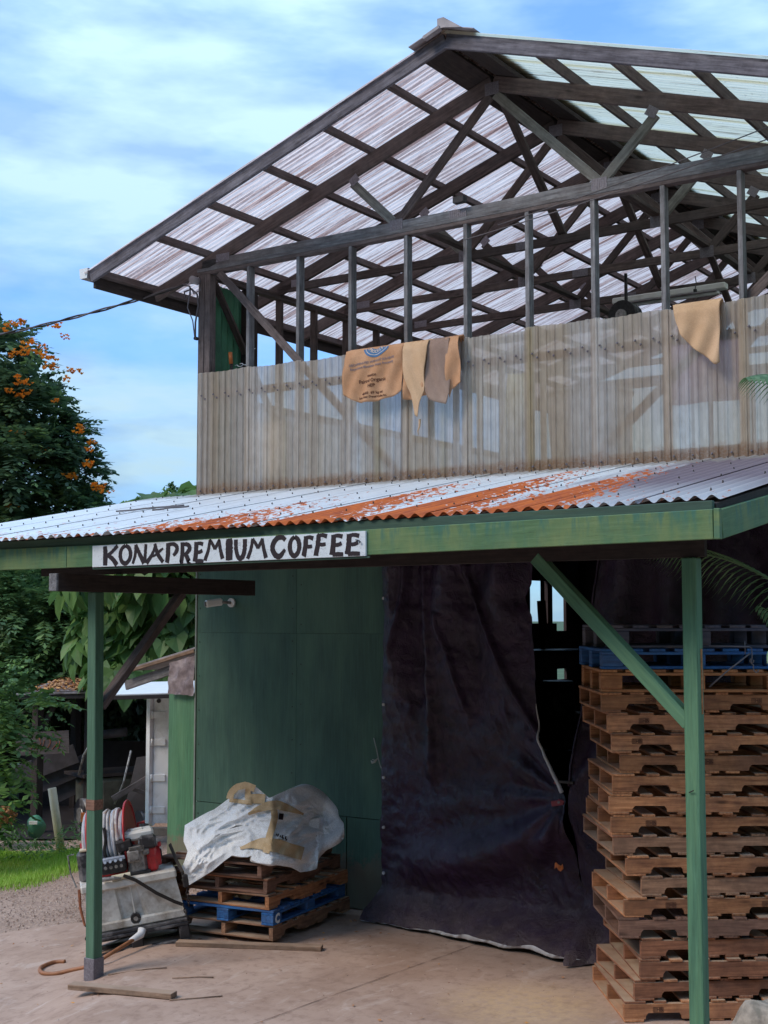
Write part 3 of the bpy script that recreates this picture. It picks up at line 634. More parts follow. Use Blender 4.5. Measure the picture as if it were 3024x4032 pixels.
for k in range(11): beam('stud', (BX0 + 0.3 + k * 0.68, BY1, 4.05), (BX0 + 0.3 + k * 0.68, BY1, 6.54), 0.042, 0.09, W_TRUSS, barn, up=(0, 1, 0))
# loft floor
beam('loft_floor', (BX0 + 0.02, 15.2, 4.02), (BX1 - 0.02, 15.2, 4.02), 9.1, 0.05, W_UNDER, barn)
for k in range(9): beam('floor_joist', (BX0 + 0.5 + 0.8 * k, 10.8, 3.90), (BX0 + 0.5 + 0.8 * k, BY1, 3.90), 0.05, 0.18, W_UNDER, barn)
# tan translucent sheets across the loft front, overlapped
def rib_mesh(width, length, pitch, d, seed):
    prof = [(0.0, 0), (0.30, 0), (0.38, 1), (0.70, 1), (0.78, 0), (1.0, 0)]
    xs = []; n = int(round(width / pitch))
    for k in range(n): xs += [((k + a) * pitch, b * d) for a, b in prof[:-1]]
    xs.append((n * pitch, 0)); r = random.Random(seed)
    P = np.zeros((len(xs), 5, 3))
    ph = r.random() * 9
    for i, (x, dd) in enumerate(xs):
        for j in range(5):
            z = j * length / 4; wv = 0.008 * noise.noise((x * 2 + ph, z * 1.5, ph)); P[i, j] = (x, -dd - wv, z + (0.006 * math.sin(x * 9 + ph) if j == 4 else 0))
    return grid_mesh(P)
x = -9.665; k = 0; yb = 10.545
while x < BX1:
    me = rib_mesh(0.747, 1.36 - 0.01 * (k % 3), 0.083, 0.014, k)
    ob('wall_sheet', me, PANEL, barn, Matrix.Translation((x, yb - 0.004 * (k % 2), 4.085)))
    x += 0.665; k += 1
scr = join([(tube_mesh([(x, yb - 0.016, z), (x, yb - 0.028, z)], [0.012, 0.006], 6), None) for z in (4.17, 5.16, 5.20) for x in np.arange(-9.6, BX1, 0.167) + (0.05 if z == 5.16 else 0)])
ob('sheet_screws', scr, STEEL, barn, kind='stuff')
beam('sill_flashing', (BX0 - 0.04, 10.50, 4.085), (BX1, 10.50, 4.085), 0.09, 0.012, W_POSTB, barn)
beam('sill_flashing', (BX0 - 0.04, 10.455, 4.068), (BX1, 10.455, 4.068), 0.02, 0.02, TIN, barn)
# lower walls: painted plywood sheets with real joints
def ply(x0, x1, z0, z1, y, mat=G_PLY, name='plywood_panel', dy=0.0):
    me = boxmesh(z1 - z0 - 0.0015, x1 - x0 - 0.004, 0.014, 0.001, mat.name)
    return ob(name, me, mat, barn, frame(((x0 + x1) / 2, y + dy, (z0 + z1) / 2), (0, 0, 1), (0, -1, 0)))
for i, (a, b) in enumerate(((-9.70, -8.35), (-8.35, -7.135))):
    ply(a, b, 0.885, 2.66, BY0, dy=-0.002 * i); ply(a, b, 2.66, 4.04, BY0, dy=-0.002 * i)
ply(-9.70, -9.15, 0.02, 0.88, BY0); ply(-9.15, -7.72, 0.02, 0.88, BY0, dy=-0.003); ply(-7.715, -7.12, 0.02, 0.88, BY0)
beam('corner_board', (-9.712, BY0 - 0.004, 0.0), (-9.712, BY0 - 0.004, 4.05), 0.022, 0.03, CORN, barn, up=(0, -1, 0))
nl = join([(tube_mesh([(x, BY0 - 0.008, z), (x, BY0 - 0.013, z)], 0.006, 6), None) for x, z in [(-8.40, 0.6 + 0.33 * i) for i in range(10)] + [(-9.66, 0.4 + 0.36 * i) for i in range(10)] + [(-8.29, 0.75 + 0.4 * i) for i in range(8)] + [(-7.19, 0.5 + 0.41 * i) for i in range(8)]])
ob('panel_nails', nl, BLACKM, barn, kind='stuff')
# dark side, back and partition walls of the ground floor
beam('lower_wall', (-2.30, 10.75, 2.0), (-2.30, BY1, 2.0), 0.05, 4.0, DARKINT, barn)
for y0, y1, z0, z1 in ((10.65, 17.66, 0, 4.0), (19.28, BY1, 0, 4.0), (17.66, 19.28, 3.40, 4.0), (17.66, 18.95, 0, 2.74), (18.95, 19.28, 0, 1.85), (18.95, 19.28, 2.02, 2.62)):
    beam('lower_wall', (-9.69, y0, (z0 + z1) / 2), (-9.69, y1, (z0 + z1) / 2), 0.05, z1 - z0, DARKINT, barn)
for y in (17.98, 18.72): beam('window_post', (-9.69, y, 2.74), (-9.69, y, 3.40), 0.06, 0.16, DARKINT, barn, up=(0, 1, 0))
beam('lower_wall', (-9.69, BY1, 2.0), (-2.30, BY1, 2.0), 0.05, 4.0, DARKINT, barn)
for za, zb_ in ((3.42, 3.08), (2.72, 3.06)):
    ob('window_gusset', mesh([(-9.66, 17.6, za), (-9.66, 17.93, za), (-9.66, 17.6, zb_), (-9.70, 17.6, za), (-9.70, 17.93, za), (-9.70, 17.6, zb_)], [(0, 1, 2), (5, 4, 3), (1, 4, 5, 2), (0, 3, 4, 1)]), DARKINT, barn)
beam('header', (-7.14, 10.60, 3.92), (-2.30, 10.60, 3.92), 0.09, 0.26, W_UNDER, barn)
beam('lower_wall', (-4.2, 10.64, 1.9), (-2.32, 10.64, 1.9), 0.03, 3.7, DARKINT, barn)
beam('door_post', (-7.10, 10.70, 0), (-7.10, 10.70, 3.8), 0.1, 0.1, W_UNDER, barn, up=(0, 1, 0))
beam('interior_floor', (-9.6, 15.3, 0.012), (-2.4, 15.3, 0.012), 8.9, 0.01, FLOORD, barn)

# ------------------------------------------------------------------ lean-to awning
awn = thing('lean_to_awning', (-6.3, 7.15, 0), 'lean-to awning of rust streaked galvanised sheets on green posts across the barn front', 'awning')
def az(y): return 3.445 + (y - 7.15) * 0.193
xl = -10.25; k = 0
sl_ = math.hypot(1, 0.193)
me = corr_mesh(0.80, (10.60 - 7.0) * sl_, 0.10, 0.0145, 8, 4); me.shade_smooth()
while xl < -3.3:
    ydir = Vector((0, 1, 0.193)).normalized(); xdir = Vector((1, 0, 0.004)).normalized(); M = Matrix((xdir, ydir, xdir.cross(ydir))).transposed().to_4x4()
    M.translation = (xl, 6.94 + (xl + 10) * 0.042, az(6.94 + (xl + 10) * 0.042) + 0.022 + 0.0012 * (k % 2))
    ob('awning_sheet', me, AWN, awn, M); xl += 0.70; k += 1
me2 = corr_mesh(0.55, (10.60 - 7.0) * sl_, 0.10, 0.0145, 8, 4); me2.shade_smooth()
M = M.copy(); M.translation = (-3.20, 7.23, az(7.23) + 0.030); ob('awning_sheet', me2, AWN, awn, M)
sc = []
for r_, y in enumerate((7.28, 7.62, 8.10, 8.62, 9.15, 9.65, 10.12, 10.42)):
    for i in range(26):
        x = -10.15 + 0.30 * i + (0.1 if r_ % 2 else 0.0)
        if x < -2.72 and y > 7.25 + (x + 10) * 0.03:
            sc.append((tube_mesh([(x, y, az(y) + 0.03), (x, y, az(y) + 0.052)], [0.0085, 0.004], 6), None))
ob('roofing_screws', join(sc), BLACKM, awn, kind='stuff')
for x0, y0, x1, y1 in ((-9.0, 8.72, -8.35, 8.93), (-8.42, 8.6, -8.15, 8.78)):
    tube('bent_wire', [(x0 + (x1 - x0) * t, y0 + (y1 - y0) * t + 0.02 * math.sin(t * 9), az(y0 + (y1 - y0) * t) + 0.055) for t in np.linspace(0, 1, 8)], 0.008, WIREM, awn, 6)
beam('fascia_board', (-10.2, 7.15, 3.284), (-7.9, 7.15, 3.286), 0.036, 0.168, G_FASC, awn)
beam('fascia_board', (-7.896, 7.15, 3.286), (-5.3, 7.15, 3.305), 0.036, 0.166, G_FASC, awn)
beam('fascia_board', (-5.296, 7.15, 3.305), (-2.66, 7.15, 3.332), 0.036, 0.168, G_FASC, awn)
beam('fascia_trim', (-10.2, 7.175, 3.385), (-2.67, 7.175, 3.43), 0.034, 0.075, G_TRIM, awn)
beam('fascia_end', (-2.638, 7.15, 3.247), (-2.638, 7.15, 3.42), 0.036, 0.038, G_FASC, awn, up=(0, -1, 0))
beam('side_fascia_board', (-2.64, 7.18, 3.333), (-2.64, 10.55, 3.333 + 3.37 * 0.172), 0.034, 0.165, G_FASC, awn)
beam('side_trim', (-2.68, 7.2, 3.43), (-2.68, 10.55, 3.43 + 3.35 * 0.185), 0.034, 0.05, W_UNDER, awn)
beam('rake_board', (-10.2, 7.18, 3.333), (-9.86, 10.55, 3.333 + 3.37 * 0.18), 0.034, 0.15, G_TRIM, awn)
for i in range(11):
    x = -9.7 + 0.69 * i
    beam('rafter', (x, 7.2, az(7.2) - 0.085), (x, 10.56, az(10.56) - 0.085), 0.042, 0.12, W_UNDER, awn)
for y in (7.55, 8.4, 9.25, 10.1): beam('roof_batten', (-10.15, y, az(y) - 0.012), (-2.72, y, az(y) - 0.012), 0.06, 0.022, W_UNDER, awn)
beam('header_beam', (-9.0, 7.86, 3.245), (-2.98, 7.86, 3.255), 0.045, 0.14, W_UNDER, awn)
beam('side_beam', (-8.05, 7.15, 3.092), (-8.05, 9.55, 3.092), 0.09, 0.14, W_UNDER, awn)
beam('side_beam_block', (-8.05, 7.13, 3.092), (-8.05, 7.152, 3.092), 0.088, 0.138, W_GREY, awn)
beam('post', (-8.03, 7.62, gh(-8.03, 7.62) - 0.02), (-8.06, 7.60, 3.02), 0.094, 0.094, G_POSTL, awn, up=(0, 1, 0), c=0.005, label='left green post standing in a galvanised boot')
beam('post', (-3.07, 7.84, -0.03), (-3.075, 7.86, 3.18), 0.094, 0.094, G_POST, awn, up=(0, 1, 0), c=0.005, label='right green post in front of the tall pallet stack')
beam('knee_brace', (-8.052, 7.66, 2.09), (-8.052, 8.60, 3.03), 0.06, 0.085, W_POSTB, awn, up=(1, 0, 0))
beam('knee_brace', (-3.10, 7.86, 2.16), (-4.16, 7.88, 3.21), 0.085, 0.09, G_POST, awn, up=(0, 1, 0))
hz = gh(-8.03, 7.62)
beam('post_boot', (-8.031, 7.621, hz - 0.01), (-8.032, 7.621, hz + 0.17), 0.112, 0.112, STEEL, awn, up=(0, 1, 0), c=0.002)
box('post_band', (-8.045, 7.61, 1.315), (0.1, 0.1, 0.085), W_PALD, awn)
box('bare_wood_scar', (-3.038, 7.872, 2.42), (0.03, 0.03, 0.40), W_PALO, awn, rz=0.2)
tube('nail', [(-3.09, 7.795, 1.75), (-3.06, 7.785, 1.765)], 0.004, BLACKM, awn, 5)
# ------------------------------------------------------------------ pallets
def stringer_mesh(L, H, n0=0.16, nw=0.25, round_=True, broken=False):
    h = 0.042; r = 0.02; p = [(0, 0), (n0, 0)]
    for s in (n0, L - n0 - nw):
        if s != n0: p.append((s, 0))
        p += [(s + 0.004, h - r), (s + r, h), (s + nw - r, h), (s + nw - 0.004, h - r), (s + nw, 0)]
    p += [(L, 0), (L, H), (0, H)]
    q = []
    for a in p:
        if not q or (abs(a[0] - q[-1][0]) + abs(a[1] - q[-1][1])) > 1e-5: q.append(a)
    return extrude(q, 0.04)
MESHC = {}
def cached(k, f):
    if k not in MESHC: MESHC[k] = f()
    return MESHC[k]
def mat_copy(me, mat, k):
    def f():
        m2 = me.copy(); m2.materials.clear(); m2.materials.append(mat); return m2
    return cached((k, mat.name), f)
STAMP = None
def stamp_mesh():
    ms = [(boxmesh(0.004, 0.001, 0.034, 0.0005, 's1'), Matrix.Translation((x, 0, 0))) for x in (-0.035, -0.026, -0.017, 0.035)]
    ms += [(boxmesh(0.07, 0.001, 0.003, 0.0005, 's2'), Matrix.Translation((0, 0, z))) for z in (-0.017, 0.017)]
    t = text_mesh('HB', 0.034, 0.0005, 0.0012); xz(t, 0.010, -0.011, 0); ms.append((t, None))
    me = join(ms); me.materials.append(INKB); return me
STAMP = stamp_mesh()
def pallet(origin, rz, L, W, H, mat, label, group, seed, stamp=None, ntop=7, gap_edge=0.0, front_deck=None, tilt=0.0):
    """x along the stringers, y across; origin = front left lower corner"""
    r = random.Random(seed)
    t = bpy.data.objects.new('pallet', None); M = Matrix.Translation(origin) @ Matrix.Rotation(rz, 4, 'Z') @ Matrix.Rotation(tilt, 4, 'X'); link(t, None, M); meta(t, label, 'pallet', group)
    bt = 0.0185; hs = H - 2 * bt - 0.001
    va = seed % 4; n0_, nw_ = ((0.16, 0.25), (0.175, 0.235), (0.15, 0.26), (0.19, 0.24))[va]
    def mk(m2): return mat_copy(cached(('st', L, round(hs, 4), va), lambda: stringer_mesh(L, hs, n0_, nw_)), m2, ('st', L, round(hs, 4), va))
    pool = [mat] * 7 + [W_PALR, W_PALG, W_PAL]
    for k, y in enumerate((0.021, W / 2, W - 0.021)):
        sm = mk(mat)
        ob('stringer', sm, mat, t, M @ Matrix.Translation((0, y, bt)) @ Matrix.Rotation(r.uniform(-.004, .004), 4, 'Z'))
    wd = [0.15] + [0.098] * (ntop - 2) + [0.15]; pitch = (L - 0.15) / (ntop - 1)
    gone = r.choice([None, None, 2, 4, 3])
    for k in range(ntop):
        bm2 = r.choice(pool)
        if k == gone: continue
        w_ = wd[k] * r.uniform(0.92, 1.04); x = 0.075 + k * pitch + r.uniform(-.015, .015); x = max(w_ / 2 - .008, min(L - w_ / 2 + .008, x))
        me = boxmesh(W * r.choice((0.995, 1.0, 1.005)), round(w_, 2), bt - 0.001, 0.003, bm2.name)
        ob('deck_board', me, bm2, t, M @ Matrix.Translation((x, W / 2 + r.uniform(-.008, .008), H - bt / 2)) @ Matrix.Rotation(math.pi / 2 + r.uniform(-.012, .012), 4, 'Z'))
    for x, w_ in ((0.07, 0.14), (L / 2 - 0.14, 0.098), (L / 2, 0.098), (L / 2 + 0.14, 0.098), (L - 0.07, 0.14)):
        me = boxmesh(W, w_, bt - 0.001, 0.003, mat.name)
        ob('bottom_board', me, mat, t, M @ Matrix.Translation((x + r.uniform(-.02, .02) * (w_ < .12), W / 2 + r.uniform(-.006, .006), bt / 2)) @ Matrix.Rotation(math.pi / 2, 4, 'Z'))
    for sx in (stamp or []):
        ob('ink_stamp', STAMP, INKB, t, M @ Matrix.Translation((sx, -0.0005, bt + hs * 0.62)))
    return t
def block_pallet(origin, rz, L, W, H, mat, label, group, seed, letter=None, open_top=False):
    r = random.Random(seed); bt = 0.021
    t = bpy.data.objects.new('pallet', None); M = Matrix.Translation(origin) @ Matrix.Rotation(rz, 4, 'Z'); link(t, None, M); meta(t, label, 'pallet', group)
    bh = H - 3 * bt - 0.001
    for i, x in enumerate((0.075, L / 2, L - 0.075)):
        for y in (0.06, W / 2, W - 0.06):
            ob('block', boxmesh(0.15, 0.12, bh, 0.005, mat.name), mat, t, M @ Matrix.Translation((x, y, bt + bh / 2)))
    for y in (0.06, W / 2, W - 0.06):
        ob('bottom_board', boxmesh(L, 0.12, bt - .001, 0.003, mat.name), mat, t, M @ Matrix.Translation((L / 2, y, bt / 2)))
        ob('stringer_board', boxmesh(L, 0.12, bt - .001, 0.003, mat.name), mat, t, M @ Matrix.Translation((L / 2, y, H - 1.5 * bt - .001)))
    for k in range(8):
        x = 0.06 + k * (L - 0.12) / 7
        ob('deck_board', boxmesh(W, 0.115, bt - .001, 0.003, mat.name), mat, t, M @ Matrix.Translation((x + r.uniform(-.008, .008), W / 2, H - bt / 2)) @ Matrix.Rotation(math.pi / 2 + r.uniform(-.01, .01), 4, 'Z'))
    return t, M, bh, bt
ORD = ['bottom', 'second from the bottom', 'third from the bottom', 'fourth from the bottom', 'fifth from the bottom', 'sixth from the bottom', 'seventh from the bottom', 'eighth from the bottom', 'ninth from the bottom', 'tenth from the bottom', 'eighth from the top', 'seventh from the top', 'sixth from the top', 'fifth from the top', 'fourth from the top']
# tall stack on the right: front-left corners slide along the face line, bottom to top
GT = 'pallets in the tall stack on the right'
slip = [0.043, 0.12, 0.16, 0.169, 0.017, 0.056, 0.181, 0.072, -0.015, -0.029, -0.042, -0.015, 0.04, -0.019, -0.047, -0.088, -0.088]     # how far each pallet has slid along the face, metres
col_ = ['p', 'r', 'r', 'r', 'd', 'p', 'g', 'p', 'g', 'p', 'p', 'p', 'p', 'p', 'p', 'p', 'o']
des = ['dusty pale pallet', 'red brown pallet', 'brown pallet', 'ragged reddish pallet', 'dark purple brown pallet', 'pale pallet jutting out to the left', 'greyed pallet set back', 'pale pallet with square notch', 'weathered pallet with rounded notches', 'tan pallet', 'tan pallet', 'streaky tan pallet', 'knotty pale pallet', 'tan pallet', 'tan pallet', 'pale pallet', 'orange block pallet']
fx, fy = -4.01, 8.73; ff = R(37.5); fu = (math.cos(ff), math.sin(ff))
PW, PLN, PH = 1.05, 1.32, 0.1425
z = 0.006
for k in range(17):
    t_ = slip[k]
    x, y = fx + fu[0] * t_, fy + fu[1] * t_
    ang = R(37.5 if k < 9 else 34.5) + R([0, 2.5, -1, 2, -2, 0.5, 1.5, -1, 0, 1, -1, 0.5, 0, -0.5, 1, 0, -1][k])
    m_ = {'p': W_PAL, 'r': W_PALR, 'd': W_PALD, 'g': W_PALG, 'o': W_PALO}[col_[k]]
    if k in (2, 3): m_ = W_PALR
    lab = '%s, %s of the tall stack' % (des[k], ORD[k] if k < 15 else 'third')
    if k == 15: lab = 'pale pallet directly under the orange block pallet in the tall stack'
    if k == 16:
        block_pallet((x, y, z), ang, PLN, PW, 0.16, m_, 'orange block pallet near the top of the tall stack, under the blue one', GT, k); z += 0.162; continue
    st = {0: [0.24], 5: [0.33, 1.02], 9: [0.28], 10: [0.55, 0.24], 11: [1.05], 12: [0.62, 1.15], 13: [0.18, 0.6, 1.2], 14: [0.26], 15: [0.35, 1.1]}.get(k)
    if k == 10: st = [0.62]
    pallet((x, y, z), ang, PLN, PW, PH - 0.001, m_, lab, GT, k + 10, st, tilt=0)
    z += PH
b1 = block_pallet((-4.07, 8.68, z), R(35), PLN, PW, 0.145, W_BLUE, 'bright blue block pallet near the top of the tall stack on the right', GT, 31); z += 0.147
block_pallet((-4.04, 8.72, z), R(36), PLN, PW, 0.165, W_BLUE2, 'faded grey blue pallet on the very top of the tall stack', GT, 32); TALLZ = z

# low stack by the green wall (rotated: stringer ends face the camera)
GL = 'pallets in the low stack under the white bag'
rz = R(97.5)                                 # stringers run back from the front face
LW, LL = 1.02, 1.38
c0 = Vector((-7.38, 9.03))                  # front right corner
zz_ = 0.075
def lp(dx, dy, z, dr, H, m_, lab, seed, st=None):
    o = (c0.x + dx, c0.y + dy, z); return pallet(o, rz + R(dr), LL, LW, H, m_, lab, GL, seed, st)
lp(0.02, 0.02, 0.045, 0, 0.128, W_PALG, 'grey brown pallet at the bottom of the low stack by the green wall', 51)
t, M, bh, bt = block_pallet((c0.x + 0.03, c0.y + 0.01, 0.176), rz + R(2), LL, LW, 0.128, W_BLUE, 'blue block pallet marked C, second from the bottom of the low stack', GL, 52)
# hand-painted C on the side of the corner block
cm = text_mesh('C', 0.11, 0.0006, 0.006); xz(cm, 0.0, -0.037, 0)
Mc = M @ Matrix.Translation((0.072, -0.0015, bt + bh / 2)); ob('painted_letter', cm, INKWH, t, Mc)
lp(-0.01, 0.0, 0.306, -1, 0.128, W_PAL, 'orange tan pallet in the middle of the low stack, above the blue one', 53)
lp(-0.03, 0.0, 0.437, 1.5, 0.128, W_PALD, 'dark brown pallet second from the top of the low stack', 54)
lp(-0.08, -0.02, 0.568, 3, 0.125, W_PALD, 'old dark pallet on top of the low stack under the white bag', 55)
# scraps of cream paper caught between pallets
pp_ = thing('crumpled_paper', (-7.95, 9.2, 0.46), 'crumpled cream paper stuffed between pallets of the low stack', 'paper')
for q, (x, y, z) in enumerate(((-8.06, 9.05, 0.475), (-7.95, 9.12, 0.34))):
    P = np.zeros((9, 6, 3))
    for i in range(9):
        for j in range(6): P[i, j] = (x + i * 0.03, y + j * 0.03, z + 0.035 * noise.noise((i * 0.6 + q * 9, j * 0.7, 2)) + 0.012)
    ob('paper_sheet', grid_mesh(P), CREAMP, pp_)
# loose planks
t = beam('wood_plank', (-8.07, 8.62, 0.024), (-6.93, 9.18, 0.024), 0.10, 0.038, W_PLANK); meta(t, 'dusty grey brown plank lying under the front of the low pallet stack', 'plank')
t = beam('wood_plank', (-7.80, 7.17, 0.028), (-6.97, 7.42, 0.028), 0.10, 0.04, W_PLANK); meta(t, 'short loose plank lying on the slab in front of the left post', 'plank')
t = beam('wood_plank', (-7.95, 8.98, 0.022), (-6.9, 8.75, 0.022), 0.01, 0.01, W_PLANK) if False else None

# ------------------------------------------------------------------ white bulk bag (FIBC) slumped over the low stack
# outline of the slumped bag: sideways metres, height
OP = np.array([(-1.762, 0.986), (-1.773, 0.849), (-1.734, 0.758), (-1.766, 0.662), (-1.796, 0.605), (-1.773, 0.507), (-1.748, 0.448), (-1.647, 0.507), (-1.515, 0.587), (-1.419, 0.667), (-1.339, 0.724), (-1.26, 0.708), (-1.202, 0.708), (-1.168, 0.724), (-1.155, 0.685), (-1.132, 0.662), (-1.031, 0.648), (-0.917, 0.635), (-0.826, 0.621), (-0.776, 0.598), (-0.737, 0.575), (-0.655, 0.589), (-0.591, 0.605), (-0.593, 0.667), (-0.564, 0.712), (-0.507, 0.769), (-0.443, 0.799), (-0.381, 0.838), (-0.354, 0.872), (-0.347, 0.904), (-0.381, 0.94), (-0.406, 0.972), (-0.415, 1.02), (-0.438, 1.059), (-0.507, 1.134), (-0.586, 1.226), (-0.659, 1.289), (-0.712, 1.315), (-0.764, 1.324), (-0.837, 1.305), (-0.89, 1.28), (-0.951, 1.253), (-1.015, 1.223), (-1.077, 1.274), (-1.132, 1.319), (-1.168, 1.337), (-1.218, 1.351), (-1.282, 1.328), (-1.344, 1.299), (-1.371, 1.223), (-1.442, 1.169), (-1.515, 1.116), (-1.625, 1.066), (-1.704, 1.02)])
def sdist(p):
    """distance to outline (positive inside)"""
    a = OP; b = np.roll(OP, -1, 0); ab_ = b - a; ap = p - a
    t = np.clip((ap * ab_).sum(1) / (ab_ ** 2).sum(1), 0, 1); d = np.hypot(*(ap - ab_ * t[:, None]).T).min()
    ins = False; n = len(a)
    for i in range(n):
        if (a[i, 1] > p[1]) != (b[i, 1] > p[1]) and p[0] < (b[i, 0] - a[i, 0]) * (p[1] - a[i, 1]) / (b[i, 1] - a[i, 1]) + a[i, 0]: ins = not ins
    return d if ins else -d
def bagdepth(a, z, s):
    """forward distance of the bag's front skin at lateral a, height z, s = inward distance"""
    bulge = 0.24 * (1 - math.exp(-s * 5.0)) * sstep((z - 0.3) / 0.5)
    edge = 11.62 + (-0.99 - a) * 0.42 if a < -0.99 else 11.62 + (a + 0.99) * 1.5
    base = min(edge, 12.3) - 0.10 + 0.42 * sstep((z - 0.62) / 0.5)
    q = (a * 1.0, z * 1.5, 0.3)
    wx = a + 0.10 * noise.noise((a * 3, z * 3, 8)); wz = z + 0.10 * noise.noise((a * 3, z * 3, 11))
    c1 = abs(noise.noise((wx * 3.2 - wz * 5.5, wx * 1.6 + wz * 1.2, 4.0))); c2 = abs(noise.noise((wx * 6.5 - wz * 10, wx * 4 + wz * 3, 7))); c3 = abs(noise.noise((wx * 15 + wz * 9, wz * 20 - wx * 7, 3)))
    wr = 0.12 * noise.noise((a * 2.4, z * 3.0, 1.0)) + 0.20 * c1 + 0.12 * c2 + 0.055 * c3
    return base - bulge + (0.5 - 0) * wr * min(1, s * 14) * 1.5
def inset_pt(a, z): return max(0.0, sdist(np.array([a, z])))
cen = None
NR, NA = 56, 260
# resample outline evenly
seg = np.hypot(*(np.roll(OP, -1, 0) - OP).T); cs = np.concatenate([[0], np.cumsum(seg)]); tot = cs[-1]
OPx = np.vstack([OP, OP[:1]]); rs = np.array([[np.interp(t, cs, OPx[:, 0]), np.interp(t, cs, OPx[:, 1])] for t in np.linspace(0, tot, NA, endpoint=False)])
spine = [np.array(q) for q in [(-1.625, 0.758), (-1.488, 0.895), (-1.305, 0.986), (-1.123, 0.986), (-0.94, 0.963), (-0.758, 0.963), (-0.575, 0.963)]]
def near(p):
    best = None
    for i in range(len(spine) - 1):
        d = spine[i + 1] - spine[i]; t = np.clip(((p - spine[i]) @ d) / (d @ d), 0, 1); q = spine[i] + d * t; e = np.hypot(*(p - q))
        if best is None or e < best[0]: best = (e, q)
    return best[1]
front = np.zeros((NA, NR, 3)); back = np.zeros((NA, 10, 3))
for i in range(NA):
    e = rs[i]; c_ = near(e)
    for j in range(NR):
        t = (j / (NR - 1)); p = e + (c_ - e) * t; s = inset_pt(*p); b_ = bagdepth(p[0], p[1], s); x, y = ab(p[0] * b_ / 11.9, b_); z = 2.8 + (p[1] - 2.8) * b_ / 11.9
        front[i, j] = (x, y, z)
    for j in range(10):
        t = j / 9; p = e + (c_ - e) * t; s = inset_pt(*p); b_ = bagdepth(e[0], e[1], 0) + 0.55 * (1 - math.exp(-s * 6)); x, y = ab(p[0], b_); back[i, j] = (x, y, max(p[1], 0.72) if t > 0.3 else p[1])
V = list(front.reshape(-1, 3)); F = []
for i in range(NA):
    i2 = (i + 1) % NA
    for j in range(NR - 1): F.append((i * NR + j, i2 * NR + j, i2 * NR + j + 1, i * NR + j + 1))
o_ = len(V); V += list(back.reshape(-1, 3))
for i in range(NA):
    i2 = (i + 1) % NA
    F.append((i * NR, o_ + i * 10 + 1, o_ + i2 * 10 + 1, i2 * NR))
    for j in range(1, 9): F.append((o_ + i * 10 + j, o_ + i * 10 + j + 1, o_ + i2 * 10 + j + 1, o_ + i2 * 10 + j))
bag = ob('bulk_bag', mesh(V, F), BAGW, None, None, True, label='crumpled white woven bulk bag with tan straps slumped on the low pallet stack', cat='bag')
def bag_strip(name, pts, wd, mat, lift=0.026):
    """strip of fabric sewn on the bag; pts = sideways metres, height"""
    Q = [np.array(q) for q in pts]; ln = [0]
    for a_, b_ in zip(Q[:-1], Q[1:]): ln.append(ln[-1] + np.hypot(*(b_ - a_)))
    n = max(4, int(ln[-1] / 0.02)); P = np.zeros((n, 4, 3)); qx = [q[0] for q in Q]; qz = [q[1] for q in Q]
    for i, t in enumerate(np.linspace(0, ln[-1], n)):
        c = np.array([np.interp(t, ln, qx), np.interp(t, ln, qz)]); c2 = np.array([np.interp(t + .01, ln, qx), np.interp(t + .01, ln, qz)]); c1 = np.array([np.interp(t - .01, ln, qx), np.interp(t - .01, ln, qz)])
        d = c2 - c1; d = d / (np.hypot(*d) + 1e-9); nn_ = np.array([-d[1], d[0]]); w_ = wd if not callable(wd) else wd(t / ln[-1])
        for j in range(4):
            p = c + nn_ * w_ * (j / 3 - 0.5); b_ = bagdepth(p[0], p[1], inset_pt(*p)) - lift; x, y = ab(p[0] * b_ / 11.9, b_); P[i, j] = (x, y, 2.8 + (p[1] - 2.8) * b_ / 11.9)
    return ob(name, grid_mesh(P), mat, bag, None, True)
bag_strip('strap', [(-1.009, 1.173), (-0.974, 1.123), (-0.967, 1.054), (-0.986, 0.975), (-1.013, 0.895), (-1.027, 0.826), (-1.043, 0.746)], 0.06, STRAPT)
bag_strip('strap', [(-1.202, 1.082), (-1.123, 1.123), (-1.031, 1.155), (-0.94, 1.164), (-0.826, 1.127), (-0.712, 1.082)], lambda t: 0.02 + 0.06 * math.sin(math.pi * min(1, t * 1.05)), STRAPT, 0.034)
bag_strip('strap', [(-1.271, 0.785), (-1.168, 0.817), (-1.077, 0.826), (-0.94, 0.808), (-0.826, 0.769), (-0.716, 0.74)], lambda t: 0.025 + 0.09 * sstep(t * 2.2), STRAPT)
bag_strip('strap', [(-1.369, 1.214), (-1.355, 1.271), (-1.305, 1.319), (-1.225, 1.337), (-1.145, 1.305)], 0.06, STRAPT)
bag_strip('strap', [(-1.369, 1.205), (-1.282, 1.196), (-1.168, 1.178)], 0.035, STRAPT)
bag_strip('strap', [(-1.202, 1.317), (-1.209, 1.248), (-1.2, 1.178)], 0.05, STRAPT)
bag_strip('strap', [(-1.191, 1.214), (-1.123, 1.219), (-1.054, 1.214)], 0.085, STRAPT, 0.018)
bag_strip('print_patch', [(-0.931, 1.064), (-0.89, 1.059)], 0.055, INK, 0.030)
bag_strip('label_tag', [(-0.945, 0.899), (-0.899, 0.886), (-0.849, 0.867)], 0.04, INKWH, 0.028)
for k, (u, v) in enumerate(((-0.956, 0.906), (-0.942, 0.902), (-0.922, 0.892), (-0.904, 0.89), (-0.897, 0.874), (-0.876, 0.879), (-0.869, 0.863))): bag_strip('print_mark', [(u, v), (u + 0.0114, v - 0.0036)], 0.018 + 0.008 * (k % 2), INK, 0.034)
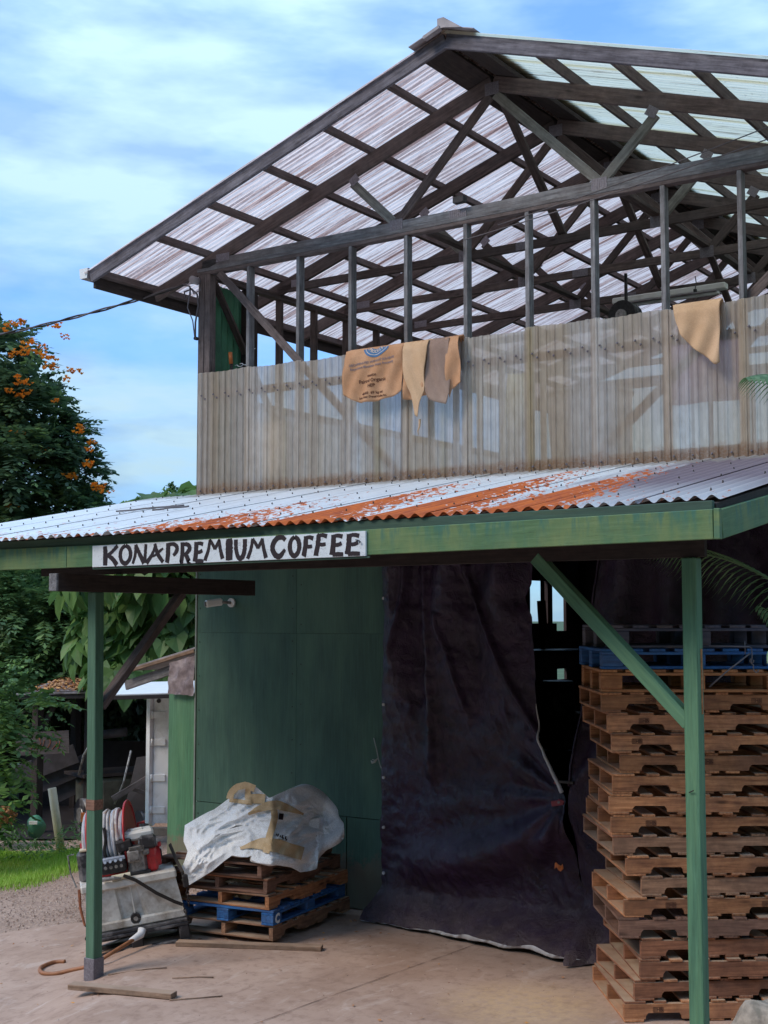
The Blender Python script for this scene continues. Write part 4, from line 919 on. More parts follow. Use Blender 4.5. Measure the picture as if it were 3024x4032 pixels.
# ------------------------------------------------------------------ painted sign
sign = thing('shop_sign', (-6.3, 7.12, 3.29), 'long white board hand painted with the words KONA PREMIUM COFFEE on the awning fascia', 'sign')
SX0, SX1 = -7.591, -5.024
def sz(x, f):       # f 0..1 across the board height
    t = (x - SX0) / (SX1 - SX0); return (3.198 + 0.022 * t) + f * (0.166 - 0.008 * t)
bm_ = frame(((SX0 + SX1) / 2, 7.122, (sz(SX0, .5) + sz(SX1, .5)) / 2), (SX1 - SX0, 0, sz(SX1, .5) - sz(SX0, .5)))
ob('board', boxmesh(SX1 - SX0, 0.018, 0.165, 0.002, 'sign'), SIGNW, sign, bm_)
LET = {  # strokes in unit boxes, (x, y, half width)
 'K': [[(.12, 1, .14), (.16, .5, .17), (.14, 0, .15)], [(.95, 1, .11), (.55, .66, .10), (.22, .48, .11)], [(.35, .52, .11), (.66, .3, .13), (.92, 0, .15)]],
 'O': [[(.5, .97, .10), (.2, .8, .11), (.08, .5, .13), (.2, .18, .12), (.5, .05, .12), (.8, .2, .12), (.93, .5, .13), (.8, .82, .12), (.5, .97, .10)]],
 'N': [[(.22, 1, .09), (.2, .5, .10), (.02, .03, .09)], [(.22, 1, .11), (.5, .55, .12), (.86, .04, .15)], [(.97, 1, .10), (.93, .5, .10), (.9, .05, .12)]],
 'A': [[(.55, 1, .08), (.38, .5, .10), (.03, .02, .13)], [(.5, 1, .10), (.66, .5, .12), (.98, .05, .11)], [(.2, .33, .05), (.5, .4, .06), (.8, .62, .08), (.98, .74, .05)]],
 'P': [[(.2, 1, .14), (.2, .5, .15), (.12, 0, .14)], [(.2, .94, .09), (.65, .95, .10), (.92, .78, .12), (.85, .55, .12), (.62, .38, .08)]],
 'R': [[(.22, 1, .13), (.22, .5, .13), (.12, 0, .14)], [(.22, .93, .08), (.7, .92, .11), (.9, .72, .13), (.6, .48, .10), (.3, .44, .06)], [(.45, .5, .10), (.68, .28, .13), (.86, .02, .14)]],
 'E': [[(.28, .98, .14), (.24, .5, .14), (.16, .05, .16)], [(.25, .93, .08), (.6, .96, .09), (.95, .9, .10)], [(.25, .53, .08), (.6, .52, .09), (.88, .60, .09)], [(.2, .07, .09), (.6, .08, .10), (1.0, .06, .09)]],
 'F': [[(.36, .98, .13), (.28, .5, .13), (.14, .02, .14)], [(.36, .93, .08), (.65, .95, .09), (1.0, .88, .11)], [(.3, .55, .08), (.6, .5, .09), (.9, .52, .08)]],
 'M': [[(.28, 1, .09), (.2, .5, .10), (.03, .02, .11)], [(.28, 1, .08), (.45, .72, .09), (.56, .52, .10)], [(.78, .98, .08), (.66, .72, .09), (.54, .52, .09)], [(.76, .98, .09), (.84, .5, .10), (.96, .03, .12)]],
 'I': [[(.05, .93, .11), (.5, .90, .15), (.95, .94, .12)], [(.5, .95, .24), (.5, .5, .26), (.5, .08, .24)], [(.02, .08, .12), (.5, .08, .14), (.98, .1, .12)]],
 'U': [[(.1, 1, .12), (.12, .55, .12), (.28, .18, .12), (.5, .07, .13), (.75, .2, .13), (.88, .55, .13), (.9, 1, .13)]],
 'C': [[(.95, .82, .11), (.75, .96, .11), (.4, .93, .13), (.14, .68, .14), (.1, .4, .14), (.3, .12, .14), (.6, .07, .13), (.93, .38, .08)]],
}
def stroke(pts, fx, fz, sc, y, rag, seed):
    P = [np.array(p) for p in pts]; n = 7; q = []
    for i in range(len(P) - 1):
        p0 = P[max(i - 1, 0)]; p1 = P[i]; p2 = P[i + 1]; p3 = P[min(i + 2, len(P) - 1)]
        for k in range(n):
            t = k / n; q.append(0.5 * ((2 * p1) + (-p0 + p2) * t + (2 * p0 - 5 * p1 + 4 * p2 - p3) * t * t + (-p0 + 3 * p1 - 3 * p2 + p3) * t ** 3))
    q.append(P[-1]); V = []; F = []
    W = [(fx(a[0]), fz(fx(a[0]), a[1])) for a in q]
    for i, (a, b) in enumerate(W):
        a2, b2 = W[min(i + 1, len(W) - 1)]; a0, b0 = W[max(i - 1, 0)]; d = math.hypot(a2 - a0, b2 - b0) or 1; nx, nz_ = -(b2 - b0) / d, (a2 - a0) / d
        h = q[i][2] * sc * (1 + rag * noise.noise((i * 0.9 + seed, seed, 0))); h2 = q[i][2] * sc * (1 + rag * noise.noise((i * 0.9 + seed, seed, 9)))
        V += [(a + nx * h, y, b + nz_ * h), (a - nx * h2, y, b - nz_ * h2)]
    for i in range(len(W) - 1): F.append((2 * i, 2 * i + 2, 2 * i + 3, 2 * i + 1))
    return mesh(V, F)
# where each letter starts and ends along the board, metres
SP = [('K', -7.473, -7.31), ('O', -7.299, -7.171), ('N', -7.16, -7.018), ('A', -7.021, -6.842), ('P', -6.822, -6.698), ('R', -6.678, -6.573), ('E', -6.546, -6.448), ('M', -6.438, -6.26), ('I', -6.238, -6.174), ('U', -6.155, -6.05), ('M', -6.041, -5.861), ('C', -5.823, -5.691), ('O', -5.666, -5.569), ('F', -5.552, -5.456), ('F', -5.449, -5.34), ('E', -5.315, -5.205), ('E', -5.19, -5.068)]
for i, (ch, u0, u1) in enumerate(SP):
    x0, x1 = u0, u1; ins = 0.055
    wv = 0.017 * noise.noise((i * 3.1, 0, 0))
    ms = [(stroke(s, lambda a: x0 + (x1 - x0) * a, lambda xx, b: sz(xx, ins + (1 - 2 * ins) * b) + (wv if 0.02 < b < .98 else 0), 0.150 if (x1 - x0) > .09 else .13, 7.1125 - 0.0005 * k - 0.0003 * (i % 2), 0.22, i * 7 + k), None) for k, s in enumerate(LET[ch])]
    ob('letter', join(ms), INK, sign)
tube('hook', [(-5.10, 7.108, 3.325), (-5.07, 7.10, 3.32), (-5.055, 7.098, 3.31), (-5.065, 7.10, 3.302)], 0.004, BLACKM, sign, 6)
beam('lower_strip', (-7.6, 7.13, 3.188), (-5.0, 7.13, 3.209), 0.012, 0.014, G_TRIM, sign)

# ------------------------------------------------------------------ burlap sacks over the sheet tops
YS = 10.505
def sack_y(x, z, ph, amp=0.03):
    t = max(0, 5.44 - z); return YS - 0.030 - 0.016 * min(1, t * 4) * math.sin(x * 33 + 4 * math.sin(z * 4 + ph) + ph) - min(0.03, t * 0.4) - amp * (1 + noise.noise((x * 5 + ph, z * 2.2, ph))) - amp * 0.5 * abs(noise.noise((x * 11 + z * 4, z * 5 + ph, 3))) - 0.012 * t
def sack(label, mat, tl, tr_, bot, ph, layer=0.0, left=None, right=None, top=5.445, amp=0.03, back=0.25):
    """tl,tr: top x; bot: list of (s, x, z) along the hem"""
    n, m_ = 34, 26; P = np.zeros((n, m_ + 8, 3)); bs = [b[0] for b in bot]; bx = [b[1] for b in bot]; bz = [b[2] for b in bot]
    for i in range(n):
        s = i / (n - 1); xt = tl + (tr_ - tl) * s; xb = np.interp(s, bs, bx); zb = np.interp(s, bs, bz)
        for j in range(m_):
            t = j / (m_ - 1); zt = top + 0.006 * math.sin(i * 0.9 + ph); x = xt + (xb - xt) * (t ** 0.9); z = zt + (zb - zt) * t
            if j == 0: y = YS - 0.010
            else: y = sack_y(x, z, ph, amp) - layer
            P[i, j + 8] = (x, y, z)
        for j in range(8):       # over the top edge and down behind
            t = (7 - j) / 7; P[i, j] = (xt, YS + 0.02 + 0.045 * min(1, t * 3) + 0.01 * math.sin(i), top + 0.012 * (1 - t) - back * t + 0.004)
        P[i, 7] = (xt, YS + 0.012, top + 0.016)
    me = grid_mesh(P); o = ob('burlap_sack', me, mat, None, None, True)
    sm = o.modifiers.new('thick', 'SOLIDIFY'); sm.thickness = 0.006; sm.offset = 0
    return meta(o, label, 'sack', 'burlap sacks drying over the loft sheets')
s1 = sack('burlap sack printed with a blue round emblem and brown lettering', BURLAPO, -7.605, -6.915, [(0, -7.62, 5.00), (.1, -7.54, 4.955), (.28, -7.43, 4.905), (.5, -7.25, 4.90), (.75, -7.07, 4.93), (.93, -6.93, 4.965), (1, -6.915, 5.0)], 1.3)
sack('pale burlap sack twisted to a long frayed point beside the printed one', BURLAPP, -6.90, -6.62, [(0, -6.89, 5.10), (.2, -6.86, 5.02), (.45, -6.81, 4.93), (.68, -6.765, 4.72), (.8, -6.735, 4.70), (.9, -6.70, 4.82), (1, -6.655, 5.00)], 5.2, 0.05, amp=0.016)
sack('tan burlap sack hanging behind the pointed one', BURLAPO, -6.91, -6.66, [(0, -6.90, 4.885), (.5, -6.8, 4.875), (1, -6.66, 4.91)], 8.1, 0.0)
sack('grey brown burlap sack hanging in a slanted flap', BURLAPG, -6.64, -6.40, [(0, -6.66, 4.93), (.3, -6.62, 4.865), (.6, -6.54, 4.83), (.88, -6.43, 4.80), (1, -6.375, 4.90)], 11.7, 0.03, amp=0.018)
sack('orange tan burlap sack at the right end of the bunch', BURLAPO, -6.47, -6.305, [(0, -6.40, 4.86), (.4, -6.37, 4.94), (.9, -6.27, 4.985), (1, -6.268, 4.99)], 15.0, 0.01)
sack('plain pale burlap sack folded to a triangle near the right frame edge', BURLAPP, -4.215, -3.80, [(0, -4.18, 5.30), (.25, -4.13, 5.17), (.5, -4.04, 5.06), (.8, -3.90, 4.95), (.96, -3.835, 4.885), (1, -3.80, 4.91)], 21.0, 0.0, amp=0.014)
def on_sack(me, ph, off=0.007):
    for v in me.vertices: v.co.y = sack_y(v.co.x, v.co.z, ph) - off
    return me
def sack_text(s, x, z, size, mat, rot=0.07, ph=1.3):
    me = text_mesh(s, size, 0.0, 0.0009); xz(me, x, z, 0, rot); me = on_sack(me, ph); ob('lettering', me, mat, s1)
# round emblem cut off by the fold
V = []; F = []; ex, ez = -7.235, 5.50
def disc(r0, r1, mat, off):
    V = []; F = []; n = 72; k = 8
    for i in range(n + 1):
        a = math.pi + math.pi * i / n
        for j in range(k + 1):
            r = r0 + (r1 - r0) * j / k; x = ex + r * 1.05 * math.cos(a); z = ez + r * math.sin(a); z = min(z, 5.436)
            V.append((x, sack_y(x, z, 1.3) - off, z))
    for i in range(n):
        for j in range(k):
            q = (i * (k + 1) + j, (i + 1) * (k + 1) + j, (i + 1) * (k + 1) + j + 1, i * (k + 1) + j + 1)
            if max(V[p][2] for p in q) < 5.4355: F.append(q)
    ob('emblem', mesh(V, F), mat, s1)
disc(0.0, 0.165, INKBL, 0.0065); disc(0.140, 0.146, INKW, 0.0075)
for i, ch in enumerate('PROCESS'):
    a = math.pi * 1.5 + (i - 3) * 0.245; r = 0.122; me = text_mesh(ch, 0.044, 0, 0.001); xz(me, ex + r * math.cos(a), ez + r * math.sin(a) , 0, a - math.pi * 1.5)
    ob('lettering', on_sack(me, 1.3, 0.009), INKW, s1)
sack_text('DECAFFEINATED WITHOUT SOLVENTS', -7.27, 5.285, 0.030, INKG); sack_text('Royal Select Mountain Water Processing', -7.27, 5.245, 0.031, INKG)
sack_text('mexico', -7.27, 5.150, 0.040, INKB, 0.02); sack_text('Fairtrd Organic', -7.27, 5.095, 0.048, INKB, 0.04); sack_text('HEP', -7.27, 5.045, 0.044, INKB, 0.02)
sack_text('48-460  69 kg net', -7.27, 4.978, 0.034, INKB, 0.04); sack_text('Swiss Water Decaf Coffee Inc.', -7.27, 4.942, 0.027, INKB, 0.02)
tube('frayed_thread', [(-6.745, 10.44, 4.69), (-6.75, 10.44, 4.62), (-6.775, 10.45, 4.58), (-6.77, 10.46, 4.54)], [0.012, 0.009, 0.006, 0.003], BURLAPP, s1, 5)

# ------------------------------------------------------------------ tarpaulins
KX, KZ = -5.17, 1.29            # where the clamp pinches both tarps
# long folds: heights, x positions, how far they stand out, width
RID = [([1.37, 1.75, 1.95, 2.25, 2.65, 3.05, 3.2], [-5.21, -5.45, -5.60, -5.80, -5.98, -6.18, -6.26], 0.075, 0.035),
       ([2.45, 2.87, 3.25], [-7.05, -6.94, -6.90], 0.06, 0.03), ([1.35, 2.0, 2.6, 3.3], [-6.60, -6.62, -6.65, -6.72], 0.09, 0.05), ([1.9, 2.2, 2.5, 2.75], [-6.22, -6.32, -6.43, -6.54], 0.05, 0.035)]
def tarp_left():
    n, m_ = 150, 150; P = np.zeros((n, m_, 3))
    for i in range(n):
        s = i / (n - 1)
        for j in range(m_):
            t = j / (m_ - 1); z = 3.75 * (1 - t)
            xr = np.interp(z, [0, 0.25, 0.6, 1.27, 1.50, 1.70, 2.0, 2.4, 2.84, 2.98, 3.12, 3.75], [-4.90, -5.02, -5.12, KX, -5.31, -5.45, -5.53, -5.55, -5.60, -5.68, -5.62, -5.62])
            xl_ = -7.165 + 0.02 * noise.noise((z * 3, 0, 1)) - 0.02 * t
            x = xl_ + (xr - xl_) * s
            y = 10.48
            k = sstep((z - (1.15 + s * 0.9)) / 1.3)                       # gathered folds from the header
            y += -k * 0.14 * (math.sin(s * 17 + 1.2 * noise.noise((s * 4, z * .6, 1))) * 0.6 + 0.5 * noise.noise((s * 8, z * .5, 3))) 
            for rz_, rx_, am, wd_ in RID:
                if rz_[0] - .1 < z < rz_[-1] + .1: y -= am * math.exp(-((x - np.interp(z, rz_, rx_)) / wd_) ** 2) * sstep((z - rz_[0] + .1) / .2)
            d = math.hypot(x - KX, (z - KZ)); a = math.atan2(z - KZ, KX - x)
            y += 0.034 * math.sin(a * 13 + 1.5 * noise.noise((a * 3, d, 0))) * math.exp(-abs(d - 0.35) / 0.55) * min(1, d * 4)
            y -= 0.10 * math.exp(-(d / 0.45) ** 2) + 0.06
            # big sag swinging down from the clamp to the lower middle
            y -= 0.16 * math.exp(-((z - (0.55 + 0.55 * s * s)) / 0.20) ** 2) * sstep(s * 2)
            y += 0.035 * noise.noise((x * 3.2, z * 3.0, 2)) + 0.030 * abs(noise.noise((x * 7 + z * 3, z * 8, 5))) + 0.014 * abs(noise.noise((x * 19, z * 17 + x * 6, 5)))
            f = sstep((0.34 - z) / 0.34); y -= f * (0.20 + 0.30 * s) * (1 + 0.2 * noise.noise((x * 3, 1, 1)))
            zz_ = max(z, 0.012 + 0.03 * f * (1 + noise.noise((x * 4, 7, 0))) * (0.4 + s))
            if s < 0.16 and z < 0.4: x -= 0.10 * f * (1 - s / 0.16) 
            P[i, j] = (x, y, zz_ + gh(x, y))
    return P
P = tarp_left(); tl = ob('tarpaulin', grid_mesh(P), TARP, None, None, True, label='dark purple tarpaulin hanging over the left part of the barn doorway', cat='tarpaulin', group='tarpaulins closing the barn doorway')
# turned-up white hem along the floor
H = np.zeros((150, 6, 3))
for i in range(150):
    b = P[i, -1]; s = i / 149; h = 0.07 * sstep((s - 0.18) / 0.2) * (0.45 + abs(noise.noise((s * 7, 3, 3)))) * (1 - sstep((s - 0.86) / 0.1))
    for j in range(6): a = j / 5 * math.pi; H[i, j] = (b[0] + 0.01 * j, b[1] - 0.012 - h * 0.55 * math.sin(a * .5), b[2] + 0.004 + h * (1 - math.cos(a)) * 0.4)
ob('turned_hem', grid_mesh(H), TARPW, tl, None, True)
e = [(P[-1, j][0] + 0.01, P[-1, j][1] - 0.02, P[-1, j][2]) for j in range(67, 97)]
tube('rolled_edge', e, [0.004 + 0.016 * (k / len(e)) for k in range(len(e))], TARPW, tl, 8)
def fold(pts, r): tube('fold', pts, r, TARP, tl, 10)
for z in (3.0, 2.0, 1.32, 0.86, 0.44): cyl('grommet', (-7.13, 10.40, z), (-7.13, 10.385, z), 0.014, TARPW, tl, 10)
def tarp_right():
    n, m_ = 70, 90; P = np.zeros((n, m_, 3))
    for i in range(n):
        s = i / (n - 1)
        for j in range(m_):
            t = j / (m_ - 1); z = 3.75 * (1 - t)
            xl_ = np.interp(z, [0, 0.3, 0.7, 1.27, 1.6, 2.7, 3.2, 3.75], [-4.98, -5.06, -5.11, KX + 0.02, -5.12, -5.01, -4.93, -4.88])
            xr = -3.3; x = xl_ + (xr - xl_) * s; y = 10.44
            d = math.hypot(x - KX, z - KZ); a = math.atan2(z - KZ, x - KX)
            y += 0.032 * math.sin(a * 11 + noise.noise((a * 2, d, 4)) * 2) * math.exp(-abs(d - 0.3) / 0.5) * min(1, d * 4)
            y -= 0.15 * math.exp(-(d / 0.42) ** 2) + 0.05
            y += 0.05 * math.sin(s * 23 + z * .4) * sstep((z - .5) / 2) + 0.04 * noise.noise((x * 3.5, z * 2.6, 9)) + 0.026 * abs(noise.noise((x * 8, z * 9 + x * 3, 9))) + 0.012 * abs(noise.noise((x * 20, z * 18, 9)))
            f = sstep((0.45 - z) / 0.45); y -= f * (0.42 * math.exp(-((x + 4.86) / 0.4) ** 2) + 0.1) * (1 + .25 * math.sin(x * 16))
            P[i, j] = (x, y, max(z, 0.012 + 0.02 * abs(math.sin(x * 9)) * f))
    return P
P2 = tarp_right(); tr2 = ob('tarpaulin', grid_mesh(P2), TARP, None, None, True, label='dark purple tarpaulin pinned back behind the tall pallet stack', cat='tarpaulin', group='tarpaulins closing the barn doorway')
tube('rolled_edge', [(P2[0, j][0] - .006, P2[0, j][1] - 0.02, P2[0, j][2]) for j in range(8, 58, 2)], 0.010, TARP, tr2, 8)
cl = thing('spring_clamp', (KX - 0.06, 10.24, 1.25), 'dull red spring clamp pinching the two tarpaulins together', 'clamp')
beam('clamp_arm', (KX - 0.10, 10.20, 1.243), (KX + 0.0, 10.22, 1.262), 0.03, 0.045, CLAMPR, cl); beam('clamp_arm', (KX - 0.04, 10.20, 1.28), (KX + 0.01, 10.22, 1.262), 0.025, 0.02, CLAMPR, cl)
cyl('clamp_pivot', (KX - 0.03, 10.19, 1.26), (KX - 0.03, 10.24, 1.26), 0.012, STEEL, cl, 10)
cl = thing('spring_clamp', (KX - 0.03, 10.27, 1.42), 'dark clamp bar holding the tarpaulin edges just above the red clamp', 'clamp')
beam('clamp_arm', (KX - 0.09, 10.27, 1.425), (KX + 0.07, 10.28, 1.42), 0.02, 0.025, BLACKM, cl); beam('clamp_jaw', (KX - 0.10, 10.28, 1.40), (KX - 0.08, 10.28, 1.44), 0.03, 0.03, CLAMPR, cl)
t = ob('plastic_ribbon', grid_mesh(np.array([[(KX - 0.06 + 0.02 * i, 10.16 + 0.01 * math.sin(i * 2 + j), 0.71 + 0.015 * math.sin(i * 1.7) + 0.022 * j) for j in range(3)] for i in range(5)])), ORANGE, label='small orange ribbon stuck on the tarpaulin edge', cat='ribbon')
# rope tied to the green wall
rp_ = thing('rope_tie', (-7.4, 10.6, 1.35), 'knotted grey rope tying the tarpaulin to the green wall', 'rope')
tube('rope', [(-7.38, 10.59, 1.66), (-7.33, 10.565, 1.56), (-7.30, 10.55, 1.48), (-7.24, 10.50, 1.41), (-7.18, 10.46, 1.37), (-7.13, 10.43, 1.34)], 0.006, ROPE, rp_, 6)
tube('rope_end', [(-7.30, 10.55, 1.48), (-7.33, 10.54, 1.44), (-7.37, 10.55, 1.43), (-7.385, 10.55, 1.45)], [0.006, 0.009, 0.012, 0.004], ROPE, rp_, 6)
tube('rope_end', [(-7.30, 10.55, 1.48), (-7.32, 10.53, 1.455), (-7.36, 10.54, 1.46)], [0.006, 0.007, 0.004], ROPE, rp_, 6)

# ------------------------------------------------------------------ security camera
sc_ = thing('security_camera', (-9.22, 10.6, 2.975), 'small white security camera on a round mount high on the green wall', 'camera')
cyl('mount_plate', (-9.20, 10.60, 2.975), (-9.20, 10.575, 2.975), 0.048, WHITEP, sc_, 18)
cyl('arm', (-9.20, 10.58, 2.975), (-9.26, 10.50, 2.98), 0.016, GREYM, sc_, 10)
beam('housing', (-9.27, 10.52, 2.985), (-9.36, 10.36, 2.96), 0.075, 0.075, WHITEP, sc_, c=0.016)
beam('lens', (-9.357, 10.365, 2.961), (-9.364, 10.352, 2.959), 0.045, 0.05, BLACKP, sc_)

# ------------------------------------------------------------------ wires
cb = thing('overhead_cable', (-10.0, 10.6, 6.45), 'black twisted power cable running from the barn corner out to the left', 'cable')
def sag(p, q, s, n=30): return [(p[0] + (q[0] - p[0]) * t, p[1] + (q[1] - p[1]) * t, p[2] + (q[2] - p[2]) * t - s * 4 * t * (1 - t)) for t in np.linspace(0, 1, n)]
Wc = sag((-9.90, 10.55, 6.46), (-18.5, 10.2, 6.62), 0.30, 60)
tube('cable_strand', [(x, y + 0.012 * math.cos(i), z + 0.012 * math.sin(i)) for i, (x, y, z) in enumerate(Wc)], 0.011, WIREM, cb, 6)
tube('cable_strand', [(x, y - 0.012 * math.cos(i), z - 0.012 * math.sin(i)) for i, (x, y, z) in enumerate(Wc)], 0.011, BLACKM, cb, 6)
tube('service_loop', [(-9.90, 10.55, 6.46), (-9.80, 10.54, 6.43), (-9.78, 10.53, 6.33), (-9.86, 10.53, 6.30), (-9.88, 10.54, 6.38), (-9.78, 10.55, 6.40), (-9.70, 10.55, 6.33), (-9.68, 10.55, 6.2), (-9.70, 10.55, 6.12), (-9.72, 10.55, 6.02), (-9.72, 10.55, 5.86)], 0.010, WIREM, cb, 6)
tube('service_loop', [(-9.92, 10.55, 6.47), (-9.76, 10.56, 6.46), (-9.66, 10.54, 6.44), (-9.64, 10.53, 6.36), (-9.74, 10.54, 6.34), (-9.80, 10.55, 6.42), (-9.84, 10.55, 6.2), (-9.77, 10.56, 6.05), (-9.725, 10.55, 5.84)], 0.007, STEEL, cb, 6)
cyl('insulator', (-9.70, 10.56, 6.475), (-9.70, 10.46, 6.475), 0.042, TIN, cb, 14); cyl('insulator', (-9.70, 10.56, 5.84), (-9.70, 10.52, 5.84), 0.02, BLACKM, cb, 10)
for i, (p, q) in enumerate((((-5.92, 10.5, 6.44), (-2.0, 10.3, 7.02)), ((-6.28, 10.5, 6.36), (-2.0, 10.3, 6.88)))):
    t = tube('hanging_wire', sag(p, q, 0.05), 0.0055, WIREM, None, 5); meta(t, ['thin grey wire, the upper of two crossing the roof truss', 'thin grey wire, the lower of two crossing the roof truss'][i], 'wire', 'wires across the truss')
t = box('junction_box', (-6.36, 10.55, 6.77), (0.12, 0.07, 0.06), BLACKM); meta(t, 'small black junction box sitting on the truss chord', 'box')

# ------------------------------------------------------------------ fluorescent lamp and fan in the loft
fl = thing('strip_light', (-5.7, 14.0, 6.45), 'white rusty fluorescent strip light hung under the rear trusses', 'lamp')
beam('lamp_body', (-6.36, 14.0, 6.475), (-5.01, 14.0, 6.475), 0.11, 0.07, WHITEP, fl, c=0.01); beam('lamp_tray', (-6.3, 14.0, 6.42), (-5.1, 14.0, 6.42), 0.20, 0.015, TIN, fl)
cyl('tube_lamp', (-6.28, 13.96, 6.40), (-5.08, 13.96, 6.40), 0.018, WHITED, fl, 10)
tube('pull_cord', [(-5.35, 13.95, 6.62), (-5.34, 13.95, 6.55), (-5.35, 13.94, 6.47)], 0.006, WIREM, fl, 5); cyl('cord_knob', (-5.35, 13.94, 6.47), (-5.35, 13.94, 6.44), 0.02, BLACKM, fl, 8)
fan = thing('loft_fan', (-5.95, 13.4, 6.1), 'dark round fan housing hung behind the loft studs', 'fan')
cyl('fan_ring', (-5.95, 13.3, 6.13), (-5.93, 13.5, 6.14), 0.17, BLACKM, fan, 20, 0.15); cyl('fan_hub', (-5.96, 13.28, 6.13), (-5.95, 13.32, 6.13), 0.07, GREYM, fan, 12)
beam('fan_bracket', (-5.94, 13.4, 6.26), (-5.94, 13.4, 6.62), 0.03, 0.03, BLACKM, fan, up=(0, 1, 0))
# things standing in the loft behind the sheets
t = thing('white_crate', (-8.9, 11.0, 4.05), 'blurred white crate behind the ribbed sheets at the left', 'crate')
box('crate_body', (-8.80, 10.86, 4.55), (0.40, 0.35, 0.55), WHITEP, t); box('crate_lid', (-8.80, 10.86, 4.845), (0.43, 0.38, 0.04), WHITEP, t)
t = thing('plastic_tub', (-5.4, 11.3, 4.05), 'blurred blue grey tub behind the ribbed sheets', 'tub')
cyl('tub_wall', (-5.4, 11.3, 4.06), (-5.4, 11.3, 4.9), 0.34, HOSEB, t, 20, 0.40); cyl('tub_rim', (-5.4, 11.3, 4.9), (-5.4, 11.3, 4.93), 0.42, HOSEB, t, 20)
t = thing('hanging_cloth', (-4.1, 11.1, 5.0), 'blurred lilac cloth behind the ribbed sheets at the right', 'cloth')
ob('cloth_panel', grid_mesh(np.array([[(-4.5 + .09 * i, 11.1 + .03 * math.sin(i * 1.3), 5.3 - .1 * j) for j in range(7)] for i in range(9)])), LILAC, t)
t = thing('yellow_board', (-6.0, 11.2, 4.1), 'blurred yellow board leaning behind the ribbed sheets', 'board')
beam('board_face', (-6.1, 11.0, 4.1), (-6.05, 11.1, 5.15), 0.22, 0.02, YELL, t, up=(0, -1, 0)); beam('board_batten', (-6.2, 11.03, 4.6), (-5.96, 11.03, 4.6), 0.02, 0.04, YELL, t)
br = thing('broom', (-9.42, 10.85, 5.0), 'black broom handle with orange grip leaning inside the loft corner', 'broom')
cyl('handle', (-9.42, 10.80, 5.58), (-9.30, 10.82, 4.3), 0.016, BLACKM, br, 8); cyl('grip', (-9.435, 10.80, 5.70), (-9.42, 10.80, 5.57), 0.022, ORANGE, br, 8)
bd = thing('wire_bird_ornament', (-9.2, 10.75, 5.5), 'tiny white bird shaped wires against the green corrugated sheet', 'ornament')
for x, z in ((-9.19, 5.72), (-9.30, 5.56), (-9.37, 5.55), (-9.32, 5.43)):
    tube('bird', [(x - 0.05, 10.86, z + 0.012), (x - 0.02, 10.86, z + 0.016), (x, 10.86, z), (x + 0.03, 10.86, z - 0.006), (x + 0.06, 10.86, z)], 0.0045, INKWH, bd, 5)

# ------------------------------------------------------------------ forklift in the dark bay
fk = thing('forklift', (-8.0, 15.2, 0), 'forklift standing in the dark bay behind the tarpaulins', 'forklift')
beam('chassis', (-8.3, 14.6, 0.75), (-7.2, 16.6, 0.75), 0.95, 0.7, BLACKM, fk, c=0.06)
for x, y in ((-8.7, 14.9), (-7.75, 14.5), (-8.1, 16.6), (-7.2, 16.2)):
    w_ = cyl('wheel', (x, y, 0.32), (x + 0.2, y - 0.1, 0.32), 0.3, BLACKP, fk, 20); cyl('rim', (x - 0.01, y + 0.005, 0.32), (x + 0.21, y - 0.105, 0.32), 0.15, GREYM, w_, 14)
for x, y in ((-8.65, 15.0), (-8.0, 14.7)): beam('mast', (x, y, 0.1), (x, y, 2.2), 0.09, 0.12, BLACKM, fk, up=(0, 1, 0))
cyl('seat_back', (-8.0, 15.7, 1.2), (-8.0, 15.7, 2.0), 0.25, BLACKP, fk, 16, 0.2); beam('seat', (-8.1, 15.4, 1.2), (-7.9, 15.8, 1.2), 0.5, 0.14, BLACKP, fk, c=0.04)
for x, y in ((-8.6, 15.1), (-7.9, 14.8), (-7.9, 16.5), (-7.3, 16.2)): beam('guard_post', (x, y, 1.1), (x, y, 2.35), 0.06, 0.06, BLACKM, fk, up=(0, 1, 0))
beam('guard_roof', (-8.25, 14.95, 2.38), (-7.55, 16.35, 2.38), 0.8, 0.06, BLACKM, fk)
cyl('exhaust_pipe', (-8.32, 15.9, 2.3), (-8.32, 15.9, 3.5), 0.028, BLACKM, fk, 10); cyl('exhaust_muffler', (-8.31, 15.9, 2.55), (-8.34, 15.9, 3.05), 0.06, BLACKM, fk, 12)
t = thing('wooden_crate', (-9.1, 17.6, 0), 'pale crate glimpsed in the dark bay through the doorway', 'crate')
box('crate_body', (-8.35, 16.9, 1.35), (0.5, 0.4, 0.22), W_PALG, t); box('crate_lid', (-8.35, 16.9, 1.49), (0.54, 0.44, 0.04), W_PALG, t); box('crate_base', (-8.35, 16.9, 0.6), (0.5, 0.4, 1.2), BLACKM, t)

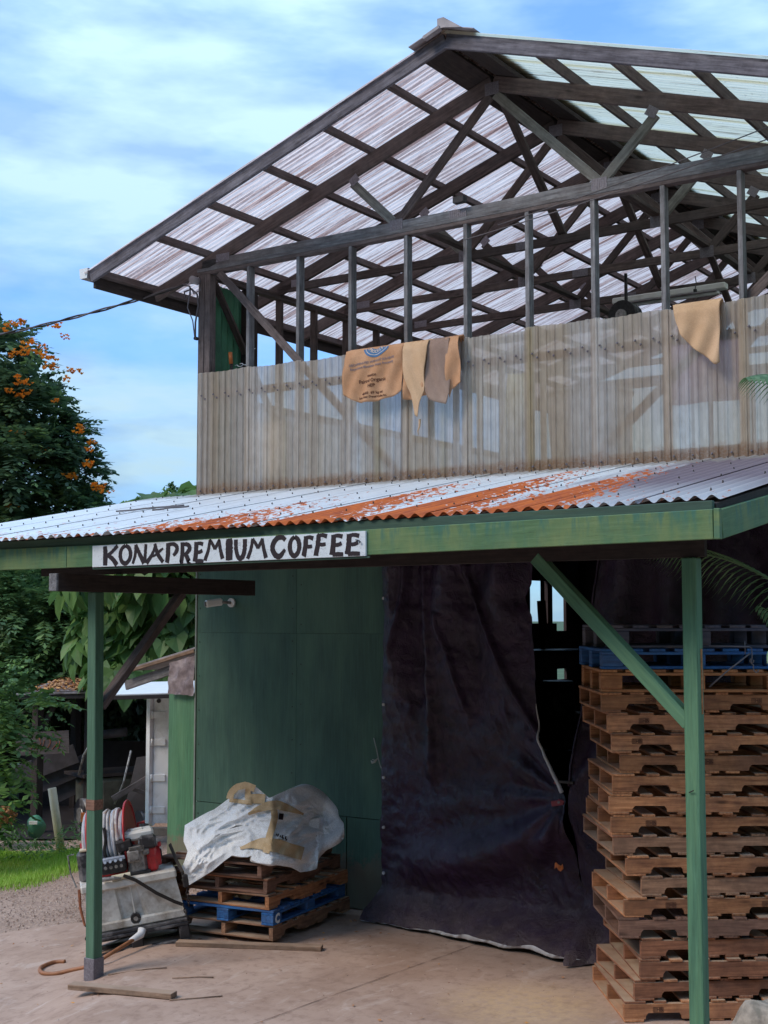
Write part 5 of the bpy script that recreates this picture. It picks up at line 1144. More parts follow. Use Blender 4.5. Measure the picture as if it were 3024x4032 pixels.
# ------------------------------------------------------------------ pressure washer skid by the left post
th = R(48); tilt = R(8.0)
WO = Vector((-8.63, 8.05, gh(-8.6, 8.05) + 0.0))
MW = Matrix.Translation((-8.60, 8.12, -0.10)) @ Matrix.Rotation(th, 4, 'Z') @ Matrix.Rotation(-tilt, 4, 'Y')
pl = bpy.data.objects.new('plastic_pallet', None); link(pl, None, MW); meta(pl, 'worn black plastic pallet under the white tank by the left post', 'pallet')
def loc(o): return MW @ Matrix.Translation((o[0], o[1], o[2] - (0.04 if o[2] > 0.66 else 0)))
PLX, PLY = 0.86, 0.62
ob('pallet_deck', boxmesh(PLX, PLY, 0.035, 0.01, 'bp'), BLACKP, pl, loc((PLX / 2, PLY / 2, 0.185)))
sp_ = [(0, 0), (PLX, 0), (PLX, 0.13), (0, 0.13)]
def slot_rail(L_, H_, slots):
    """rail with real fork openings built from blocks"""
    ms = [(boxmesh(L_, 0.06, 0.03, 0.006, 'a'), Matrix.Translation((L_ / 2, 0, 0.015))), (boxmesh(L_, 0.06, 0.03, 0.006, 'b'), Matrix.Translation((L_ / 2, 0, H_ - 0.015)))]
    e = 0
    for a, b in slots + [(L_, L_)]:
        if a > e: ms.append((boxmesh(a - e, 0.055, H_ - 0.05, 0.008, 'c%f' % (a - e)), Matrix.Translation(((a + e) / 2, 0, H_ / 2))))
        e = b
    return join(ms)
rm = slot_rail(PLX, 0.17, [(0.07, 0.36), (0.46, 0.77)])
for y in (0.03, PLY / 2, PLY - 0.03): ob('rail', rm, BLACKP, pl, loc((0, y, 0)))
wt = bpy.data.objects.new('water_tank', None); link(wt, None, loc((0, 0, 0.205))); meta(wt, 'dirty white box tank with tapered ribbed front strapped on the black pallet', 'tank')
def taper_panel():
    V = []; F = []
    def q(*p):
        o = len(V); V.extend(p); F.append((o, o + 1, o + 2, o + 3))
    z0, z1 = 0.07, 0.35; x0, x1 = 0.03, PLX - 0.06
    def row(xa, xb, ya, yb):  # front panel from bottom xa.. to top
        return
    cols = [(0.02, 0.02), (0.27, 0.30), (0.29, 0.33), (0.44, 0.50), (0.46, 0.53), (0.80, 0.84)]; dep = [0.055, 0.055, 0.085, 0.085, 0.055, 0.055]
    for i in range(5):
        (a0, a1), (b0, b1) = cols[i], cols[i + 1]
        q((a1, dep[i], z0), (b1, dep[i + 1], z0), (b0, dep[i + 1] - 0.01, z1), (a0, dep[i] - 0.01, z1))
    q((0.84, 0.055, z0), (0.80, PLY - .06, z0), (0.76, PLY - .06, z1), (0.80, 0.045, z1)); q((0.02, PLY - .06, z0), (0.02, 0.055, z0), (0.02, 0.045, z1), (0.02, PLY - .06, z1))
    q((0.80, PLY - .06, z0), (0.02, PLY - .06, z0), (0.02, PLY - .06, z1), (0.76, PLY - .06, z1))
    return mesh(V, F)
ob('tank_wall', taper_panel(), TANKM, wt, loc((0, 0, 0.205)))
ob('tank_foot', boxmesh(PLX - 0.02, PLY - 0.06, 0.075, 0.012, 'tf'), TANKM, wt, loc((PLX / 2, PLY / 2, 0.205 + 0.037)))
lid = ob('tank_lid', boxmesh(PLX - 0.04, PLY - 0.03, 0.075, 0.014, 'tl'), TANKM, wt, loc((PLX / 2 - 0.03, PLY / 2, 0.205 + 0.385)))
ob('lid_label', boxmesh(0.06, 0.002, 0.022, 0.001, 'll'), WHITEP, lid, loc((0.46, 0.013, 0.205 + 0.382)))
ob('drain_boss', tube_mesh([loc((0.42, 0.09, 0.27)).translation, loc((0.42, 0.03, 0.27)).translation], 0.045, 16), BLACKM, wt)
ob('drain_cap', tube_mesh([loc((0.42, 0.03, 0.27)).translation, loc((0.42, 0.02, 0.27)).translation], 0.02, 10), GREYM, wt)
ob('level_tube', tube_mesh([loc((0.42, 0.062, 0.31)).translation, loc((0.405, 0.05, 0.58)).translation], 0.008, 8), TANKM, wt)
def lp3(*p): return loc(p).translation
def strap3(name, pts, wd, mat, parent, up=(0, 0, 1)):
    P = np.zeros((len(pts), 2, 3))
    for i, p in enumerate(pts):
        a = lp3(*pts[max(i - 1, 0)]); b = lp3(*pts[min(i + 1, len(pts) - 1)]); d = (b - a).normalized(); n_ = d.cross(Vector((0.56, -0.82, 0.0))).normalized()
        c = lp3(*p); P[i, 0] = c + n_ * wd / 2; P[i, 1] = c - n_ * wd / 2
    return ob(name, grid_mesh(P), mat, parent)
sps = thing('ratchet_strap', tuple(lp3(0.8, 0, 0.4)), 'black ratchet strap with chain and hook over the white tank', 'strap')
strap3('webbing', [(0.36, -0.006, 0.70), (0.46, -0.012, 0.60), (0.62, -0.012, 0.46), (0.76, -0.008, 0.36), (0.83, -0.004, 0.32)], 0.03, STRAPB, sps)
strap3('webbing', [(0.80, 0.32, 0.84), (0.83, 0.10, 0.72), (0.86, 0.0, 0.60), (0.87, -0.01, 0.50)], 0.03, STRAPB, sps)
ob('ratchet', boxmesh(0.05, 0.05, 0.11, 0.01, 'rt'), BLACKM, sps, loc((0.875, -0.02, 0.52)))
def chain(parent, p, q, n):
    for i in range(n):
        c = lp3(*[p[k] + (q[k] - p[k]) * (i + .5) / n for k in range(3)]); dd = (lp3(*q) - lp3(*p)) / n; d = dd.normalized()
        sd1 = d.cross(Vector((0.56, -0.82, 0))).normalized() if i % 2 else Vector((0.56, -0.82, 0)) - d * d.dot(Vector((0.56, -0.82, 0)))
        ln = dd.length * 0.62; w_ = 0.012; pts = [c + d * ln * math.cos(a) + sd1 * w_ * math.sin(a) for a in np.linspace(0, 2 * math.pi, 12, endpoint=False)]
        ob('chain_link', tube_mesh(pts, 0.004, 6, False, True), BLACKM, parent, None, True)
chain(sps, (0.88, -0.02, 0.46), (0.88, -0.01, 0.30), 5); chain(sps, (0.83, -0.01, 0.32), (0.865, -0.01, 0.17), 4)
sp2 = thing('ratchet_strap', tuple(lp3(0.0, 0, 0.4)), 'red strap end with hook hanging at the left end of the tank', 'strap')
ob('webbing', tube_mesh([lp3(-0.02, 0.05, 0.60), lp3(-0.03, 0.03, 0.45), lp3(-0.01, 0.0, 0.30)], [0.014, 0.012, 0.010], 6), RUSTY, sp2)
ob('hook', tube_mesh([lp3(-0.01, 0.0, 0.30), lp3(0.02, 0, 0.27), lp3(0.0, 0, 0.22), lp3(-0.02, 0, 0.19), lp3(0.0, 0, 0.15), lp3(0.03, 0, 0.16)], 0.006, 6), BLACKM, sp2, None, True)
# outlet hose
hs_ = thing('water_hose', (-8.1, 8.1, 0), 'short orange rubber hose running from the tank outlet across the slab', 'hose')
pA = lp3(0.44, -0.06, 0.15)
def gpt(a_, b_, lift=0.02):
    x, y = ab(a_, b_); return Vector((x, y, gh(x, y) + lift))
hp = [lp3(0.46, -0.03, 0.185), pA, gpt(-2.30, 11.25, 0.07), gpt(-2.48, 11.35), gpt(-2.62, 11.40), gpt(-2.78, 11.42), gpt(-2.90, 11.50), gpt(-2.95, 11.68), gpt(-2.88, 11.84), gpt(-2.78, 11.82)]
def smooth(pts, n=8):
    q = []
    for i in range(len(pts) - 1):
        p0 = pts[max(i - 1, 0)]; p1 = pts[i]; p2 = pts[i + 1]; p3 = pts[min(i + 2, len(pts) - 1)]
        for k in range(n): t = k / n; q.append(0.5 * ((2 * p1) + (p2 - p0) * t + (2 * p0 - 5 * p1 + 4 * p2 - p3) * t * t + (3 * p1 - p0 - 3 * p2 + p3) * t ** 3))
    q.append(pts[-1]); return q
tube('hose_line', smooth(hp), 0.017, HOSEO, hs_, 10); tube('coupling', [hp[0], hp[1], hp[1] + (hp[2] - hp[1]) * 0.3], [0.036, 0.034, 0.022], WHITED, hs_, 12)
# hose reel
rl = bpy.data.objects.new('hose_reel', None); link(rl, None, loc((0.2, 0.4, 0.67))); meta(rl, 'red hose reel wound with pale hose on top of the tank', 'hose reel')
RC = Vector((0.26, 0.44, 0.955)); RR = 0.262
ax = Vector((1, -0.22, 0.02)).normalized(); bx = Vector((0.22, 1, 0)).normalized(); cx_ = ax.cross(bx)
def ring(c, r, a0=0, jit=0, n=36, drop=0):
    return [lp3(*(c + bx * (r * math.cos(t) * (1 + jit * math.sin(3 * t + a0))) + cx_ * (r * math.sin(t) - drop * abs(math.sin(t))) + ax * (0.010 * math.sin(t * 1 + a0)))) for t in np.linspace(0, 2 * math.pi, n, endpoint=False)]
for k in range(15):
    c = RC + ax * (-0.155 + 0.0245 * k); r = RR * (0.80 + 0.10 * rng.random())
    ob('hose_coil', tube_mesh(ring(c, r, k, 0.02), 0.0165, 8, False, True), (HOSEW, HOSEW, HOSEB)[k % 3], rl, None, True)
for k in range(12):
    c = RC + ax * (-0.15 + 0.027 * k); r = RR * (0.90 + 0.09 * rng.random())
    ob('hose_coil', tube_mesh(ring(c, r, k * 2, 0.025), 0.0155, 8, False, True), (HOSEW, HOSEB, HOSEW, HOSEO if k == 6 else HOSEW)[k % 4], rl, None, True)
for s in (-0.11, 0.215):
    c = RC + ax * s; rr_ = RR * 1.18
    ob('reel_disc', tube_mesh([lp3(*(c - ax * 0.006)), lp3(*(c + ax * 0.006))], rr_, 40), REDM, rl)
    ob('disc_rim', tube_mesh(ring(c, rr_), 0.010, 8, False, True), REDM, rl, None, True)
ob('reel_drum', tube_mesh([lp3(*(RC - ax * 0.17)), lp3(*(RC + ax * 0.21))], 0.16, 20), REDM, rl)
ob('reel_base', boxmesh(0.40, 0.30, 0.02, 0.004, 'rb'), REDM, rl, loc((0.30, 0.36, 0.685)))
for s in (-0.22, 0.23): ob('reel_stand', tube_mesh([lp3(*(RC + ax * s)), lp3(RC.x + s, 0.38, 0.68)], 0.018, 8), REDM, rl)
ob('reel_crank', tube_mesh([lp3(*(RC + ax * 0.22)), lp3(*(RC + ax * 0.29)), lp3(*(RC + ax * 0.30 + cx_ * 0.10)), lp3(*(RC + ax * 0.36 + cx_ * 0.10))], 0.014, 8), REDM, rl)
ob('hose_tail', tube_mesh(smooth([lp3(0.25, 0.20, 1.10), lp3(0.25, 0.19, 1.0), lp3(0.23, 0.19, 0.88), lp3(0.27, 0.19, 0.75)], 6), 0.014, 8), BLACKM, rl, None, True)
def le(o): return loc((o[0], o[1], 0.67 + (o[2] - 0.67) * 0.86))
def lpe(*p): return le(p).translation
# engine and pump
en = bpy.data.objects.new('engine_pump', None); link(en, None, loc((0.5, 0.2, 0.67))); meta(en, 'small petrol engine with white fuel tank and pump bolted on the tank lid', 'engine')
def eb(name, c, s, mat, rz=0.0, ch=0.012, ry=0.0): return ob(name, boxmesh(*s, ch, mat.name), mat, en, le(c) @ Matrix.Rotation(rz, 4, 'Z') @ Matrix.Rotation(ry, 4, 'Y'))
ft = eb('fuel_tank', (0.53, 0.22, 1.045), (0.27, 0.20, 0.085), WHITEP, 0, 0.035); ob('fuel_cap', boxmesh(0.11, 0.05, 0.02, 0.006, 'fc'), WHITEP, ft, le((0.52, 0.19, 1.10)))
eb('muffler_cover', (0.40, 0.14, 0.975), (0.14, 0.12, 0.10), BLACKM, 0, 0.015, -0.1); eb('air_filter', (0.605, 0.10, 0.975), (0.14, 0.10, 0.115), BLACKP, 0, 0.02)
ob('exhaust_port', tube_mesh([lpe(0.385, 0.085, 0.975), lpe(0.385, 0.070, 0.975)], 0.016, 12), BLACKP, en)
eb('crankcase', (0.50, 0.18, 0.80), (0.17, 0.18, 0.24), GREYM, 0, 0.03); eb('cylinder_head', (0.47, 0.08, 0.86), (0.11, 0.05, 0.11), GREYM, 0, 0.03)
ob('valve_cover', boxmesh(0.085, 0.025, 0.085, 0.02, 'vc'), GREYM, en, le((0.47, 0.045, 0.865)))
for k in range(5): eb('cooling_fin', (0.50, 0.09, 0.905 + 0.011 * k), (0.13, 0.10, 0.004), GREYM, 0, 0.001)
ob('recoil_housing', tube_mesh([lpe(0.60, 0.18, 0.81), lpe(0.70, 0.18, 0.81)], [0.115, 0.09], 24), REDM, en); ob('fan_shroud', boxmesh(0.09, 0.19, 0.22, 0.03, 'fs'), REDM, en, le((0.625, 0.17, 0.80)))
ob('recoil_cap', tube_mesh([lpe(0.70, 0.18, 0.81), lpe(0.715, 0.18, 0.81)], 0.05, 16), BLACKM, en)
ob('kill_switch', boxmesh(0.03, 0.03, 0.04, 0.006, 'ks'), REDM, en, le((0.70, 0.10, 0.93)))
eb('engine_foot', (0.50, 0.17, 0.685), (0.20, 0.20, 0.03), BLACKM); eb('carburettor', (0.575, 0.08, 0.885), (0.06, 0.05, 0.06), GREYM)
eb('pump_body', (0.29, 0.12, 0.79), (0.22, 0.10, 0.12), BLACKM, 0, 0.015)
for k in range(4):
    ob('pump_plug', tube_mesh([lpe(0.22 + 0.045 * k, 0.075, 0.79), lpe(0.22 + 0.045 * k, 0.055, 0.79)], 0.014, 10), GREYM, en)
    ob('pump_valve', tube_mesh([lpe(0.22 + 0.045 * k, 0.10, 0.83), lpe(0.22 + 0.045 * k, 0.06, 0.85)], 0.013, 10), HOSEB, en)
ob('pump_head', boxmesh(0.19, 0.05, 0.03, 0.006, 'ph'), HOSEB, en, le((0.30, 0.09, 0.865)))
for k in range(3): ob('pressure_line', tube_mesh(smooth([lpe(0.18, 0.08, 0.76 + .03 * k), lpe(0.13, 0.05, 0.74 + .02 * k), lpe(0.10, 0.07, 0.71)], 5), 0.012, 8), BLACKP, en, None, True)
ob('filter_bottle', tube_mesh([lpe(0.26, 0.02, 0.69), lpe(0.42, 0.02, 0.695)], 0.024, 12), PVC, en); ob('nozzle', tube_mesh([lpe(0.18, 0.0, 0.70), lpe(0.28, -0.01, 0.695), lpe(0.34, -0.01, 0.68)], [0.02, 0.018, 0.008], 10), GREYM, en)
# black battery box and wand at the far left end
wb = thing('chemical_canister', tuple(lp3(-0.05, 0.3, 0.67)), 'black canister with a bent wand rod at the left end of the tank', 'canister')
ob('canister_body', boxmesh(0.12, 0.16, 0.27, 0.03, 'cb'), BLACKP, wb, loc((0.05, 0.25, 0.79))); ob('canister_cap', boxmesh(0.08, 0.08, 0.02, 0.006, 'cc'), PVC, wb, loc((0.06, 0.22, 0.935)))
ob('wand', tube_mesh([lp3(-0.03, 0.12, 0.93), lp3(-0.08, 0.10, 0.93), lp3(-0.075, 0.08, 0.78), lp3(-0.04, 0.05, 0.62)], 0.007, 8), GREYM, wb)
# ------------------------------------------------------------------ left side: lean-to, container, shed
lt = thing('side_lean_to', (-10.2, 10.7, 0), 'small lean-to with green plywood end and plastic sheet against the barn left wall', 'shed')
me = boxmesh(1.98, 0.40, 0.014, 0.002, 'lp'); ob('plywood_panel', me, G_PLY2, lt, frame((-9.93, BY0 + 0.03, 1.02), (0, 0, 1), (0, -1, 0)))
beam('lower_panel', (-10.12, 10.66, 0.10), (-9.74, 10.66, 0.10), 0.014, 0.2, G_PLY2, lt)
P = np.zeros((14, 14, 3))
for i in range(14):
    for j in range(14):
        u = i / 13; v = j / 13; P[i, j] = (-10.09 + 0.37 * u + 0.012 * noise.noise((v * 4, 1, 1)), 10.60 + 0.035 * noise.noise((u * 3, v * 3, 4)) - 0.02 * v, 2.33 + 0.09 * u - (0.33 + 0.1 * u) * v + 0.015 * noise.noise((u * 5, 3, 1)))
ob('plastic_sheet', grid_mesh(P), PLAST, lt, None, True)
beam('roof_sheet', (-10.80, 11.3, 2.235), (-9.72, 11.3, 2.50), 1.35, 0.02, TIN, lt); beam('roof_edge', (-10.78, 10.62, 2.215), (-9.74, 10.62, 2.465), 0.03, 0.035, W_PLANK, lt); beam('roof_rafter', (-10.86, 10.72, 2.06), (-10.1, 10.72, 2.27), 0.04, 0.10, W_GREY, lt)
beam('lean_to_post', (-10.12, 10.72, 0), (-10.12, 10.72, 2.2), 0.05, 0.05, W_UNDER, lt, up=(0, 1, 0))
ct = thing('white_container', (-13.4, 13.7, 0), 'white container with hinged door standing behind the lean-to', 'container')
d0 = Vector((-13.35, 13.95)); 
def cf(a, b, z): x, y = ab(a, b); return Vector((x, y, z))
# container door faces the camera; built in lateral/forward metres
CB = 18.3
beam('door', cf(-3.14, CB, 0.90), cf(-2.2, CB, 0.90), 0.05, 1.72, WHITED, ct); beam('door_frame', cf(-3.20, CB - 0.02, 0.04), cf(-3.20, CB - 0.02, 1.78), 0.07, 0.07, WHITED, ct, up=(0, 1, 0))
beam('container_side', cf(-3.17, CB, 0.9), cf(-3.3, CB + 4, 0.9), 0.06, 1.8, WHITED, ct); beam('door_sill', cf(-3.20, CB - 0.06, -0.06), cf(-2.1, CB - 0.06, -0.06), 0.12, 0.10, CONC, ct)
for z in (1.50, 1.13, 0.65, 0.22):
    hh = beam('hinge', cf(-3.15, CB - 0.035, z), cf(-2.98, CB - 0.035, z), 0.018, 0.09, WHITED, ct); cyl('hinge_pin', cf(-3.165, CB - 0.045, z - 0.05), cf(-3.165, CB - 0.045, z + 0.05), 0.018, WHITED, hh, 8)
cyl('lock_hole', cf(-3.08, CB - 0.03, 1.69), cf(-3.08, CB - 0.04, 1.69), 0.03, BLACKM, ct, 12)
beam('roof_sheet', cf(-3.62, CB - 0.35, 1.865), cf(-2.4, CB - 0.35, 1.90), 1.0, 0.02, WHITEROOF, ct, up=(0.06, -0.09, 1)); beam('roof_edge', cf(-3.66, CB - 0.84, 1.775), cf(-2.4, CB - 0.84, 1.81), 0.04, 0.05, DARKM, ct)
sh = thing('open_shed', (-14.5, 12.5, gh(-14.5, 12.5)), 'low dark open shed with leaf littered roof under the orange flowering tree', 'shed')
SB = 20.0; G0 = -0.42
shr = beam('shed_roof', cf(-5.5, SB + 1.6, 1.74), cf(-3.3, SB + 1.6, 1.80), 3.3, 0.03, TIN, sh, up=cf(0, -0.035, 1))
beam('shed_fascia', cf(-5.55, SB, 1.66), cf(-3.0, SB, 1.70), 0.05, 0.11, DARKM, sh)
for a, b in ((-5.25, SB + 0.3), (-4.50, SB + 0.5), (-5.3, SB + 3), (-3.4, SB + 3)):
    beam('shed_post', cf(a, b, G0 - 0.1), cf(a, b, 1.7), 0.13, 0.13, W_UNDER, sh, up=(0, 1, 0))
beam('shed_brace', cf(-5.25, SB + 0.32, 1.0), cf(-4.95, SB + 0.32, 1.65), 0.08, 0.08, W_UNDER, sh)
beam('shed_back', cf(-6.3, SB + 3.2, 0.1), cf(-2.6, SB + 3.2, 0.1), 0.04, 1.2, DARKM, sh)  # near-black colour stands in for shade at the back
ob('shed_shade_sheet', mesh([cf(-6.6, SB - .3, G0 + .02), cf(-2.9, SB - .3, G0 + .02), cf(-2.9, SB + 3.2, G0 + .02), cf(-6.6, SB + 3.2, G0 + .02)], [(0, 1, 2, 3)]), DARKM, sh)  # dark sheet over the ground, painting the shade under the roof
beam('added_dark_side', cf(-6.5, SB + .4, 0.1), cf(-6.5, SB + 3.2, 0.1), 0.04, 1.2, DARKM, sh)  # side panels added to darken the open shed
beam('added_dark_side', cf(-3.0, SB + .4, 0.1), cf(-3.0, SB + 3.2, 0.1), 0.04, 1.2, DARKM, sh)
V = []
for i in range(2600):
    a = rng.uniform(-5.4, -3.3); b = SB + rng.uniform(0.02, 2.6); z = 1.755 + (a + 5.5) * 0.027 + (b - SB - 1.6) * 0.035 + rng.uniform(0.01, 0.06); s = rng.uniform(.02, .045)
    t = rng.uniform(0, 6.28); c_ = np.array(ab(a, b) + (z,)); e1 = np.array((math.cos(t), math.sin(t), rng.uniform(-.5, .5))) * s; e2 = np.array((-math.sin(t), math.cos(t), rng.uniform(-.5, .5))) * s * .6
    V += [c_ - e1, c_ - e2, c_ + e1, c_ + e2]
o = ob('leaf_litter', np_mesh(np.array(V), 4), LITTER, sh, None, kind='stuff')
sg_ = thing('faded_board_sign', tuple(cf(-5.2, SB + 0.2, 0.95)), 'faded brown board with illegible scrawl nailed under the dark shed', 'sign')
beam('board', cf(-5.55, SB + 0.2, 0.92), cf(-4.75, SB + 0.2, 0.96), 0.02, 0.34, W_POSTB, sg_)
for k in range(7): tube('scrawl', [cf(-5.40 + .08 * k, SB + 0.185, 0.85), cf(-5.37 + .08 * k + .02 * (k % 3), SB + 0.185, 0.94), cf(-5.36 + .08 * k, SB + 0.185, 1.02 - .03 * (k % 2))], 0.006, RUSTY, sg_, 5)
# junk inside the shed
tr_ = thing('old_tractor', tuple(cf(-4.1, SB + 1, G0)), 'old rusting machine with orange underside parked in the dark shed', 'machine')
beam('body', cf(-4.55, SB + 0.6, 0.12), cf(-3.85, SB + 1.4, 0.14), 0.7, 0.52, OLIVE, tr_, c=0.05); beam('rust_skirt', cf(-4.55, SB + 0.2, -0.16), cf(-3.95, SB + 0.3, -0.16), 0.06, 0.13, ORANGE, tr_); beam('bonnet', cf(-4.75, SB + 0.55, 0.43), cf(-3.75, SB + 1.3, 0.43), 0.75, 0.05, DARKM, tr_)
for a, b in ((-4.6, SB + 0.35), (-3.9, SB + 0.6)): wl = cyl('wheel', cf(a, b, G0 + .26), cf(a + .15, b + .1, G0 + .26), 0.26, BLACKP, tr_, 18); cyl('rim', cf(a - .01, b - .01, G0 + .26), cf(a + .16, b + .11, G0 + .26), 0.12, GREYM, wl, 12)
tube('lever', [cf(-4.62, SB + .3, 0.45), cf(-4.55, SB + .3, 0.75), cf(-4.42, SB + .3, 0.98), cf(-4.3, SB + .3, 1.0)], 0.02, GREYM, tr_, 6); tube('lever', [cf(-4.4, SB + .3, 0.45), cf(-4.38, SB + .3, 0.62), cf(-4.3, SB + .3, 0.66)], 0.016, GREYM, tr_, 6)
cyl('pipe', cf(-4.5, SB + .8, 1.0), cf(-4.0, SB + .8, 1.06), 0.07, DKTIN, tr_, 12)
ls = thing('leaning_sheets', tuple(cf(-5.3, SB + 0.5, G0)), 'grey roofing sheets leaning inside the dark shed', 'sheet metal')
for k in range(3): beam('metal_sheet', cf(-5.75 + .3 * k, SB + 0.9 + .08 * k, 0.36 - .14 * k), cf(-4.8 + .2 * k, SB + 0.9 + .08 * k, 0.72 - .14 * k), 0.02, 0.30, DKTIN, ls)
wbw = thing('wheelbarrow', tuple(cf(-3.6, SB - 0.6, -0.3)), 'dark upturned wheelbarrow with wooden handles beside the white container', 'wheelbarrow')
ob('tray', mesh([cf(-3.72, 19.2, 0.05), cf(-3.30, 19.2, -0.0), cf(-3.24, 19.5, 0.85), cf(-3.60, 19.5, 0.80), cf(-3.35, 19.0, 0.1), cf(-3.28, 19.2, 0.6)], [(0, 1, 2, 3), (1, 4, 5, 2)]), DARKM, wbw)
beam('handle', cf(-3.82, 18.9, 0.28), cf(-3.25, 19.0, 0.62), 0.06, 0.08, W_POSTB, wbw); beam('handle', cf(-3.6, 19.0, 0.42), cf(-3.2, 19.1, 0.28), 0.05, 0.05, W_POSTB, wbw); tube('frame_tube', [cf(-3.8, 18.95, 0.2), cf(-3.68, 18.95, 0.5), cf(-3.58, 18.95, 0.95)], 0.014, GREYM, wbw, 6)
wl = cyl('wheel', cf(-3.45, 18.9, -0.05), cf(-3.38, 18.95, -0.05), 0.17, BLACKP, wbw, 18)
st = cyl('pipe_stake', cf(-4.44, 18.6, gh(-13.9, 12.5) - 0.1), cf(-4.60, 18.6, 0.47), 0.058, PVC, None, 14, r1=0.058); meta(st, 'cream plastic pipe standing crooked at the grass edge', 'pipe')
gb = thing('feed_bag', tuple(cf(-5.0, 19.4, -0.3)), 'green and white plastic bag slumped among the weeds by the shed', 'bag')
P = np.zeros((14, 10, 3))
for i in range(14):
    for j in range(10):
        a = 2 * math.pi * i / 13; e = math.pi * j / 9; r = 0.13 * (1 + .3 * noise.noise((math.cos(a), math.sin(a), e))); q = cf(-5.02 + r * math.cos(a) * math.sin(e), 19.4 + r * math.sin(a) * math.sin(e), -0.30 + 0.17 * math.cos(e) + .12); P[i, j] = q
ob('bag_body', grid_mesh(P), GREENC, gb, None, True); ob('bag_print', boxmesh(0.12, 0.01, 0.05, 0.003, 'bgp'), WHITEP, gb, frame(cf(-5.02, 19.25, -0.10), cf(1, 0, 0)))

# ------------------------------------------------------------------ rock at the lower right edge
def blob(c, r, sc, seed, n=22):
    P = np.zeros((n, n, 3))
    for i in range(n):
        for j in range(n):
            a = 2 * math.pi * i / (n - 1); e = math.pi * j / (n - 1); d = Vector((math.cos(a) * math.sin(e), math.sin(a) * math.sin(e), math.cos(e)))
            k = 1 + 0.28 * noise.noise(d * 1.7 + Vector((seed, 0, 0))) + 0.10 * noise.noise(d * 5 + Vector((seed, 0, 0))); P[i, j] = (c[0] + d.x * r * sc[0] * k, c[1] + d.y * r * sc[1] * k, c[2] + d.z * r * sc[2] * k)
    return grid_mesh(P)
ob('boulder', blob((-2.22, 6.95, 0.28), 0.5, (1, 1, 1.25), 3, 40), ROCKM, None, None, True, label='rough grey brown boulder cut off by the lower right corner', cat='boulder')
ob('flat_stone', blob((-11.6, 12.3, -0.40), 0.55, (1.6, .9, .28), 6), ROCKM, None, None, True, label='low dark stone at the grass edge behind the left post', cat='stone')

# ------------------------------------------------------------------ vegetation
def quads_from(C, E1, E2):
    """centres, half long axis, half short axis -> pointed quad leaves"""
    V = np.stack([C - E1, C - E2 * 1.0 + E1 * .1, C + E1, C + E2 * 1.0 + E1 * .1], 1); return V.reshape(-1, 3)
def unit(v): return v / (np.linalg.norm(v, axis=-1, keepdims=True) + 1e-9)
def fronds(bases, dirs, L, nl, leaf, droop=0.5, wid=0.42):
    """pinnate fronds: bases (n,3), dirs (n,3)"""
    n = len(bases); dirs = unit(dirs); up = np.array([0, 0, 1.0]); side = unit(np.cross(dirs, up) + 1e-4); nrm = np.cross(side, dirs)
    L = np.asarray(L).reshape(-1, 1) * np.ones((n, 1)); Vs = []
    for k in range(nl):
        t = (k + 0.8) / nl; p = bases + dirs * L * t - up * (droop * t * t) * L * 0.6
        for s in (-1, 1):
            e1 = unit(side * s + dirs * 0.25 - up * 0.28 * rng.uniform(0.4, 1.6, (n, 1)) + rng.normal(0, .16, (n, 3))); ll = leaf * L * (0.75 + 0.45 * math.sin(math.pi * t)) * rng.uniform(.85, 1.15, (n, 1))
            e2 = unit(np.cross(e1, nrm + rng.normal(0, .25, (n, 3)))) * ll * wid; Vs.append(quads_from(p + e1 * ll, e1 * ll, e2))
        if k == nl - 1:
            e1 = unit(dirs - up * .5); ll = leaf * L; Vs.append(quads_from(p + e1 * ll, e1 * ll, unit(np.cross(e1, nrm)) * ll * wid))
    return np.concatenate(Vs)
def crown(centers, radii, n, jitter=0.22, facing=None):
    """points near the skins of overlapping lumps, with outward directions"""
    B_ = []; D_ = []; w_ = np.array([r[0] * r[2] for r in radii]); w_ = w_ / w_.sum(); cs_ = np.array(centers); rs_ = np.array(radii)
    ids = rng.choice(len(cs_), n, p=w_); d = unit(rng.normal(0, 1, (n, 3))); d[:, 2] = np.where(d[:, 2] < -0.55, -d[:, 2] * .6, d[:, 2]); d = unit(d)
    k = 1 - np.abs(rng.normal(0, jitter, (n, 1))); return cs_[ids] + d * rs_[ids] * k, d
# African tulip tree on the left; lumps laid out in lateral/forward metres
def lumps(L_): return [tuple(ab(a, b)) + (z,) for a, b, z, *_ in L_], [(r, r, rz_) for *_, r, rz_ in L_]
TB = 26.0
LT = [(-8.1, TB + .6, 7.9, 1.15, 1.0), (-7.35, TB, 7.0, .95, .85), (-6.75, TB, 6.7, .70, .6), (-6.3, TB, 6.35, .5, .45), (-6.25, TB + .2, 5.6, .62, .6), (-7.2, TB - .5, 5.7, 1.15, 1.0), (-6.35, TB, 4.8, .85, .7), (-5.95, TB + .3, 4.85, .48, .5), (-7.5, TB - .6, 4.3, 1.1, .8), (-6.5, TB, 3.7, .9, .7), (-8.6, TB + .3, 5.8, 1.6, 1.6), (-9.6, TB + 1, 6.5, 2.0, 2.3), (-7.3, TB - .4, 2.8, 1.0, .7), (-6.15, TB + .4, 2.9, .75, .6), (-6.7, TB, 2.1, .8, .55), (-7.8, TB - .4, 1.7, 1.0, .8), (-9.2, TB, 3, 1.5, 1.6), (-5.75, TB + .8, 2.3, .6, .45), (-8.3, TB - .8, .8, 1.0, .7)]
tt = thing('tulip_tree', tuple(cf(-8.2, TB + 1, -0.5)), 'big dark leafed tree covered in orange flower clusters left of the barn', 'tree')
cs, rs_ = lumps(LT); b_, d_ = crown(cs, rs_, 5200, 0.20)
V = fronds(b_ - d_ * .15, d_ + np.array([0, 0, -.25]), rng.uniform(.38, .6, len(b_)), 7, 0.155, .6, .46)
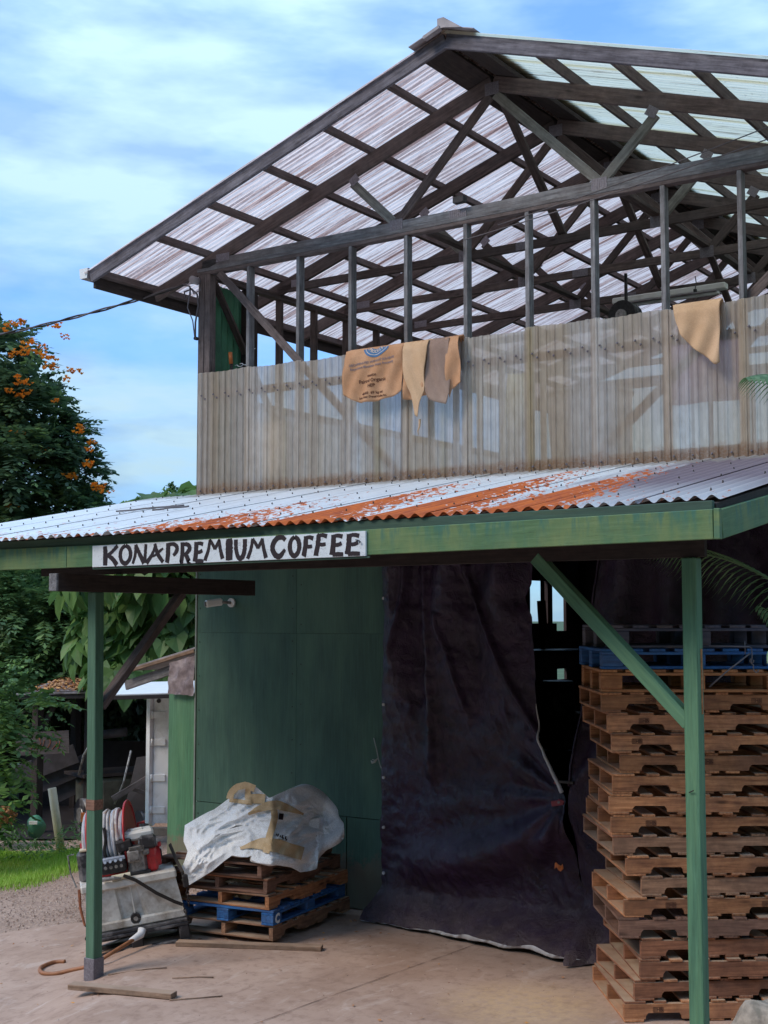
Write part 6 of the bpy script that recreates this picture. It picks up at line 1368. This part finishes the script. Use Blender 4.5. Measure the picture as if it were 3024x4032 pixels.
b2, d2 = crown(cs, rs_, 1500, 0.45); V2 = fronds(b2, d2 + rng.normal(0, .5, b2.shape), rng.uniform(.4, .6, len(b2)), 5, 0.17, .4, .46)
ob('crown', np_mesh(np.concatenate([V, V2]), 4), LEAF_T, tt, kind='stuff')
LL_ = [(-6.0, 23.2, 2.9, .9, .5), (-5.2, 23.2, 2.6, .75, .5), (-6.4, 23, 2.1, .8, .5), (-5.0, 23.4, 3.2, .6, .4), (-5.4, 23.2, 2.0, .8, .3), (-6.6, 23.5, 3.3, .7, .5)]
cs, rs_ = lumps(LL_); b3, d3 = crown(cs, rs_, 1500, .25); ob('low_branches', np_mesh(fronds(b3, d3 + np.array([0, 0, -.3]), rng.uniform(.34, .52, len(b3)), 7, .15, .6, .46), 4), LEAF_T2, tt, kind='stuff')
tr0 = [cf(-8.2, TB + 1, -0.8), cf(-8.25, TB + 1, 1.0), cf(-8.1, TB + .8, 2.6), cf(-8.3, TB + .6, 4.5), cf(-8.5, TB + .6, 6.5)]
tube('trunk', smooth(tr0, 4), [0.24 * (1 - i / 26) for i in range(17)], BARK, tt, 10)
for (a, b, z, r, r2) in LT[::1]: tube('limb', smooth([tr0[2], cf((a - 8.2) / 2, (b + TB + .8) / 2, (z + 2.8) / 2 + .2), cf(a, b, z)], 5), [0.09 * (1 - .07 * i) for i in range(11)], BARK, tt, 6)
# flower clusters: a cup of curved petals
def flower_mesh(seed):
    r = np.random.default_rng(seed); V = []
    for q in range(9):
        c = r.normal(0, 1, 3) * np.array([.10, .10, .05]); 
        for k in range(6):
            a = k * 1.047 + r.uniform(0, .5); o = np.array([math.cos(a), math.sin(a), 0]); t = np.array([-math.sin(a), math.cos(a), 0]); s = r.uniform(.05, .07)
            V += [c, c + o * s * .6 - t * s * .5 + [0, 0, s * .9], c + o * s * 1.15 + [0, 0, s * 1.3], c + o * s * .6 + t * s * .5 + [0, 0, s * .9]]
    return np_mesh(np.array(V), 4)
FM = [flower_mesh(k) for k in range(4)]
for q in FM: q.materials.append(FLOW)
# flower clusters on the crown's skin: sideways, distance, height
FP = [(-6.06, 24.75, 8.12), (-6.93, 24.91, 8.46), (-6.28, 25.07, 8.38), (-7.1, 24.83, 8.38), (-6.89, 24.99, 7.93), (-6.65, 24.75, 7.85), (-6.82, 24.91, 7.82), (-6.62, 25.07, 7.87), (-6.46, 24.83, 7.74), (-6.38, 24.99, 7.76), (-6.3, 24.75, 7.55), (-6.41, 24.91, 7.55), (-7.03, 25.07, 7.87), (-6.95, 24.83, 7.38), (-6.84, 24.99, 7.27), (-6.85, 24.75, 7.24), (-6.77, 24.91, 7.04), (-6.94, 25.07, 7.05), (-7.11, 24.83, 7.08), (-5.93, 24.99, 7.52), (-5.99, 24.75, 7.31), (-6.2, 24.91, 6.94), (-6.76, 25.07, 6.28), (-6.84, 24.83, 6.3), (-6.43, 24.99, 5.96), (-5.75, 24.75, 6.42), (-5.75, 24.91, 6.32), (-5.58, 25.07, 6.15), (-5.6, 24.83, 5.97), (-5.69, 24.99, 5.71), (-5.54, 24.75, 5.68), (-5.98, 24.91, 5.48), (-5.92, 25.07, 5.48), (-5.49, 24.83, 5.32), (-5.46, 24.99, 5.24), (-5.25, 24.75, 5.17), (-5.36, 24.91, 5.26), (-7.17, 25.07, 4.89), (-7.03, 24.83, 4.88), (-5.74, 24.99, 4.73), (-7.12, 24.75, 2.78), (-7.09, 24.91, 2.77), (-6.86, 25.07, 1.78), (-6.7, 24.83, 1.77), (-5.56, 24.99, 2.35), (-5.48, 24.75, 2.21), (-7.22, 24.91, 8.27), (-5.87, 25.07, 7.51), (-6.53, 24.83, 7.94), (-7.15, 24.99, 7.83), (-6.7, 24.75, 8.0)]
for k, (a, fd, z) in enumerate(FP):
    # flowers sit at their places on the crown skin
    ob('flower_cluster', FM[k % 4], FLOW, tt, Matrix.Translation(cf(a, fd, z)) @ Matrix.Rotation(k * 1.3, 4, 'Z') @ Matrix.Scale(0.52 + 0.22 * ((k * 13) % 7) / 7, 4))
# broad heart-leafed tree behind the lean-to
def heart(L_):
    w_ = L_ * .48; return [(0, 0, 0), (w_ * .75, -L_ * .16, .02), (w_, L_ * .22, -.02 * L_), (w_ * .55, L_ * .66, -.08 * L_), (0, L_, -.22 * L_), (-w_ * .55, L_ * .66, -.08 * L_), (-w_, L_ * .22, -.02 * L_), (-w_ * .75, -L_ * .16, .02)], [(0, 1, 2, 3), (0, 3, 4), (0, 4, 5), (0, 5, 6, 7)]
hv, hf = heart(0.34); HM = mesh([(x, y, z + 0.10 * abs(x)) for x, y, z in hv], hf); HM.materials.append(LEAF_H)
hb = thing('hibiscus_tree', tuple(cf(-3.6, 20, -0.4)), 'bright green tree with large heart shaped leaves behind the left knee brace', 'tree')
HL = [(-3.45, 20.8, 4.45, .7, .35), (-2.95, 20.8, 4.62, .5, .3), (-4.1, 20.6, 3.4, 1.0, .7), (-3.2, 20.4, 3.3, 1.0, .9), (-3.0, 20.6, 2.4, 1.0, .8), (-4.2, 20.9, 2.4, .8, .8), (-3.7, 20.3, 1.9, .9, .4), (-3.1, 21, 4.1, .7, .5), (-2.4, 21, 3.2, .8, 1.2)]
cs, rs_ = lumps(HL); hb_, hd_ = crown(cs, rs_, 1250, .18)
tocam = unit(np.array([0, 0, 2.8]) - hb_); fr_ = (tocam * hd_).sum(1); order = np.argsort(-(fr_ - 0.15 * np.abs(hb_[:, 2] - 2.6)))
rest = []
def leafM(p, d):
    n_ = Vector(d * .8 + np.array([0, 0, .5]) + rng.normal(0, .3, 3)).normalized(); tip = Vector((rng.normal(0, .35), rng.normal(0, .35), -1)); tip = (tip - n_ * tip.dot(n_)).normalized(); x = tip.cross(n_)
    M = Matrix((x, tip, n_)).transposed().to_4x4(); M.translation = Vector(p); return M @ Matrix.Scale(rng.uniform(.7, 1.15), 4)
acc = []
for k, i in enumerate(order):
    M = leafM(hb_[i], hd_[i])
    if k < 290: ob('leaf', HM, LEAF_H, hb, M)
    else: acc.append((HM, M))
ob('crown', join(acc), LEAF_H, hb, kind='stuff')
tube('trunk', [cf(-3.5, 20.9, -0.5), cf(-3.45, 20.9, 1.2), cf(-3.6, 20.8, 2.6), cf(-3.4, 20.8, 3.6)], [.10, .08, .05, .02], BARK, hb, 8)
for a, b, z, *_ in HL: tube('limb', smooth([cf(-3.48, 20.9, 1.2), cf((a - 3.5) / 2, 20.8, (z + 1.4) / 2), cf(a, b, z)], 4), [.04 * (1 - .08 * i) for i in range(9)], BARK, hb, 6)
# leafy trees and bushes, each with its own crown
def bush(name, lump, n, leaf, mat, label, cat, trunk, group=None, jit=.25):
    t = thing(name, tuple(cf(trunk[0], trunk[1], -0.5)), label, cat, group); cs, r_ = lumps(lump); b_, d_ = crown(cs, r_, n, jit)
    e1 = unit(d_ * .5 + rng.normal(0, .6, d_.shape) + np.array([0, 0, -.3])) * leaf * rng.uniform(.7, 1.3, (n, 1)); e2 = unit(np.cross(e1, d_ + rng.normal(0, .4, d_.shape))) * leaf * .45
    ob('crown', np_mesh(quads_from(b_, e1, e2), 4), mat, t, kind='stuff')
    tube('trunk', [cf(trunk[0], trunk[1], -0.7), cf(trunk[0] + .1, trunk[1], (lump[0][2] - .5) / 2), cf(lump[0][0], lump[0][1], lump[0][2])], [trunk[2], trunk[2] * .8, trunk[2] * .4], BARK, t, 8)
    for a, b, z, *_ in lump[1:]: tube('limb', [cf(trunk[0] + .1, trunk[1], (lump[0][2] - .5) / 2), cf(a, b, z)], [trunk[2] * .4, trunk[2] * .12], BARK, t, 6)
    return t
bush('distant_tree', [(-5.9, 34, 5.2, .55, .8), (-5.5, 34, 5.6, .28, .75), (-6.2, 34, 5.3, .2, .6), (-4.9, 34, 5.3, .22, .75), (-4.5, 34, 5.3, .2, .6), (-6.0, 34, 4.4, 1.0, .9), (-4.7, 34, 4.4, .9, .8), (-5.2, 33.6, 4.0, 1.6, 1.0)], 9000, .085, LEAF_B, 'tree top with upright shoots showing above the awning roof', 'tree', (-5.2, 34, .14), jit=.3)
for k, (a, z, h) in enumerate(((-5.35, 5.9, .7), (-5.0, 5.5, .5), (-4.55, 5.6, .75), (-4.25, 5.7, .6), (-5.6, 5.4, .5))): pass
bush('small_far_tree', [(-6.75, 36, 5.0, .9, .6), (-7.3, 36, 4.6, .9, .8), (-6.2, 36, 4.3, .8, .7)], 5000, .08, LEAF_B, 'small yellowish tree top between the flowering tree and the barn', 'tree', (-6.7, 36, .1), jit=.3)
bush('shade_tree', [(-6.0, 24.6, 1.2, 1.4, 1.1), (-4.4, 25, 1.6, 1.4, 1.0), (-3.0, 25, 1.4, 1.3, 1.1), (-7.6, 24, .6, 1.3, 1.0), (-5.0, 24.6, .3, 1.2, .8), (-3.4, 24.4, .2, 1.2, .9), (-1.8, 26, 1.4, 1.3, 1.3), (-4.6, 25.6, .9, 2.2, 1.2), (-6.6, 25.4, .6, 1.6, 1.2)], 26000, .09, LEAF_D, 'dense dark thicket tree closing the view behind the open shed', 'tree', (-5, 25.2, .16), jit=.4)
bush('shade_tree', [(-5.6, 27.6, 2.4, 1.9, 1.4), (-3.6, 27.6, 2.4, 1.7, 1.4), (-1.8, 28, 2.6, 1.6, 1.4), (-7.9, 28, 2.0, 1.8, 1.5), (-10, 27, 1.6, 2.2, 2.0), (-4.6, 28.4, 1.0, 3.0, 1.6)], 26000, .11, LEAF_D, 'taller dark tree behind the thicket, under the flowering crown', 'tree', (-4.6, 28, .2), jit=.4)
# near drooping branch of the tulip tree at the left frame edge
LN = [(-5.05, 17.4, 1.05, .45, .45), (-5.2, 17.4, .3, .4, .3), (-4.7, 17.5, 1.6, .38, .22), (-5.3, 17.5, 1.75, .6, .5)]
cs, rs_ = lumps(LN); b_, d_ = crown(cs, rs_, 240, .3); V = fronds(b_, d_ + np.array([0, 0, -.3]), rng.uniform(.32, .5, len(b_)), 7, .15, .6, .44)
nb = thing('leafy_sapling', tuple(cf(-5.6, 17.5, -0.45)), 'light green sapling with drooping paired leaves at the left frame edge', 'sapling'); ob('crown', np_mesh(V, 4), LEAF_B, nb, kind='stuff')
tube('trunk', [cf(-5.7, 17.5, -0.5), cf(-5.6, 17.5, .8), cf(-5.3, 17.5, 1.8)], [.05, .035, .015], BARK, nb, 7)
for a, b, z, *_ in LN: tube('limb', [cf(-5.62, 17.5, .8), cf(a, b, z)], [.02, .008], BARK, nb, 5)
# low flowering bush in the shade
bush('croton_bush', [(-5.75, 19.0, -0.05, .35, .28), (-5.5, 19.2, .0, .25, .2)], 900, .045, LITTER, 'low bush with orange brown leaves in the shade left of the pipe', 'bush', (-5.7, 19.1, .02))
# grass
N = 52000; a = rng.uniform(-9.5, -3.3, N); b = rng.uniform(15.2, 19.6, N)
edge = 15.6 + (a + 4.9) * 1.05 + 0.25 * np.sin(a * 5) + rng.normal(0, .16, N); top = 18.7 + 0.3 * np.sin(a * 3)
keep = (b > edge) & (b < top) & (a < -3.5) ; a, b = a[keep], b[keep]; n = len(a)
X = np.array([ab(p, q) for p, q in zip(a, b)]); Z = np.array([gh(x, y) for x, y in X]) - .01
h = rng.uniform(.04, .11, n); an = rng.uniform(0, 6.28, n); c0_ = np.stack([X[:, 0], X[:, 1], Z], 1); s_ = np.stack([np.cos(an), np.sin(an), 0 * an], 1) * .006; ln = np.stack([np.cos(an + 1.3), np.sin(an + 1.3), 0 * an], 1) * (h * .5)[:, None]
top_ = c0_ + ln + np.stack([0 * h, 0 * h, h], 1); V = np.stack([c0_ - s_, c0_ + s_, top_], 1).reshape(-1, 3)
ob('grass', np_mesh(V, 3), GRASS, None, None, kind='stuff')
ob('turf', grid_mesh(np.array([[(lambda x, y: (x, y, gh(x, y) + .006 + .01 * noise.noise((x, y, 2))))(*ab(a_, b_)) for b_ in np.linspace(16.0 + max(0, (a_ + 4.9) * 1.05), 18.8, 12)] for a_ in np.linspace(-9.5, -3.7, 24)])[::-1]), plain('turf_green', (0.26, 0.40, 0.06), 0.95, 0, 0.4, sc=20), None, None, True, kind='structure')
# weeds along the edge
n = 2600; a = rng.uniform(-8.5, -3.5, n); b = 18.4 + rng.normal(0, .35, n) + (a > -4.4) * .2; X = np.array([ab(p, q) for p, q in zip(a, b)]); hgt = rng.uniform(.03, .30, n) * np.where(np.sin(a * 7) > .2, 1.2, .6)
C_ = np.stack([X[:, 0], X[:, 1], np.array([gh(x, y) for x, y in X]) + hgt], 1); e1 = unit(rng.normal(0, 1, (n, 3)) * [1, 1, .45]) * rng.uniform(.03, .06, (n, 1)); e2 = unit(np.cross(e1, [0, 0, 1.0] + rng.normal(0, .3, (n, 3)))) * .014
ob('weeds', np_mesh(quads_from(C_, e1, e2), 4), WEED, None, None, kind='stuff')
# pebbles on the driveway and crumbs on the slab
def scatter(name, n, fa, fb, s0, s1, mat, lift=0.004):
    V = []
    for i in range(n):
        a_, b_ = rng.uniform(*fa), rng.uniform(*fb); x, y = ab(a_, b_); s = rng.uniform(s0, s1); z = gh(x, y) + lift; t = rng.uniform(0, 6.28); c_ = np.array([x, y, z]); p = np.array([math.cos(t), math.sin(t), 0]) * s; q = np.array([-math.sin(t), math.cos(t), 0]) * s * .7; u = np.array([0, 0, s * .8])
        V += [c_ - p, c_ - q, c_ + u, c_ - q, c_ + p, c_ + u, c_ + p, c_ + q, c_ + u, c_ + q, c_ - p, c_ + u]
    ob(name, np_mesh(np.array(V), 3), mat, None, None, kind='stuff')
n = 260; a = rng.uniform(-4, 2.6, n); b = rng.uniform(9.2, 13.3, n); b[:120] = rng.uniform(11.6, 13.3, 120); a[:120] = rng.uniform(-2.2, 0.2, 120); X = np.array([ab(p, q) for p, q in zip(a, b)]); C_ = np.stack([X[:, 0], X[:, 1], np.array([gh(x, y) for x, y in X]) + .014], 1)
e1 = unit(rng.normal(0, 1, (n, 3)) * [1, 1, .15]) * rng.uniform(.008, .026, (n, 1)); e2 = unit(np.cross(e1, [0, 0, 1.0] + rng.normal(0, .3, (n, 3)))) * np.linalg.norm(e1, axis=1)[:, None] * .45
ob('slab_litter', np_mesh(quads_from(C_, e1, e2), 4), LITTER, None, None, kind='stuff')
scatter('driveway_pebbles', 5000, (-6.5, -1.8), (13.5, 18), .005, .018, PEBB, -.004); scatter('slab_crumbs', 420, (-4.5, 2.5), (9.6, 13.4), .003, .010, PEBB)
for pts in ([(-7.35, 7.8), (-7.2, 7.95), (-7.1, 8.0)], [(-7.9, 7.65), (-7.7, 7.9), (-7.6, 8.0)], [(-6.95, 7.35), (-6.7, 7.65)]):
    t = tube('dry_stalk', [(x, y, gh(x, y) + .012) for x, y in pts], .005, W_PLANK, None, 5); meta(t, ['thin dry stalk on the slab near the low stack', 'thin dry stalk on the slab near the post boot', 'thin dry stalk beside the short loose plank'][[-7.35, -7.9, -6.95].index(pts[0][0])], 'stalk')

# ------------------------------------------------------------------ palm fronds at the right edge
pm = thing('palm', tuple(cf(3.1, 7.7, 0)), 'feathery palm reaching in from the right edge of the frame', 'palm')
def palm_frond(p0, p1, sagv, n, ll, dirn, wd=.012, up_=0.0):
    p0, p1 = np.array(p0), np.array(p1); V = []; pts = []
    for i in range(n):
        t = i / (n - 1); p = p0 + (p1 - p0) * t + np.array([0, 0, sagv * math.sin(math.pi * t * .9)]); pts.append(p)
    ax_ = unit((p1 - p0)[None])[0]; sd0 = unit(np.cross(ax_, [0, 0, 1])[None])[0]
    for i in range(2, n):
        t = i / (n - 1); L_ = ll * (math.sin(math.pi * (0.12 + .82 * t)) ** .7)
        for s in (-1, 1):
            d = unit((sd0 * s * dirn[0] + ax_ * dirn[1] + np.array([0, 0, dirn[2] + (up_ if s > 0 else 0)]))[None])[0]; p = pts[i]; prev = p; k = 6
            w_ = unit(np.cross(d, [0, 0, 1])[None])[0] * wd
            for q in range(k):
                t2 = (q + 1) / k; nx_ = p + d * L_ * t2 + np.array([0, 0, -L_ * .75 * t2 * t2]); a1 = wd * (math.sin(math.pi * (q / k * .9 + .1))) / wd; a2 = max(.05, math.sin(math.pi * (t2 * .9 + .1)))
                V += [prev - w_ * a1, prev + w_ * a1, nx_ + w_ * a2, nx_ - w_ * a2]; prev = nx_
    f = ob('frond', np_mesh(np.array(V), 4), LEAF_P, pm); ob('rachis', tube_mesh([tuple(q) for q in pts], [.012 * (1 - .8 * i / n) for i in range(n)], 6), LEAF_P, f)
for a_, b_, sg, n, ll, dr in (((-2.431, 8.76, 2.742), (-3.565, 8.589, 3.227), .16, 34, .62, (.55, .75, .35)), ((-2.268, 8.751, 2.303), (-2.885, 8.57, 2.858), .08, 26, .30, (.8, .4, .1)), ((-1.881, 6.349, 3.857), (-2.052, 5.989, 3.905), .06, 18, .14, (.8, .5, 0)), ((-1.865, 6.723, 2.781), (-2.18, 6.629, 2.639), .05, 20, .22, (.8, .3, -.2))):
    palm_frond(a_, b_, sg, n, ll, dr)
    top = cf(3.15, 7.7, 3.3); mid = (Vector(a_) + top) / 2 + Vector((0, 0, .25)); tube('petiole', smooth([top, mid, Vector(a_)], 5), 0.014, LEAF_P, pm, 6)
tube('stem', [cf(3.1, 7.7, -.1), cf(3.1, 7.7, 1.7), cf(3.15, 7.7, 3.35)], [.07, .05, .04], BARK, pm, 8)
wr = thing('wire_hanger', (-2.75, 7.6, 2.3), 'bent wire with a hook tied from the right post', 'wire')
for pts, r in (([(-3.003, 7.944, 2.637), (-2.893, 8.019, 2.634), (-2.795, 8.086, 2.631), (-2.786, 8.093, 2.621), (-2.784, 8.094, 2.555)], .003), ([(-3.006, 7.942, 2.384), (-2.919, 8.002, 2.476), (-2.795, 8.086, 2.59)], .005), ([(-2.786, 8.093, 2.626), (-2.784, 8.094, 2.563), (-2.794, 8.087, 2.552), (-2.797, 8.085, 2.539), (-2.782, 8.095, 2.533), (-2.775, 8.1, 2.545), (-2.789, 8.091, 2.555), (-2.789, 8.091, 2.529), (-2.779, 8.097, 2.52), (-2.779, 8.098, 2.488), (-2.768, 8.105, 2.473), (-2.756, 8.113, 2.476), (-2.754, 8.115, 2.492)], .004), ([(-2.82, 8.069, 2.666), (-2.819, 8.07, 2.586)], .003)):
    tube('bent_wire', pts, r, WIREM, wr, 6)
